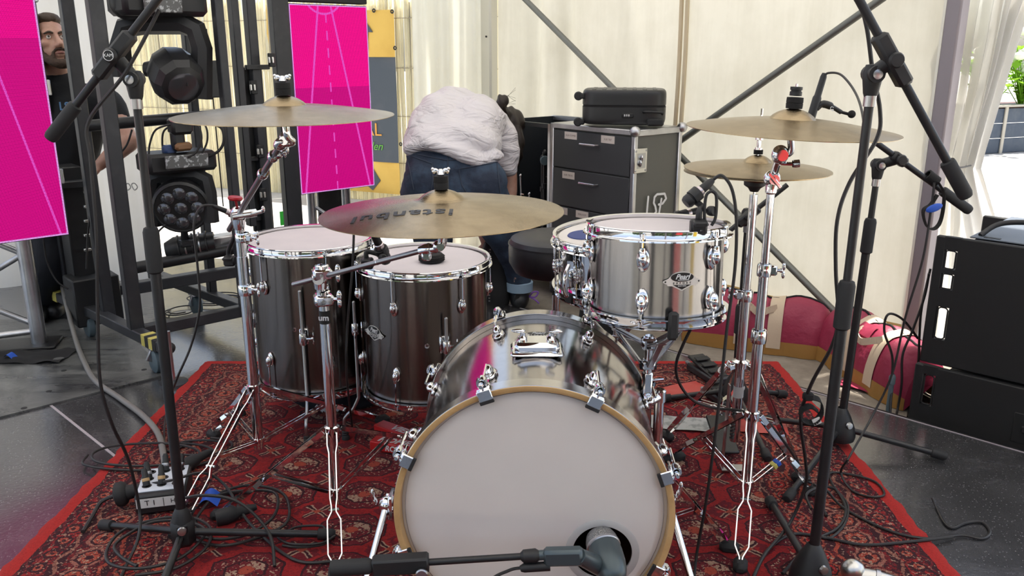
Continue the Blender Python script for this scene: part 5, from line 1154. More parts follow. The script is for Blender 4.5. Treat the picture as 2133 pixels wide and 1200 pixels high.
for i, (lab, P) in enumerate((
    ('black cable looping right of the hook clamp', [(385, 255), (412, 262), (420, 290), (408, 318), (392, 328)]),
    ('outer black cable loop right of the hook clamp', [(388, 250), (425, 258), (432, 292), (418, 322), (400, 335)]),
    ('thick black cable hanging from the crash to the wash light base', [(442, 258), (462, 268), (466, 295), (455, 315), (432, 327)]),
    ('black cable dropping left of the hook clamp', [(360, 258), (325, 270), (312, 300), (310, 325)]),
    ('second black cable dropping left of the hook clamp', [(365, 258), (342, 272), (338, 298), (342, 322)]),
    ('black cable hanging below the light bar by the arm', [(275, 270), (265, 300), (250, 320), (235, 335)]),
    ('thin cable below the wash light', [(345, 468), (325, 490), (328, 515), (310, 540)]),
    ('black cable bundle along the inner dimmer rack', [(178, 360), (188, 420), (182, 500), (180, 560)]),
    ('black cable hanging between the cart posts', [(160, 90), (165, 220), (185, 400), (205, 560)]),
    ('thin cable drooping from the cart rail behind the truss', [(90, 495), (98, 545), (118, 585), (142, 602)]))):
    cable(lab, [(a, b, yc+.05*(i % 3) if i < 8 else yc+.12) for a, b in P], .006 if i == 2 else .0042)
cb = fl(440, 640, .003)
coil('thin black cable coils lying on the deck under the cart', (cb.x, cb.y+.10), .13, .10, 2.8, .001, .0032, 6); cb = fl(372, 655, .003); coil('small cable ring on the deck under the cart', (cb.x, cb.y+.05), .07, .08, 1.6, .001, .0032, 9)
m = MB()
for k in range(3): m.tube(cr([at(246+k*14, 385+k % 2*4, yc), at(252+k*14, 396, yc), at(258+k*14, 390, yc), at(252+k*14, 382, yc)], 5, True), .0025, 6, closed=True)
single('safety_chain', m, 'steel', 'short steel safety chain hooked between cart posts', 'chain')
def round_base_stand():
    b = fl(122, 655); t = thing('round_base_stand', 'silver pole on a round foot behind the truss leg', 'stand', b); m = MB(); m.lathe([(0, .018), (.03, .018), (.085, .010), (.09, 0), (0, 0)], b, UP, 28); part('round_base', m, 'cart_paint', t); m = MB(); m.tube([b+UP*.015, b+UP*.34+V((-.07, 0, 0))], .014, 14); part('pole', m, 'alu', t)
    m = MB(); m.lathe([(.014, 0), (.02, .002), (.02, .03), (.014, .032)], b+UP*.33+V((-.068, 0, 0)), UP, 14); part('cap', m, 'badge_silver', t)
round_base_stand()
def ext_leg():
    b = fl(362, 800); t = thing('round_base_stand', 'slim silver pole on a small round foot behind the left boom stand', 'stand', b); m = MB(); m.lathe([(0, .016), (.02, .016), (.055, .010), (.058, 0), (0, 0)], b, UP, 24); part('round_base', m, 'cart_paint', t); m = MB(); m.tube([b+UP*.012, V((b.x, b.y, at(346, 690, b.y).z))], .0085, 12); part('pole', m, 'alu', t)
ext_leg()
# ------------------------------------------------------------------ flight cases, suitcase, throne
CA, CB = V((.20, 4.40, 0)), V((.573, 3.96, 0)); CD = (CB-CA).normalized(); CN = V((-CD.y, CD.x, 0)); CN = CN if CN.y > 0 else -CN
mat('case_laminate', (.040, .042, .046), .5, bump=(90, .1)); mat('case_grey', (.115, .115, .10), .5, bump=(90, .1)); mat('case_inside', (.008, .011, .016), .7)
def box_at(m, s0, s1, n0, n1, z0, z1, bev=0, org=None):
    """box in the case's own axes: s along the front, n to the back"""
    o = org or CA; R = Matrix((CD, CN, UP)).transposed(); m.box(o+CD*(s0+s1)/2+CN*(n0+n1)/2+UP*(z0+z1)/2, (s1-s0, n1-n0, z1-z0), R, bev); return m
def drawer_case():
    W, D, H = (CB-CA).length, .34, .915; z0 = GZ+.10; t = thing('flight_case', 'tall flight case of labelled drawers under the suitcase', 'flight case', V((CA.x, CA.y, GZ)))
    part('body', box_at(MB(), .012, W-.012, .012, D-.01, z0, H-.012), 'case_grey', t)
    zs = [H-.03, H-.222, H-.418, H-.612, H-.80]
    tags = [[(.26, 'XLR COMBI'), (.70, 'XLR TRP')], [(.24, 'SUR TBOX')], [(.16, 'DI'), (.42, 'VERLOOP'), (.74, 'JACK-Adapt')], []]
    for i in range(4):
        zt_, zb_ = zs[i]-.003, zs[i+1]+.003; d = part('drawer', box_at(MB(), .022, W-.028, -.004, .02, zb_, zt_, .002), 'case_laminate', t)
        m = MB(); c = CA+CD*W*.50+UP*(zt_-.055); m.tube([c-CD*.055-CN*.006, c-CD*.052-CN*.026, c+CD*.052-CN*.026, c+CD*.055-CN*.006], .0055, 10); part('handle', m, 'chrome', d, 'chrome bow handle')
        for u, s in tags[i]:
            p = CA+CD*W*u-CN*.0045+UP*(zt_-(.022 if i != 1 else .03)); R = Matrix((CD, CN, UP)).transposed(); m = MB(); m.box(p, (.088, .0012, .036), R); g = part('drawer_label', m, 'pink_tape', d, 'pale pink paper label'); m = None
            part('label_print', text_mb(s, .0135, p-CN*.0009, CD, UP, extrude=.0002), 'label_ink', d)
    for s in (0, W-.024): part('edge_profile', box_at(MB(), s, s+.024, -.006, .018, z0, H, .003), 'alu', t)
    part('edge_profile', box_at(MB(), 0, W, -.006, .020, H-.026, H, .003), 'alu', t); part('edge_profile', box_at(MB(), 0, W, -.006, .02, z0, z0+.024, .003), 'alu', t)
    part('edge_profile', box_at(MB(), W-.018, W, 0, D, H-.030, H, .003), 'alu', t); part('edge_profile', box_at(MB(), W-.018, W, D-.024, D, z0, H, .003), 'alu', t); part('edge_profile', box_at(MB(), W-.018, W, 0, D, z0, z0+.03, .003), 'alu', t)
    part('lid', box_at(MB(), 0, W, 0, D, H-.012, H, .004), 'alu', t)
    for n_ in (.0, D): m = MB(); m.ball(CA+CD*(W-.006)+CN*n_+UP*(H-.006), .026, 14, 10); part('ball_corner', m, 'alu', t)
    # recessed butterfly latch on the side
    def latch(n0, n1, za, zb_, nm):
        g = part(nm, box_at(MB(), W-.008, W+.003, n0, n1, za, zb_, .002), 'badge_silver', t); part('latch_recess', box_at(MB(), W, W+.0036, n0+.018, n1-.012, za+.022, zb_-.022), 'steel', g)
        m = MB(); c = CA+CD*(W+.006)+CN*(n0+n1)/2+UP*(za+zb_)/2
        for k in (-1, 1): m.ball(c+UP*.012*k+CN*.004*k, (.006, .014, .017), 10, 8)
        part('latch_wing', m, 'chrome', g)
        for a in (.1, .9):
            for b in (.1, .9): m = MB(); m.lathe([(0, .003), (.004, .003), (.005, 0)], CA+CD*(W+.003)+CN*(n0+(n1-n0)*a)+UP*(za+(zb_-za)*b), CD, 8); part('rivet', m, 'steel', g)
    latch(-.006, .082, H-.20, H-.085, 'latch'); latch(.16, .30, H-.55, H-.49, 'latch'); latch(.0, .10, H-.56, H-.50, 'latch')
    # hand-painted mark: the letters L S P run together
    o = CA+CD*(W-.0095)+CN*.10+UP*(H-.415)
    def stroke(pts): m = MB(); P = [o+CD*.0105+CN*(a*.135)+UP*(b*.10) for a, b in pts]; [m.bar(P[i], P[i+1], .011, .002, CD) for i in range(len(P)-1)]; [m.lathe([(0, .0009), (.0054, .0009), (.0054, -.001)], p, CD, 8) for p in P]; return m
    st = [[(.03, .95), (-.02, .0), (.40, .02), (.50, .16), (.44, .42), (.34, .60), (.37, .88), (.50, 1.0)], [(.50, 1.0), (.92, .97), (1.02, .72), (.84, .50), (.62, .48)], [(.76, .74), (.66, .04)]]
    for s in st: part('painted_letter', stroke(s), 'white_paint', t, 'white painted letters')
    for s in (.06, W-.06):
        for n_ in (.06, D-.06):
            q = CA+CD*s+CN*n_; m = MB(); m.lathe([(0, -.016), (.035, -.016), (.042, -.01), (.042, .01), (.035, .016), (0, .016)], V((q.x, q.y, GZ+.042)), CD, 18); w = part('castor', m, 'castor_blue', t); m = MB(); m.box(V((q.x, q.y, GZ+.092)), (.05, .05, .012), None, .002); part('fork', m, 'steel', w)
    return W, D, H
mat('label_ink', (.30, .22, .20), .6)
CW, CDp, CH = drawer_case()
def open_case():
    W, D = .40, .40; o = CA-CD*.46+CN*.05; z0 = GZ+.10; H = .90; t = thing('flight_case', 'open black flight case full of stands left of the drawers', 'flight case', V((o.x, o.y, GZ))); B_ = lambda *a: box_at(MB(), *a, org=o)
    part('back_panel', B_(0, W, D-.015, D, z0, H), 'case_inside', t); part('side_panel', B_(0, .015, 0, D, z0, H), 'case_inside', t); part('side_panel', B_(W-.015, W, 0, D, z0, H), 'case_inside', t); part('bottom_panel', B_(0, W, 0, D, z0, z0+.02), 'case_inside', t)
    part('edge_profile', B_(0, W, -.004, .016, H-.022, H), 'case_laminate', t); part('edge_profile', B_(0, W, D-.02, D+.003, H-.02, H+.006), 'alu', t); part('edge_profile', B_(W-.012, W+.008, -.006, .015, z0, H), 'alu', t); part('edge_profile', B_(0, W, -.006, .015, z0, z0+.024), 'alu', t)
    part('door', B_(W+.012, W+.040, -.012, .30, z0, H+.004), 'case_laminate', t)
    R = Matrix((CD, CN, UP)).transposed()
    for k, (s, n_, h, r, mm) in enumerate(((.10, .08, .52, .006, 'chrome'), (.145, .10, .42, .006, 'chrome'), (.20, .14, .62, .012, 'black_metal'), (.25, .10, .66, .009, 'black_metal'), (.29, .12, .70, .009, 'black_metal'), (.325, .09, .62, .007, 'steel'), (.345, .2, .74, .012, 'black_metal'))):
        b = o+CD*s+CN*n_; e = b+V((.006*(k-3), 0, 0)); q = thing('folded_stand', ['slim chrome stand rod leftmost in the open case', 'shorter chrome stand rod in the open case', 'thick folded black stand in the open case', 'folded black stand with round knob in the open case', 'second folded black stand beside the knobbed one', 'thin steel rod at the right in the open case', 'tall folded black stand deep in the open case'][k], 'stand', b+UP*(z0+.02))
        m = MB(); m.tube([b+UP*(z0+.021), e+UP*(z0+h)], r, 10); part('tube', m, mm, q)
        m = MB(); m.lathe([(r, 0), (r+.006, .004), (r+.006, .03), (r, .034)], b.lerp(e, .7)+UP*(z0+h*.7), UP, 12); m.tube([e+UP*(z0+h*.8), e+UP*(z0+h*.8)+V((.02, -.01, .0))], .005, 8); part('clutch', m, 'black_plastic' if mm != 'chrome' else 'chrome', q)
        m = MB(); m.ball(e+UP*(z0+h), (r*1.5, r*1.5, r*2), 10, 8); part('tip', m, mm, q)
        if k in (3, 4): m = MB(); m.lathe([(0, -.012), (.024, -.012), (.027, 0), (.024, .012), (0, .012)], e+UP*(z0+h-.04)+V((0, -.015, 0)), (0.2, -1, 0), 16); part('knob', m, 'castor_blue', q)
open_case()
def suitcase():
    c = (CA+CD*(CW*.62)+CN*(CDp*.45)); L, D, H = .40, .29, .175; R = rotm('Z', -8); z = CH+.001; t = thing('suitcase', 'black hard-shell suitcase lying flat on the drawer case', 'suitcase', V((c.x, c.y, z))); Y0 = c.y
    def shell(z0, z1, ins, nm):
        m = MB()
        def f(u, v):
            a = 2*PI*u; e = 5.0; ca, sa = math.cos(a), math.sin(a); k = (abs(ca)**e+abs(sa)**e)**(-1/e); q = v*v*v if z1 > z0 else v; s = 1-ins*(v**5)
            return V((c.x, c.y, 0))+R @ V((ca*k*L/2*s, sa*k*D/2*s, 0))+UP*(z+z0+(z1-z0)*math.sin(v*PI/2))
        m.grid(f, 64, 12, wrap=True); n = len(m.v); m.f.append(tuple(range(n-64, n))); return part(nm, m, 'shell_black', t, sharp=50)
    shell(H*.60, H, .10, 'upper_shell'); shell(H*.54, .012, .14, 'lower_shell')
    m = MB(); m.grid(lambda u, v: V((c.x, c.y, 0))+R @ V((math.cos(2*PI*u)*(abs(math.cos(2*PI*u))**5+abs(math.sin(2*PI*u))**5)**(-.2)*(L/2-.003), math.sin(2*PI*u)*(abs(math.cos(2*PI*u))**5+abs(math.sin(2*PI*u))**5)**(-.2)*(D/2-.003), 0))+UP*(z+H*(.53+.08*v)), 64, 3, wrap=True); part('zip', m, 'felt', t)
    for k in range(7): m = MB(); m.bar(V((c.x, c.y, 0))+R @ V((-L*.36+k*L*.12, -D*.40, 0))+UP*(z+H-.002), V((c.x, c.y, 0))+R @ V((-L*.36+k*L*.12, D*.40, 0))+UP*(z+H-.002), .022, .008, UP, .003); part('rib', m, 'shell_black', t)
    f0 = lambda a, h: V((c.x, c.y, 0))+R @ V((a, -D/2-.002, 0))+UP*(z+h)
    m = MB(); m.box(f0(.02, H*.33), (.055, .010, .024), R, .005); g = part('lock', m, 'black_plastic', t)
    for k in range(3): m = MB(); m.lathe([(.004, -.003), (.006, -.003), (.006, .003), (.004, .003)], f0(.004+.010*k, H*.33)-V((0, .006, 0)), (1, 0, 0), 10); part('lock_wheel', m, 'steel', g)
    m = MB(); m.tube(cr([f0(.095, H*.42), f0(.10, H*.44)-V((0, .016, 0)), f0(.175, H*.42)-V((0, .016, 0)), f0(.18, H*.38)], 5), .006, 8); part('carry_handle', m, 'black_plastic', t)
    m = MB(); m.box(f0(.15, H*.16)+V((0, .0, 0)), (.08, .024, .036), R, .008); part('wheel_housing', m, 'black_plastic', t)
    for s, h in ((-1, .80), (-1, .10)):
        p = V((c.x, c.y, 0))+R @ V((s*(L/2+.018), -D*.34, 0))+UP*(z+H*h+.004); m = MB(); m.lathe([(0, -.012), (.016, -.012), (.021, -.006), (.021, .006), (.016, .012), (0, .012)], p, (0, 1, 0), 16); m.box(p+V((.018, 0, 0)), (.03, .03, .026), R, .006); part('wheel', m, 'rubber', t)
mat('shell_black', (.020, .020, .021), .38, bump=(140, .08))
suitcase()
def throne():
    c = fl(1172, 700); c = V((at(1160, 520, 2.98).x, 2.98, 0)); z1 = at(1160, 488, 2.98).z; t = thing('drum_throne', 'round black leather drum stool behind the snare', 'drum stool', V((c.x, c.y, 0)))
    R_ = .172; m = MB(); m.lathe([(0, z1), (R_*.55, z1), (R_*.86, z1-.005), (R_*.965, z1-.014), (R_, z1-.030)], c, UP, 56); part('seat_top', m, 'leather', t)
    m = MB(); m.lathe([(R_, z1-.032), (R_+.003, z1-.05), (R_+.001, z1-.10), (R_-.02, z1-.135), (0, z1-.138)], c, UP, 56); part('seat_side', m, 'leather', t)
    m = MB(); m.lathe([(R_-.004, z1-.029), (R_+.004, z1-.028), (R_+.004, z1-.034), (R_-.004, z1-.035)], c, UP, 56, closed=True); part('piping', m, 'leather', t)
    m = MB(); m.tube([c+UP*.05, c+UP*(z1-.13)], .0145, 16); part('post', m, 'chrome', t); tripod(t, c, .25, .08, [c+V((.05, -.24, 0)), c+V((-.22, .12, 0)), c+V((.2, .14, 0))])
throne()
def dark_bag(lab, px, py, w, d, h, name='gig_bag', zipper=True, m_='black_cloth'):
    c = fl(px, py, .0); t = thing(name, lab, 'bag', c)
    def f(u, v):
        a = 2*PI*u; ca, sa = math.cos(a), math.sin(a); k = (abs(ca)**4+abs(sa)**4)**-.25; s = (1-(max(0, v-.55)/.45)**2.4*.55)*(.94+.06*math.sin(v*9)); q = noise.noise(V((ca*2, sa*2, v*3+px)))
        return c+V((ca*k*w/2*s*(1+.08*q), d/2+sa*k*d/2*s*(1+.08*q), h*v*(1+.05*q)))
    m = MB(); m.grid(f, 40, 18, wrap=True); n = len(m.v); m.f += [tuple(range(n-40, n)), tuple(range(40))[::-1]]; part('body', m, m_, t, sharp=60)
    if zipper:
        m = MB()
        for k in range(18): m.box(f(.70, .1+.045*k)+V((0, -.003, 0)), (.008, .004, .006), None)
        part('zip', m, 'steel', t)
        m = MB(); m.tube(cr([f(.75, .95), f(.75, .98)+V((0, -.02, .05)), f(.65, .98)+V((0, -.02, .05)), f(.63, .95)], 6), .008, 8); part('grab_handle', m, m_, t)
mat('black_cloth', (.010, .010, .011), .85, bump=(14, .5, .01))
dark_bag('black zipped cloth bag standing below the snare', 1248, 712, .17, .16, .42)
dark_bag('black backpack on the ground beside the bent person', 1030, 640, .16, .16, .34, 'backpack')
# ------------------------------------------------------------------ speakers
def speaker(label, BLp, dirv, W, H, z0, holes, name='loudspeaker', recess=None, top=True):
    """black cabinet whose side plate stands past the box at the left and has hand-hold slots"""
    x = V(dirv).normalized(); n = V((x.y, -x.x, 0)); n = n if n.y < 0 else -n; b = n*-1; o = V((BLp[0], BLp[1], z0)); t = thing(name, label, 'loudspeaker', o); R = Matrix((x, b, UP)).transposed()
    wl_ = .16
    def blk(u0, u1, z0_, z1_, d0=0., d1=.02, nm='side_panel', par=t, bev=.004, mm='speaker_black'):
        m = MB(); m.box(o+x*(u0+u1)/2+b*(d0+d1)/2+UP*(z0_+z1_)/2, (u1-u0, d1-d0, z1_-z0_), R, bev); return part(nm, m, mm, par)
    # the pierced plate: one outline with slots, bridged strip by strip
    zs = [0]+[k for h in holes for k in h]+[H]; m = MB(); u0, u1 = .034, .072
    hr = .012
    m.box(o+x*(u1+W)/2+b*.011+UP*H/2, (W-u1, .022, H), R, .004); m.box(o+x*u0/2+b*.011+UP*H/2, (u0, .022, H), R, .004)
    for i in range(0, len(zs), 2): m.box(o+x*(u0+u1)/2+b*.011+UP*(zs[i]+zs[i+1])/2, (u1-u0+.012, .0215, zs[i+1]-zs[i]), R, .0)
    g = part('side_plate', m, 'speaker_black', t)
    m = MB(); m.box(o+x*(.10+W)/2+b*.27+UP*H/2, (W-.10, .50, H-.004), R, .012); part('cabinet', m, 'speaker_black', t)
    m = MB(); m.box(o+x*.05+b*.51+UP*H/2, (.09, .022, H), R, .004); part('rear_plate', m, 'speaker_black', t)
    for h in holes:
        m = MB(); zc = (h[0]+h[1])/2; hh = h[1]-h[0]
        P = [o+x*(.053+dx)+b*.004+UP*(zc+dz) for dx, dz in ((-.016, -hh*.42), (-.016, hh*.42), (-.008, hh*.48), (.008, hh*.48), (.016, hh*.42), (.016, -hh*.42), (.008, -hh*.48), (-.008, -hh*.48))]
        m.tube(P, .003, 6, closed=True); part('slot_rim', m, 'speaker_black', t)
    if recess:
        r0, r1, q0, q1 = recess; part_ = blk(r0, r1, q0, q1, -.003, .006, 'handle_recess', t, .02, 'gasket'); blk(r0+.03, r1, (q0+q1)/2-.012, (q0+q1)/2+.012, -.008, -.001, 'handle_bar', part_, .003, 'speaker_black')
    if top:
        tp_ = blk(.095, W, H, H+.006, .03, .52, 'top_plate', t, .003, 'speaker_skylit'); m = MB(); P = [o+x*.12+b*.06+UP*(H+.008), o+x*.16+b*.12+UP*(H+.045), o+x*.26+b*.16+UP*(H+.055), o+x*.42+b*.18+UP*(H+.045), o+x*.55+b*.2+UP*(H+.012)]; m.tube(cr(P, 6), .009, 10); part('top_handle', m, 'black_plastic', tp_)
        for a, c in ((.16, .05), (.30, .30)): m = MB(); m.box(o+x*a+b*c+UP*(H+.0065), (.05, .018, .002), R); part('rigging_slot', m, 'gasket', tp_)
    return t
mat('speaker_black', (.011, .011, .0115), .62, bump=(420, .25)); mat('speaker_skylit', (.10, .12, .15), .55, bump=(500, .4))  # top plate colour has the sky light on the black cabinet painted in
s0 = fl(1890, 876, GZ); sd = fl(2133, 945, GZ)-s0
hl = at(1912, 756, s0.y).z-GZ; hu = at(1955, 488, s0.y+.02).z-GZ-hl-.008
speaker('lower black loudspeaker cabinet at the right deck edge', s0, sd, .62, hl, GZ, [(hl*.34, hl*.86)], recess=(.33, .56, .03, hl*.62), top=False)
speaker('upper black loudspeaker stacked on its twin, top tinted grey-blue as if skylit', s0+sd.normalized()*.012+V((.006, .012, 0)), sd, .62, hu, GZ+hl+.008, [(hu*.20, hu*.46), (hu*.60, hu*.72), (hu*.755, hu*.90)])
for lab, P in (('black cable looping out behind the speaker stack', [(1912, 705, 2.95), (1880, 665, 2.93), (1850, 655, 2.92), (1842, 690, 2.92), (1858, 740, 2.92), (1858, 790, 2.92)]),
               ('black cable hanging along the speaker corner to the ground', [(1935, 570, 2.92), (1925, 620, 2.92), (1900, 690, 2.92), (1880, 740, 2.92), (1878, 800, 2.92), (1870, 850, 2.92)]),
               ('second black cable beside the speaker corner', [(1938, 560, 2.94), (1920, 640, 2.94), (1915, 700, 2.94), (1912, 760, 2.94), (1895, 840, 2.94)])):
    cable(lab, P+[fl(P[-1][0]-4, 868, GZ+.006)], .0045)
m = MB(); q = fl(1849, 862, GZ); m.tube([q, V((q.x, q.y, at(1857, 795, q.y).z))], .009, 10); m.lathe([(.009, 0), (.012, .002), (.012, .03), (.006, .04)], V((q.x, q.y, at(1857, 795, q.y).z-.01)), UP, 12)
single('dark_pipe', m, 'castor_blue', 'thin dark blue pipe standing in front of the striped bag', 'pipe')
# ------------------------------------------------------------------ maroon duffel bags along the wall
mat('maroon', (.30, .022, .062), .55, bump=(9, .6, .02)); mat('tan_base', (.36, .185, .045), .6, bump=(12, .4, .01)); mat('webbing', (.60, .48, .35), .8, bump=(200, .2))
def duffel(label, P0, P1, rad, hgt, straps, seed):
    P0, P1 = V((P0.x, P0.y, GZ)), V((P1.x, P1.y, GZ)); x = (P1-P0).normalized(); L = (P1-P0).length; n = V((x.y, -x.x, 0)); n = n if n.y < 0 else -n; t = thing('duffel_bag', label, 'bag', P0)
    def sec(u, a, k=1.0):                     # a from 0 (front bottom) round over the top to 1 (back bottom)
        e = 1-abs(2*u-1)**9*.30; w = noise.noise(V((u*7+seed, a*3, seed)))*.09+noise.noise(V((u*17, a*7, seed)))*.03; th = PI*a
        return P0+x*(u*L)+n*(math.cos(th)*rad*e*(1.0+w)*k)+UP*(.006+math.sin(th)**.75*hgt*e*(1+w)*k)
    m = MB(); m.grid(lambda u, v: sec(u, .053+.894*v), 60, 26); part('body', m, 'maroon', t, sharp=180)
    for (a0, a1) in ((0.0, .055), (.945, 1.0)): m = MB(); m.grid(lambda u, v: sec(u, a0+(a1-a0)*v, 1.012), 60, 5); part('base_panel', m, 'tan_base', t, sharp=180)
    for u in (0, 1):
        m = MB(); pts = [sec(u, k/14) for k in range(15)]; c = sum((p for p in pts), V())/15+x*(.03 if u else -.03); m.add(pts+[c], [(i, i+1, 15) for i in range(14)]); part('end_panel', m, 'maroon', t, sharp=180)
    for u in straps:
        m = MB(); m.grid(lambda a, v: sec(u+.030*(a-.5)/L*2, .02+.96*v, 1.03), 3, 24); part('strap', m, 'webbing', t, sharp=180)
    if len(straps) > 1:
        u0, u1 = straps[0], straps[1]; m = MB(); P = cr([sec(u0, .30, 1.04), sec(u0+.05, .24, 1.12), sec((u0+u1)/2, .20, 1.15), sec(u1-.05, .24, 1.12), sec(u1, .30, 1.04)], 5); 
        for i in range(len(P)-1): m.bar(P[i], P[i+1], .028, .004, n)
        part('carry_loop', m, 'webbing', t)
    m = MB(); m.tube([sec(.03+.94*k/30, .5, 1.01) for k in range(31)], .005, 6); part('zip', m, 'black_cloth', t)
    m = MB(); m.grid(lambda u, v: sec(.5+.16*(u-.5), .26+.13*v, 1.035), 8, 5); part('pocket_flap', m, 'maroon', t, sharp=180)
b0, b1 = fl(1395, 712, GZ), fl(1702, 748, GZ)
duffel('long maroon duffel bag with tan base lying along the tent wall', b0+WN*.12, b1+WN*.10, .125, .235, (.42, .64), 1.3)
b2, b3 = fl(1708, 752, GZ), fl(1905, 868, GZ)
duffel('second maroon duffel bag with cream straps beside the loudspeakers', b2+WN*.12, b3+WN*.08, .12, .24, (.42, .70), 4.1)
m = MB(); q = fl(1795, 812, GZ); m.grid(lambda u, v: q+WD*((u-.5)*.20)+WN*((v-.5)*.09)+UP*(.006+.012*math.sin(PI*u)), 10, 6); single('luggage_strap_pad', m, 'maroon', 'flat maroon shoulder pad lying before the second duffel bag', 'shoulder pad', sharp=180)
# ------------------------------------------------------------------ gathered sheets at the right opening
def drape(name, lab, m_, toppx, midpx, botpx, Y, seed, kind='structure', ntop=(0, 120)):
    def f(u, v):
        # v 0 floor .. 1 top; a tie pulls the sheet in at the middle row
        rows = [(0.0, botpx), (.36, midpx), (1.0, toppx)]
        for (v0, a), (v1, b) in zip(rows, rows[1:]):
            if v <= v1+1e-9: k = (v-v0)/(v1-v0); k = k*k*(3-2*k); break
        l = [a[i]+(b[i]-a[i])*k for i in range(3)]; p = at(l[0]+(l[1]-l[0])*u, l[2], Y+seed*.02)
        return p+V((0, .05*math.sin(u*22+seed+v*2)*(.4+v)+.03*noise.noise(V((u*6, v*4, seed))), 0))
    m = MB(); m.grid(f, 60, 40); o = single(name, m, m_, lab, 'tent sheet', sharp=180); return o
drape('clear_sheet', 'crumpled clear plastic sheet gathered beside the mauve pole', 'clear_pvc', (1998, 2100, -60), (1950, 2000, 350), (1900, 1985, 760), 3.55, 1)
drape('white_sheet', 'white tent sheet pulled back and tied at the right opening', 'tent_white', (2085, 2160, -60), (1982, 2032, 348), (1985, 2110, 560), 3.62, 2)
m = MB(); m.tube(cr([at(1936, 345, 3.50), at(1960, 348, 3.44), at(2000, 349, 3.46), at(2022, 345, 3.56)], 6), .004, 8); single('tie_cord', m, 'cable_black', 'black cord tying back the white tent sheet', 'cord')
# ------------------------------------------------------------------ outside: planter, fence, banner
mat('planter_wood', (.045, .065, .10), .6, var=(8, (.07, .09, .12), .4, .7), bump=(40, .3)); mat('planter_cap', (.45, .42, .36), .7)
def planter():
    a = fl(2046, 322, GZ); D = a.y; h = .60; t = thing('planter', 'dark blue wooden planter box in the sun outside', 'planter', a); L = 2.4
    x = V((.93, .37, 0)).normalized(); y = V((-.37, .93, 0)).normalized(); R = Matrix((x, y, UP)).transposed()
    for k in range(3):
        m = MB(); m.box(a+x*L/2+y*.015+UP*(.10+.19*k), (L, .03, .182), R, .004); part('plank', m, 'planter_wood', t); m = MB(); m.box(a+y*.45+x*.015+UP*(.10+.19*k), (.03, .9, .182), R, .004); part('plank', m, 'planter_wood', t)
    m = MB(); m.box(a+x*.30-y*.012+UP*h/2, (.05, .02, h), R, .004); part('batten', m, 'planter_cap', t)
    m = MB(); m.box(a+x*L/2+y*.45+UP*(h-.03), (L-.05, .86, .02), R); part('soil', m, 'shell_wood', t)
    m = MB(); m.box(a+x*L/2+y*.0+UP*(h+.005), (L+.06, .10, .025), R, .004); part('cap_board', m, 'planter_cap', t)
    # flowering plants: leaves as bent quads on stems
    rnd = random.Random(3)
    for i in range(7):
        c = a+x*(.16+.33*i)+y*(.18+.3*(i % 2))+UP*(h-.02); q = thing('flowering_plant', ['leafy flowering plant at the planter end', 'second flowering plant along the planter', 'third flowering plant along the planter', 'fourth flowering plant along the planter', 'fifth flowering plant along the planter', 'sixth flowering plant along the planter', 'last flowering plant of the planter row'][i], 'plant', c, 'plants in the blue planter')
        st = MB(); lf = MB(); fw = MB()
        for k in range(16):
            d = V((rnd.uniform(-1, 1), rnd.uniform(-1, 1), rnd.uniform(1.0, 3.2))).normalized(); H = rnd.uniform(.35, .95); e = c+d*H; st.tube([c+V((d.x*.05, d.y*.05, 0)), c.lerp(e, .5)+UP*.04, e], .006, 5)
            for j in range(9):
                p = c.lerp(e, rnd.uniform(.25, 1))+V((rnd.uniform(-.08, .08), rnd.uniform(-.08, .08), rnd.uniform(-.03, .05))); w = V((rnd.uniform(-1, 1), rnd.uniform(-1, 1), rnd.uniform(-.2, .5))).normalized(); s = rnd.uniform(.09, .17); sd_ = w.cross(UP).normalized()
                lf.add([p, p+w*s*.5+sd_*s*.36, p+w*s-UP*.02, p+w*s*.5-sd_*s*.36], [(0, 1, 2, 3)])
            if rnd.random() < .6: fw.ball(e+UP*.03, (.075, .075, .055), 9, 6)
        part('stem', st, 'leaf', q); part('foliage', lf, 'leaf', q, kind='stuff'); part('flowers', fw, 'petal', q, kind='stuff')
cloth_mat('leaf', (.20, .42, .04), .35, (.36, .6, .06), (9, .1)); mat('petal', (.82, .80, .74), .8)
planter()
FA, FB = V((.6, 6.7, GZ)), V((-6.0, 9.6, GZ))
def fence():
    d = (FB-FA); L = d.length; x = d.normalized(); n = V((x.y, -x.x, 0)); n = n if n.y < 0 else -n; rnd = random.Random(5); t = thing('reed_fence', 'sunlit reed screening fence beyond the tent opening', 'fence', FA); m = MB(); H = 1.74
    s = 0
    while s < L:
        r = rnd.uniform(.007, .012); p = FA+x*s+n*rnd.uniform(-.006, .006); q = p+UP*(H+rnd.uniform(-.15, .1))+x*rnd.uniform(-.03, .03); m.tube([p, q], r, 4, cap=False); s += rnd.uniform(.009, .0145)
    part('reeds', m, 'reed', t, kind='stuff')
    for z in (.35, .75, 1.15, 1.55): w = MB(); w.tube([FA+UP*z+n*.016, FB+UP*z+n*.016], .003, 5); part('binding_wire', w, 'fence_wire', t)
    for k in range(6): w = MB(); p = FA+x*(.2+k*L/5.2)-n*.06; w.box(p+UP*.84, (.08, .08, 1.68), None, .005); part('post', w, 'planter_cap', t)
    return x, n
mat('fence_wire', (.30, .26, .18), .6)
fx, fn = fence()
mat('banner_yellow', (.72, .47, .10), .6, var=(3, (.62, .38, .07), .4, .7)); mat('banner_slate', (.062, .078, .10), .6, var=(3, (.09, .10, .12), .5, .75)); mat('banner_gold', (.70, .33, .06), .6); mat('banner_green', (.12, .42, .05), .6)
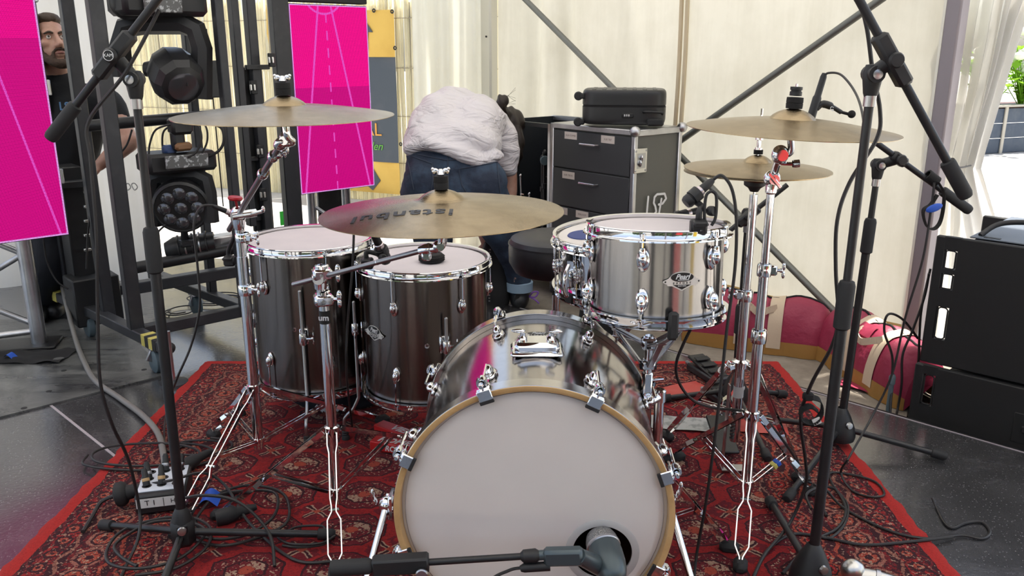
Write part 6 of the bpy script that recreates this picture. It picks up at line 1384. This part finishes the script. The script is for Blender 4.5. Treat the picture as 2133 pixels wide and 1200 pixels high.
def banner():
    n = fn; off = FA+n*.05; P = lambda px, py: onplane(px, py, off, n); xr = P(826, 200); x = (FA-FB).normalized()
    tl, bl = P(822, 20), P(838, 412); sx = (xr-off).dot(x); zt_, zb_ = tl.z, P(832, 405).z; z1, z2 = P(826, 119).z, P(836, 340).z; W = .95; t = thing('fence_banner', 'yellow and slate banner hanging on the reed fence', 'banner', V((xr.x, xr.y, zb_))); o = off+x*sx; o.z = 0
    def pan(za, zc, mm, nm): m = MB(); m.grid(lambda u, v: o-x*(W*(1-u))+UP*(zc+(za-zc)*v)+n*(.006*math.sin(u*9+v*3)), 14, 6); part(nm, m, mm, t, sharp=180)
    pan(zt_, z1, 'banner_yellow', 'upper_field'); pan(z1, z2, 'banner_slate', 'middle_field'); pan(z2, zb_, 'banner_yellow', 'lower_field')
    def mark(pts, mm, nm): q = [P(*p) for p in pts]; m = MB(); c = n*.012; m.add([p+c for p in q]+[p+c-n*.003 for p in q], [tuple(range(len(q))), tuple(range(len(q), 2*len(q)))[::-1]]); part(nm, m, mm, t)
    mark([(752, 66), (764, 46), (778, 67), (768, 67), (768, 104), (758, 104), (758, 66)], 'banner_slate', 'arrow')
    mark([(755, 376), (778, 350), (794, 376), (778, 396)], 'banner_slate', 'diamond')
    a = P(784, 271); part('gold_lettering', text_mb('AL', .155, a+n*.012+x*.06, x, UP, align='RIGHT', extrude=.001), 'banner_gold', t); a = P(788, 305); part('green_lettering', text_mb('den', .10, a+n*.012+x*.05, x, UP, shear=.35, align='RIGHT', extrude=.001), 'banner_green', t)
    for px, py in ((780, 22), (818, 24), (824, 100), (836, 300)):
        m = MB(); m.lathe([(.006, 0), (.016, .002), (.018, 0)], P(px, py)+n*.01, n, 10); part('eyelet', m, 'gasket', t)
banner()
m = MB(); 
def pennant():
    n = fn; P = lambda px, py: onplane(px, py, FA+n*.06, n); t = thing('yellow_pennant', 'narrow yellow pennant on a stick before the reed fence', 'flag', P(560, 105)); m = MB(); q = [P(554, 10), P(561, 55), P(562, 104), P(556, 70)]; m.add(q+[p-n*.004 for p in q], [(0, 1, 2, 3), (7, 6, 5, 4), (0, 4, 5, 1), (1, 5, 6, 2), (2, 6, 7, 3), (3, 7, 4, 0)]); part('cloth', m, 'banner_yellow', t); m = MB(); m.tube([P(557, 0), P(563, 110)], .008, 6); part('stick', m, 'fence_wire', t)
pennant()
# low stones and weeds at the foot of the fence
rnd = random.Random(11)
for k, (px, py) in enumerate(((462, 345), (478, 360), (500, 372), (455, 375), (492, 350))):
    c = fl(px, py, GZ); m = MB(); m.ball(c+UP*.07, (.16+.05*(k % 2), .13, .10), 10, 7, rotm('Z', 40*k)); m.v = [tuple(V(p)+V((noise.noise(V(p)*5), noise.noise(V(p)*5+V((9, 0, 0))), 0))*.05) for p in m.v]; single('rubble_stone', m, 'paving', ['pale stone below the reed fence, left of the others', 'pale stone in the middle of the rubble', 'rightmost pale stone of the rubble', 'nearest pale stone of the rubble', 'farthest pale stone of the rubble'][k], 'stone', 'stones below the fence')
def kerb():
    m = MB(); m.box(fl(340, 352, GZ)+UP*.12, (1.6, .3, .3), rotm('Z', -20), .02); single('low_wall', m, 'paving', 'low pale wall in the sun behind the cart', 'wall')
kerb()
# ------------------------------------------------------------------ people
from mathutils.bvhtree import BVHTree
def blob(pieces, voxel, sm=6, wrinkle=None):
    """one closed skin grown around tapered limbs ('c', points, radii) and ellipsoids ('e', centre, radii, rotation)"""
    m = MB()
    for p in pieces:
        if p[0] == 'c':
            P = [V(q) for q in p[1]]; r = p[2]
            if len(P) > 2:
                Q = cr(P, 4); rr = []
                for i in range(len(P)-1): rr += [r[i]+(r[i+1]-r[i])*k/4 for k in range(4)]
                rr.append(r[-1]); P, r = Q, rr
            m.tube(P, list(r), 14, flat=(p[3] if len(p) > 3 else None))
            for q, k in ((P[0], r[0]), (P[-1], r[-1])):
                if len(p) < 4: m.ball(q, k*.98, 14, 10)
        else: m.ball(p[1], p[2], 20, 14, p[3] if len(p) > 3 else None)
    me = m.mesh('blob'); o = bpy.data.objects.new('blob', me); COL.objects.link(o)
    a = o.modifiers.new('r', 'REMESH'); a.mode = 'VOXEL'; a.voxel_size = voxel
    if sm: s = o.modifiers.new('s', 'SMOOTH'); s.iterations = sm; s.factor = .5
    bpy.context.view_layer.update(); dg = bpy.context.evaluated_depsgraph_get(); e = bpy.data.meshes.new_from_object(o.evaluated_get(dg)); bpy.data.objects.remove(o)
    if wrinkle:
        e.update(); ns = [v.normal.copy() for v in e.vertices]
        for v, n in zip(e.vertices, ns): v.co += n*wrinkle(v.co)
    return e
def blob_part(name, me, m, par, label=None):
    off = base(par)
    for v in me.vertices: v.co -= off
    me.shade_smooth(); return part(name, me, m, par, label)
def hand(wrist, d, palm_n, side=1, curl=.5, s=1.0):
    """palm and five bent fingers reaching along d, palm facing palm_n"""
    d = V(d).normalized(); n = V(palm_n); n = (n-d*n.dot(d)).normalized(); x = d.cross(n)*side; w = V(wrist); out = []
    out.append(('c', [w-d*.02, w+d*.02*s], [.024*s, .026*s])); out.append(('e', w+d*.055*s, (.040*s, .017*s, .048*s), Matrix((x, n, d)).transposed()))
    for k, (off, L) in enumerate(((-.030, .062), (-.010, .074), (.010, .070), (.029, .056))):
        p = w+d*(.088-.006*abs(k-1.3))*s+x*off*s; a = curl; q = p+(d*math.cos(a*.5)+n*math.sin(a*.5))*L*.45*s; r = q+(d*math.cos(a*1.3)+n*math.sin(a*1.3))*L*.32*s; t_ = r+(d*math.cos(a*2)+n*math.sin(a*2))*L*.26*s
        out.append(('c', [p-d*.03*s, p, q, r, t_], [.0095*s, .0095*s, .0088*s, .0080*s, .0070*s]))
    p = w+d*.03*s-x*.034*s; q = p-x*.020*s+d*.030*s+n*.012*s; r = q+d*.026*s+n*.010*s
    out.append(('c', [w+d*.02*s-x*.012*s, p, q, r], [.013*s, .0125*s, .0105*s, .0085*s])); return out
t = NT('skin'); nz = t.noise(30, 4); t.set(col=t.mix(t.ramp(nz, .35, .7), (.56, .33, .25), (.48, .25, .185)), rough=.5); t.bs.inputs['Subsurface Weight'].default_value = .08; t.bump(t.noise(180, 3), .08, .001)
mat('hair', (.022, .014, .010), .5, bump=(160, .5, .004)); mat('hair_brown', (.055, .032, .018), .55, bump=(150, .5, .004)); mat('beard', (.060, .032, .020), .7, bump=(260, .7, .003)); mat('eye_white', (.75, .73, .70), .2); mat('iris', (.05, .035, .025), .15); mat('lips', (.34, .14, .12), .45)
t = NT('shirt_white'); w_ = (t.noise(1, 3, .5, t.scaled(5, 9, 13), dist=1.4)-.5).abs(); t.set(col=(.70, .655, .675), rough=.8, sheen=.1); t.bump(w_, .8, .05)
t = NT('denim'); a_ = t.noise(5, 5, .6); b_ = t.noise(420, 2); t.set(col=t.mix(t.ramp(a_, .40, .70), (.016, .024, .046), (.055, .095, .155)), rough=.85); t.bump(t.noise(1, 4, .6, t.scaled(14, 14, 22))+b_*.1, .5, .012)
mat('denim_pale', (.26, .36, .46), .85, bump=(60, .3)); mat('stitch', (.035, .045, .07), .8); mat('black_tee', (.010, .011, .014), .85, bump=(10, .4, .015)); mat('black_jeans', (.010, .012, .018), .85, bump=(14, .4, .012)); mat('shoe_black', (.012, .012, .013), .45, bump=(90, .1)); mat('lace_purple', (.22, .09, .42), .6); mat('tee_print', (.10, .22, .42), .6)
def bent_person():
    hipR, hipL = at(1000, 400, 4.00), at(888, 400, 3.98); kR, kL = at(1060, 505, 4.12), at(905, 512, 4.10); aR, aL = at(1082, 612, 4.2), at(912, 612, 4.2)
    pel = at(945, 365, 3.98); mid = at(952, 292, 4.10); chest = at(985, 262, 4.36); sR, sL = at(1042, 278, 4.46), at(925, 268, 4.44); neck = at(1035, 262, 4.56); hd = at(1058, 268, 4.66)
    t = thing('person', 'person in a white shirt and blue jeans bending over the cases', 'person', V((pel.x, 4.2, GZ)))
    eR = at(1062, 400, 4.42); wR = at(1040, 480, 4.40); eL = at(985, 420, 4.44); wL = at(1012, 505, 4.36)
    fR, fL = V((aR.x+.02, aR.y+.14, .02)), V((aL.x, aL.y+.15, .02))
    pb = pel+V((0, .07, -.01)); body = [('c', [pb, mid+V((0, .05, 0)), chest, neck], [.10, .10, .12, .055]), ('e', hd, (.075, .085, .105)), ('c', [neck, hd], [.05, .05]), ('e', pb, (.15, .10, .10)),
            ('c', [hipR, kR, aR], [.085, .058, .040]), ('c', [hipL, kL, aL], [.085, .058, .040]), ('c', [chest, sR, eR, wR], [.08, .052, .040, .027]), ('c', [chest, sL, eL, wL], [.08, .052, .040, .027]),
            ('c', [aR, fR], [.038, .03]), ('c', [aL, fL], [.038, .03])]
    body += hand(wL, (.05, -.02, -1), (0, 1, 0), 1, .6)+hand(wR, (-.1, .1, -1), (0, 1, 0), -1, .6)
    blob_part('body', blob(body, .0075, 5), 'skin', t)
    # shirt over the bent back, hem riding up, loose right sleeve
    hemL, hemR = at(868, 318, 3.93), at(1015, 330, 3.96)
    shirt = [('c', [at(892, 300, 4.06), at(915, 268, 4.15), at(945, 243, 4.30), at(985, 245, 4.46)], [.120, .150, .150, .12]), ('c', [at(985, 312, 4.05), at(985, 275, 4.16), at(992, 256, 4.30), at(1008, 258, 4.46)], [.125, .155, .15, .12]),
             ('c', [at(862, 312, 4.00), at(878, 288, 4.10), at(905, 262, 4.28)], [.050, .085, .11]), ('c', [at(1010, 262, 4.44), at(1044, 285, 4.38), at(1056, 322, 4.35), at(1060, 350, 4.34)], [.115, .085, .064, .046]),
             ('c', [at(850, 308, 3.97), at(885, 301, 3.915), at(925, 307, 3.885), at(965, 320, 3.885), at(1003, 334, 3.90), at(1036, 326, 3.96)], [.022, .030, .034, .034, .030, .026]), ('e', at(945, 292, 4.00), (.215, .120, .085))]
    wr = lambda p: .007*noise.noise(V((p.x*5+p.z*6, p.y*3, p.z*9)))+.016*max(0, .45-abs(noise.noise(V((p.x*3+p.z*7, p.y*2.2, p.z*4-p.x*3)))))**2*4*.5+.0045*math.sin((p.x*.75+p.z*1.2)*42+3*noise.noise(V((p.x*4, p.y*4, p.z*4))))+.0025*noise.noise(V((p.x*22, p.y*8, p.z*30)))
    blob_part('shirt', blob(shirt, .011, 12, wr), 'shirt_white', t)
    jeans = [('e', at(940, 350, 4.02), (.222, .165, .120)), ('e', at(946, 388, 3.98), (.205, .145, .14)), ('e', at(896, 380, 3.96), (.128, .125, .135)), ('e', at(1000, 384, 3.96), (.130, .125, .135)), ('e', at(905, 325, 4.02), (.135, .12, .06)), ('c', [hipR, kR, at(1076, 555, 4.18), at(1081, 596, 4.2)], [.128, .092, .068, .062]), ('c', [hipL, kL, at(908, 555, 4.18), at(912, 596, 4.2)], [.128, .092, .068, .062])]
    jw = lambda p: .006*noise.noise(V((p.x*9, p.y*9, p.z*14)))+.003*noise.noise(V((p.x*30, p.y*20, p.z*36)))
    jm = blob(jeans, .010, 8, jw); bvh = BVHTree.FromPolygons([v.co.copy() for v in jm.vertices], [tuple(p.vertices) for p in jm.polygons])
    jo = blob_part('jeans', jm, 'denim', t)
    def on(px, py):
        d = ray(px, py).normalized(); h = bvh.ray_cast(V((0, 0, CAMH)), d); return (h[0]-d*.003) if h[0] is not None else None
    def seam(pts, r=.0028, m_='stitch', nm='seam'):
        Q = [on(*p) for k in range(len(pts)-1) for p in [(pts[k][0]+(pts[k+1][0]-pts[k][0])*j/6, pts[k][1]+(pts[k+1][1]-pts[k][1])*j/6) for j in range(6)]]+[on(*pts[-1])]; Q = [q for q in Q if q is not None]
        if len(Q) > 3: m = MB(); m.tube(Q, r, 6); part(nm, m, m_, jo)
    seam([(932, 318), (934, 360), (935, 402)]); seam([(848, 322), (900, 341), (902, 372), (898, 402)]); seam([(848, 326), (862, 395)]); seam([(956, 352), (1035, 338)]); seam([(956, 352), (962, 385), (972, 402)]); seam([(1035, 338), (1042, 402)]); seam([(852, 318), (930, 334), (1030, 328)]); seam([(1040, 332), (1062, 400)], .003, 'denim_pale')
    for a in (aR, aL):
        c = V((a.x, a.y, a.z+.045)); m = MB(); m.lathe([(.058, -.028), (.068, -.026), (.070, .020), (.060, .026)], c, UP, 24, sq=1.0); part('turned_up_cuff', m, 'denim_pale', t)
    for a, f in ((aR, fR), (aL, fL)):
        sh = blob([('c', [a+UP*.02, a-UP*.03], [.050, .052]), ('c', [a-UP*.035+V((0, -.02, 0)), f+V((0, 0, .012))], [.046, .040]), ('e', f+V((.0, .02, .016)), (.048, .060, .036))], .008, 4)
        for v in sh.vertices: v.co.z = max(v.co.z, GZ+.012)
        so = blob_part('boot', sh, 'shoe_black', t); m = MB(); q = a+V((.05, -.02, -.01)); m.tube(cr([q, q+V((.02, -.02, .03)), q+V((.045, -.02, .03)), q+V((.03, -.02, .005)), q], 6), .004, 6); m.tube(cr([q, q+V((.03, -.02, -.01)), q+V((.05, -.02, -.03))], 5), .004, 6); part('lace', m, 'lace_purple', so)
        m = MB(); m.box(a+V((-.012, -.052, -.005)), (.022, .006, .05), rotm('Y', 12), .002); part('heel_loop', m, 'gasket', so)
    hair = [('e', hd+V((.005, -.005, .02)), (.088, .095, .10)), ('c', [hd+V((.03, -.05, .0)), hd+V((.045, -.08, -.08)), hd+V((.04, -.09, -.17))], [.05, .045, .03]), ('e', at(1046, 212, 4.52), (.034, .034, .040)), ('c', [at(1048, 225, 4.54), hd+V((0, -.03, .05))], [.025, .04])]
    hw = lambda p: .004*math.sin(p.x*160+p.z*60)
    ho = blob_part('hair', blob(hair, .008, 3, hw), 'hair', t, 'dark hair in a bun'); rnd = random.Random(2)
    for k in range(6):
        b = at(1046, 210, 4.52)+V((.025, 0, rnd.uniform(-.02, .03))); m = MB(); m.tube(cr([b, b+V((.022, 0, .008*k-.015)), b+V((.045, 0, .016*k-.03))], 4), .0006, 4); part('stray_hair', m, 'hair', ho)
bent_person()
def left_man():
    Y = 3.95; hd = at(104, 92, Y); S = .92; f = V((.74, -.62, .26)).normalized()          # he looks up to the right
    r = f.cross(UP).normalized(); u = r.cross(f).normalized(); Rm = Matrix((r, f, u)).transposed()
    def H(a, b, c): return hd+(r*a+f*b+u*c)*S
    nk = at(118, 165, Y+.05); ch = at(140, 245, Y+.08); pel = at(120, 470, Y+.05); sR = at(80, 215, Y+.02); sL = at(215, 215, Y+.10); eL = at(268, 296, Y-.02); wL = at(214, 338, Y-.06); eR = at(60, 320, Y); wR = at(80, 400, Y-.1)
    fo1, fo2 = fl(92, 650, .03), fl(128, 640, .03); k1, k2 = at(95, 560, Y-.05), at(140, 555, Y+.02)
    t = thing('person', 'bearded person in a black T-shirt behind the pink screen', 'person', V((fo1.x, fo1.y, 0)))
    head = [('e', H(0, -.012, .045), (.078*S, .098*S, .088*S), Rm), ('e', H(0, .022, -.035), (.062*S, .070*S, .082*S), Rm), ('e', H(0, .060, -.098), (.030*S, .026*S, .024*S), Rm), ('e', H(0, .070, .035), (.058*S, .020*S, .018*S), Rm),
            ('c', [H(0, .088, .020), H(0, .104, -.012), H(0, .112, -.030)], [.010*S, .013*S, .016*S]), ('e', H(.014, .096, -.034), (.010*S, .010*S, .008*S), Rm), ('e', H(-.014, .096, -.034), (.010*S, .010*S, .008*S), Rm),
            ('e', H(.045, .058, -.012), (.024*S, .022*S, .022*S), Rm), ('e', H(-.045, .058, -.012), (.024*S, .022*S, .022*S), Rm), ('e', H(0, .086, -.062), (.026*S, .016*S, .010*S), Rm), ('e', H(0, .084, -.076), (.022*S, .014*S, .009*S), Rm),
            ('e', H(.080, -.012, .0), (.010*S, .020*S, .032*S), Rm), ('e', H(-.080, -.012, .0), (.010*S, .020*S, .032*S), Rm)]
    body = head+[('c', [H(0, -.02, -.06), nk-UP*.02], [.056, .064]), ('c', [nk, ch, at(125, 360, Y+.06), pel], [.07, .135, .125, .12]), ('c', [ch+UP*.03, sL, eL], [.09, .058, .044]), ('c', [eL, eL.lerp(wL, .5), wL], [.046, .043, .029]), ('c', [ch+UP*.03, sR, eR, wR], [.09, .058, .042, .028]),
            ('c', [pel, k1, fo1+UP*.06], [.10, .062, .042]), ('c', [pel, k2, fo2+UP*.06], [.10, .062, .042])]
    body += hand(wL, (wL-eL)+V((0, 0, -.02)), (0, .4, -1), 1, .55)+hand(wR, (wR-eR), (0, -1, -.2), 1, .6)
    blob_part('body', blob(body, .0062, 3), 'skin', t)
    for s in (-1, 1):
        m = MB(); m.ball(H(.030*s, .0745, .013), .0105*S, 14, 10); e = part('eye', m, 'eye_white', t); m = MB(); m.ball(H(.032*s, .0815, .0145), .0055*S, 12, 8); part('iris', m, 'iris', e)
        m = MB(); m.tube(cr([H(.012*s, .092, .028), H(.030*s, .091, .034), H(.050*s, .076, .028)], 5), [.0035, .0045, .0045, .005, .005, .005, .005, .0045, .004, .0035, .002], 8); part('eyebrow', m, 'hair_brown', t)
    m = MB(); m.tube(cr([H(-.022, .090, -.068), H(0, .101, -.066), H(.022, .090, -.068)], 6), [.003]*3+[.0055]*7+[.003]*3, 8); part('mouth', m, 'lips', t)
    bd = [('c', [H(-.064, .020, -.025), H(-.056, .045, -.075), H(-.030, .074, -.108), H(0, .086, -.118), H(.030, .074, -.108), H(.056, .045, -.075), H(.064, .020, -.025)], [.012, .017, .020, .022, .020, .017, .012]), ('c', [H(-.030, .082, -.060), H(-.015, .100, -.050), H(.015, .100, -.050), H(.030, .082, -.060)], [.005, .0065, .0065, .005]), ('c', [H(-.030, .082, -.060), H(-.034, .076, -.095)], [.006, .012]), ('c', [H(.030, .082, -.060), H(.034, .076, -.095)], [.006, .012])]
    blob_part('beard', blob(bd, .005, 2, lambda p: .002*noise.noise(V(p)*120)), 'beard', t)
    hr = [('e', H(0, -.028, .062), (.086*S, .096*S, .088*S), Rm), ('e', H(0, .035, .108), (.066*S, .045*S, .032*S), Rm), ('e', H(0, -.07, -.01), (.070*S, .045*S, .060*S), Rm)]
    blob_part('hair', blob(hr, .006, 3, lambda p: .004*noise.noise(V((p.x*60, p.y*60, p.z*25)))), 'hair_brown', t)
    tee = [('c', [nk-UP*.045, ch, at(125, 360, Y+.06), at(122, 465, Y+.05)], [.105, .165, .155, .150]), ('c', [ch+UP*.05, sL, at(240, 245, Y+.06)], [.11, .085, .068]), ('c', [ch+UP*.05, sR, at(66, 260, Y)], [.11, .085, .07])]
    blob_part('t_shirt', blob(tee, .010, 8, lambda p: .006*noise.noise(V((p.x*8, p.y*8, p.z*6)))), 'black_tee', t)
    part('chest_print', text_mb('LSP', .05, at(140, 222, Y-.112), (1, 0, 0), UP, bold=.001), 'tee_print', t)
    jn = [('c', [pel+UP*.02, pel-UP*.03], [.15, .15]), ('c', [pel, k1, fo1+UP*.08], [.125, .085, .068]), ('c', [pel, k2, fo2+UP*.08], [.125, .085, .068])]
    blob_part('jeans', blob(jn, .010, 6, lambda p: .005*noise.noise(V((p.x*9, p.y*9, p.z*16)))), 'black_jeans', t)
    for q in (fo1, fo2):
        sh = blob([('c', [q+UP*.05, q+UP*.02], [.046, .046]), ('c', [q+V((0, .03, .02)), q+V((.03, -.12, .014))], [.042, .038])], .008, 4)
        for v in sh.vertices: v.co.z = max(v.co.z, .002)
        blob_part('shoe', sh, 'shoe_black', t)
left_man()
# ------------------------------------------------------------------ behind the photographer: unseen, added only for the drums' mirror shells to reflect
def behind():
    mat('reflection_red', (.45, .012, .012), .6); mat('reflection_yellow', (.75, .52, .03), .6); mat('reflection_hedge', (.035, .06, .02), .9, var=(5, (.02, .03, .012), .4, .7), bump=(9, 1, .1))
    t = thing('reflection_stall', 'red block and yellow pillar added unseen for the drums to mirror', 'stall', (3.2, -4.2, GZ)); m = MB(); m.box((3.0, -4.4, .75), (1.5, 1.0, 1.56), None, .05); part('red_front', m, 'reflection_red', t); m = MB(); m.box((4.25, -1.15, 1.0), (.55, .3, 2.06), rotm('Z', 40), .03); part('pillar', m, 'reflection_yellow', t)  # made up to give the rack tom its red and yellow streaks
    for k, (x_, y_) in enumerate(((-2.2, -1.5), (.55, -1.55), (3.0, -1.5))):
        t2 = thing('tent_pole', ['front tent pole at the open left side of the stage', 'front tent pole behind the photographer', 'front tent pole at the open right side'][k], 'tent pole', (x_, y_, GZ)); m = MB(); m.box((x_, y_, 1.5), (.13, .13, 3.1), None, .01); part('profile', m, 'post_mauve', t2)
    for k, (x_, y_) in enumerate(((-1.1, -3.2), (1.75, -3.0))):
        t2 = thing('reflection_tower', ['black tower added out of view for the drums to mirror, left', 'black tower added out of view for the drums to mirror, right'][k], 'loudspeaker', (x_, y_, GZ)); m = MB(); m.box((x_, y_, .55), (.55, .55, 1.16), None, .02); part('subwoofer', m, 'speaker_black', t2); m = MB(); m.box((x_, y_, 1.65), (.42, .4, 1.0), None, .02); part('top_cabinet', m, 'speaker_black', t2)  # invented dark towers, streaks for the shells to reflect
    rnd = random.Random(4); m = MB(); m.grid(lambda u, v: V((-12+24*u, -8.5-.5*v+.6*noise.noise(V((u*30, v*4, 1))), GZ+3.4*v+.7*noise.noise(V((u*22, v*5, 5)))*v)), 120, 14); single('reflection_hedge_row', m, 'reflection_hedge', 'dark green bank added out of view for the drums to mirror', 'reflection_hedge', sharp=180)  # invented green bank, darkens what the shells reflect and the front light
    t = thing('reflection_marquee', 'pale tent block added out of view for the drums to mirror', 'reflection_marquee', (-3, -6.5, GZ)); m = MB(); m.box((-3.4, -6.9, 1.2), (2.6, 1.6, 2.4), None, .05); part('walls', m, 'tent_white', t); m = MB(); m.prism([(-1.5, 0), (1.5, 0), (0, .9)], (-3.4, -6.0, 2.38), (1, 0, 0), (0, 0, 1), 1.8); part('roof', m, 'tent_white', t)  # invented pale tent, another shape for the shells to reflect
behind()
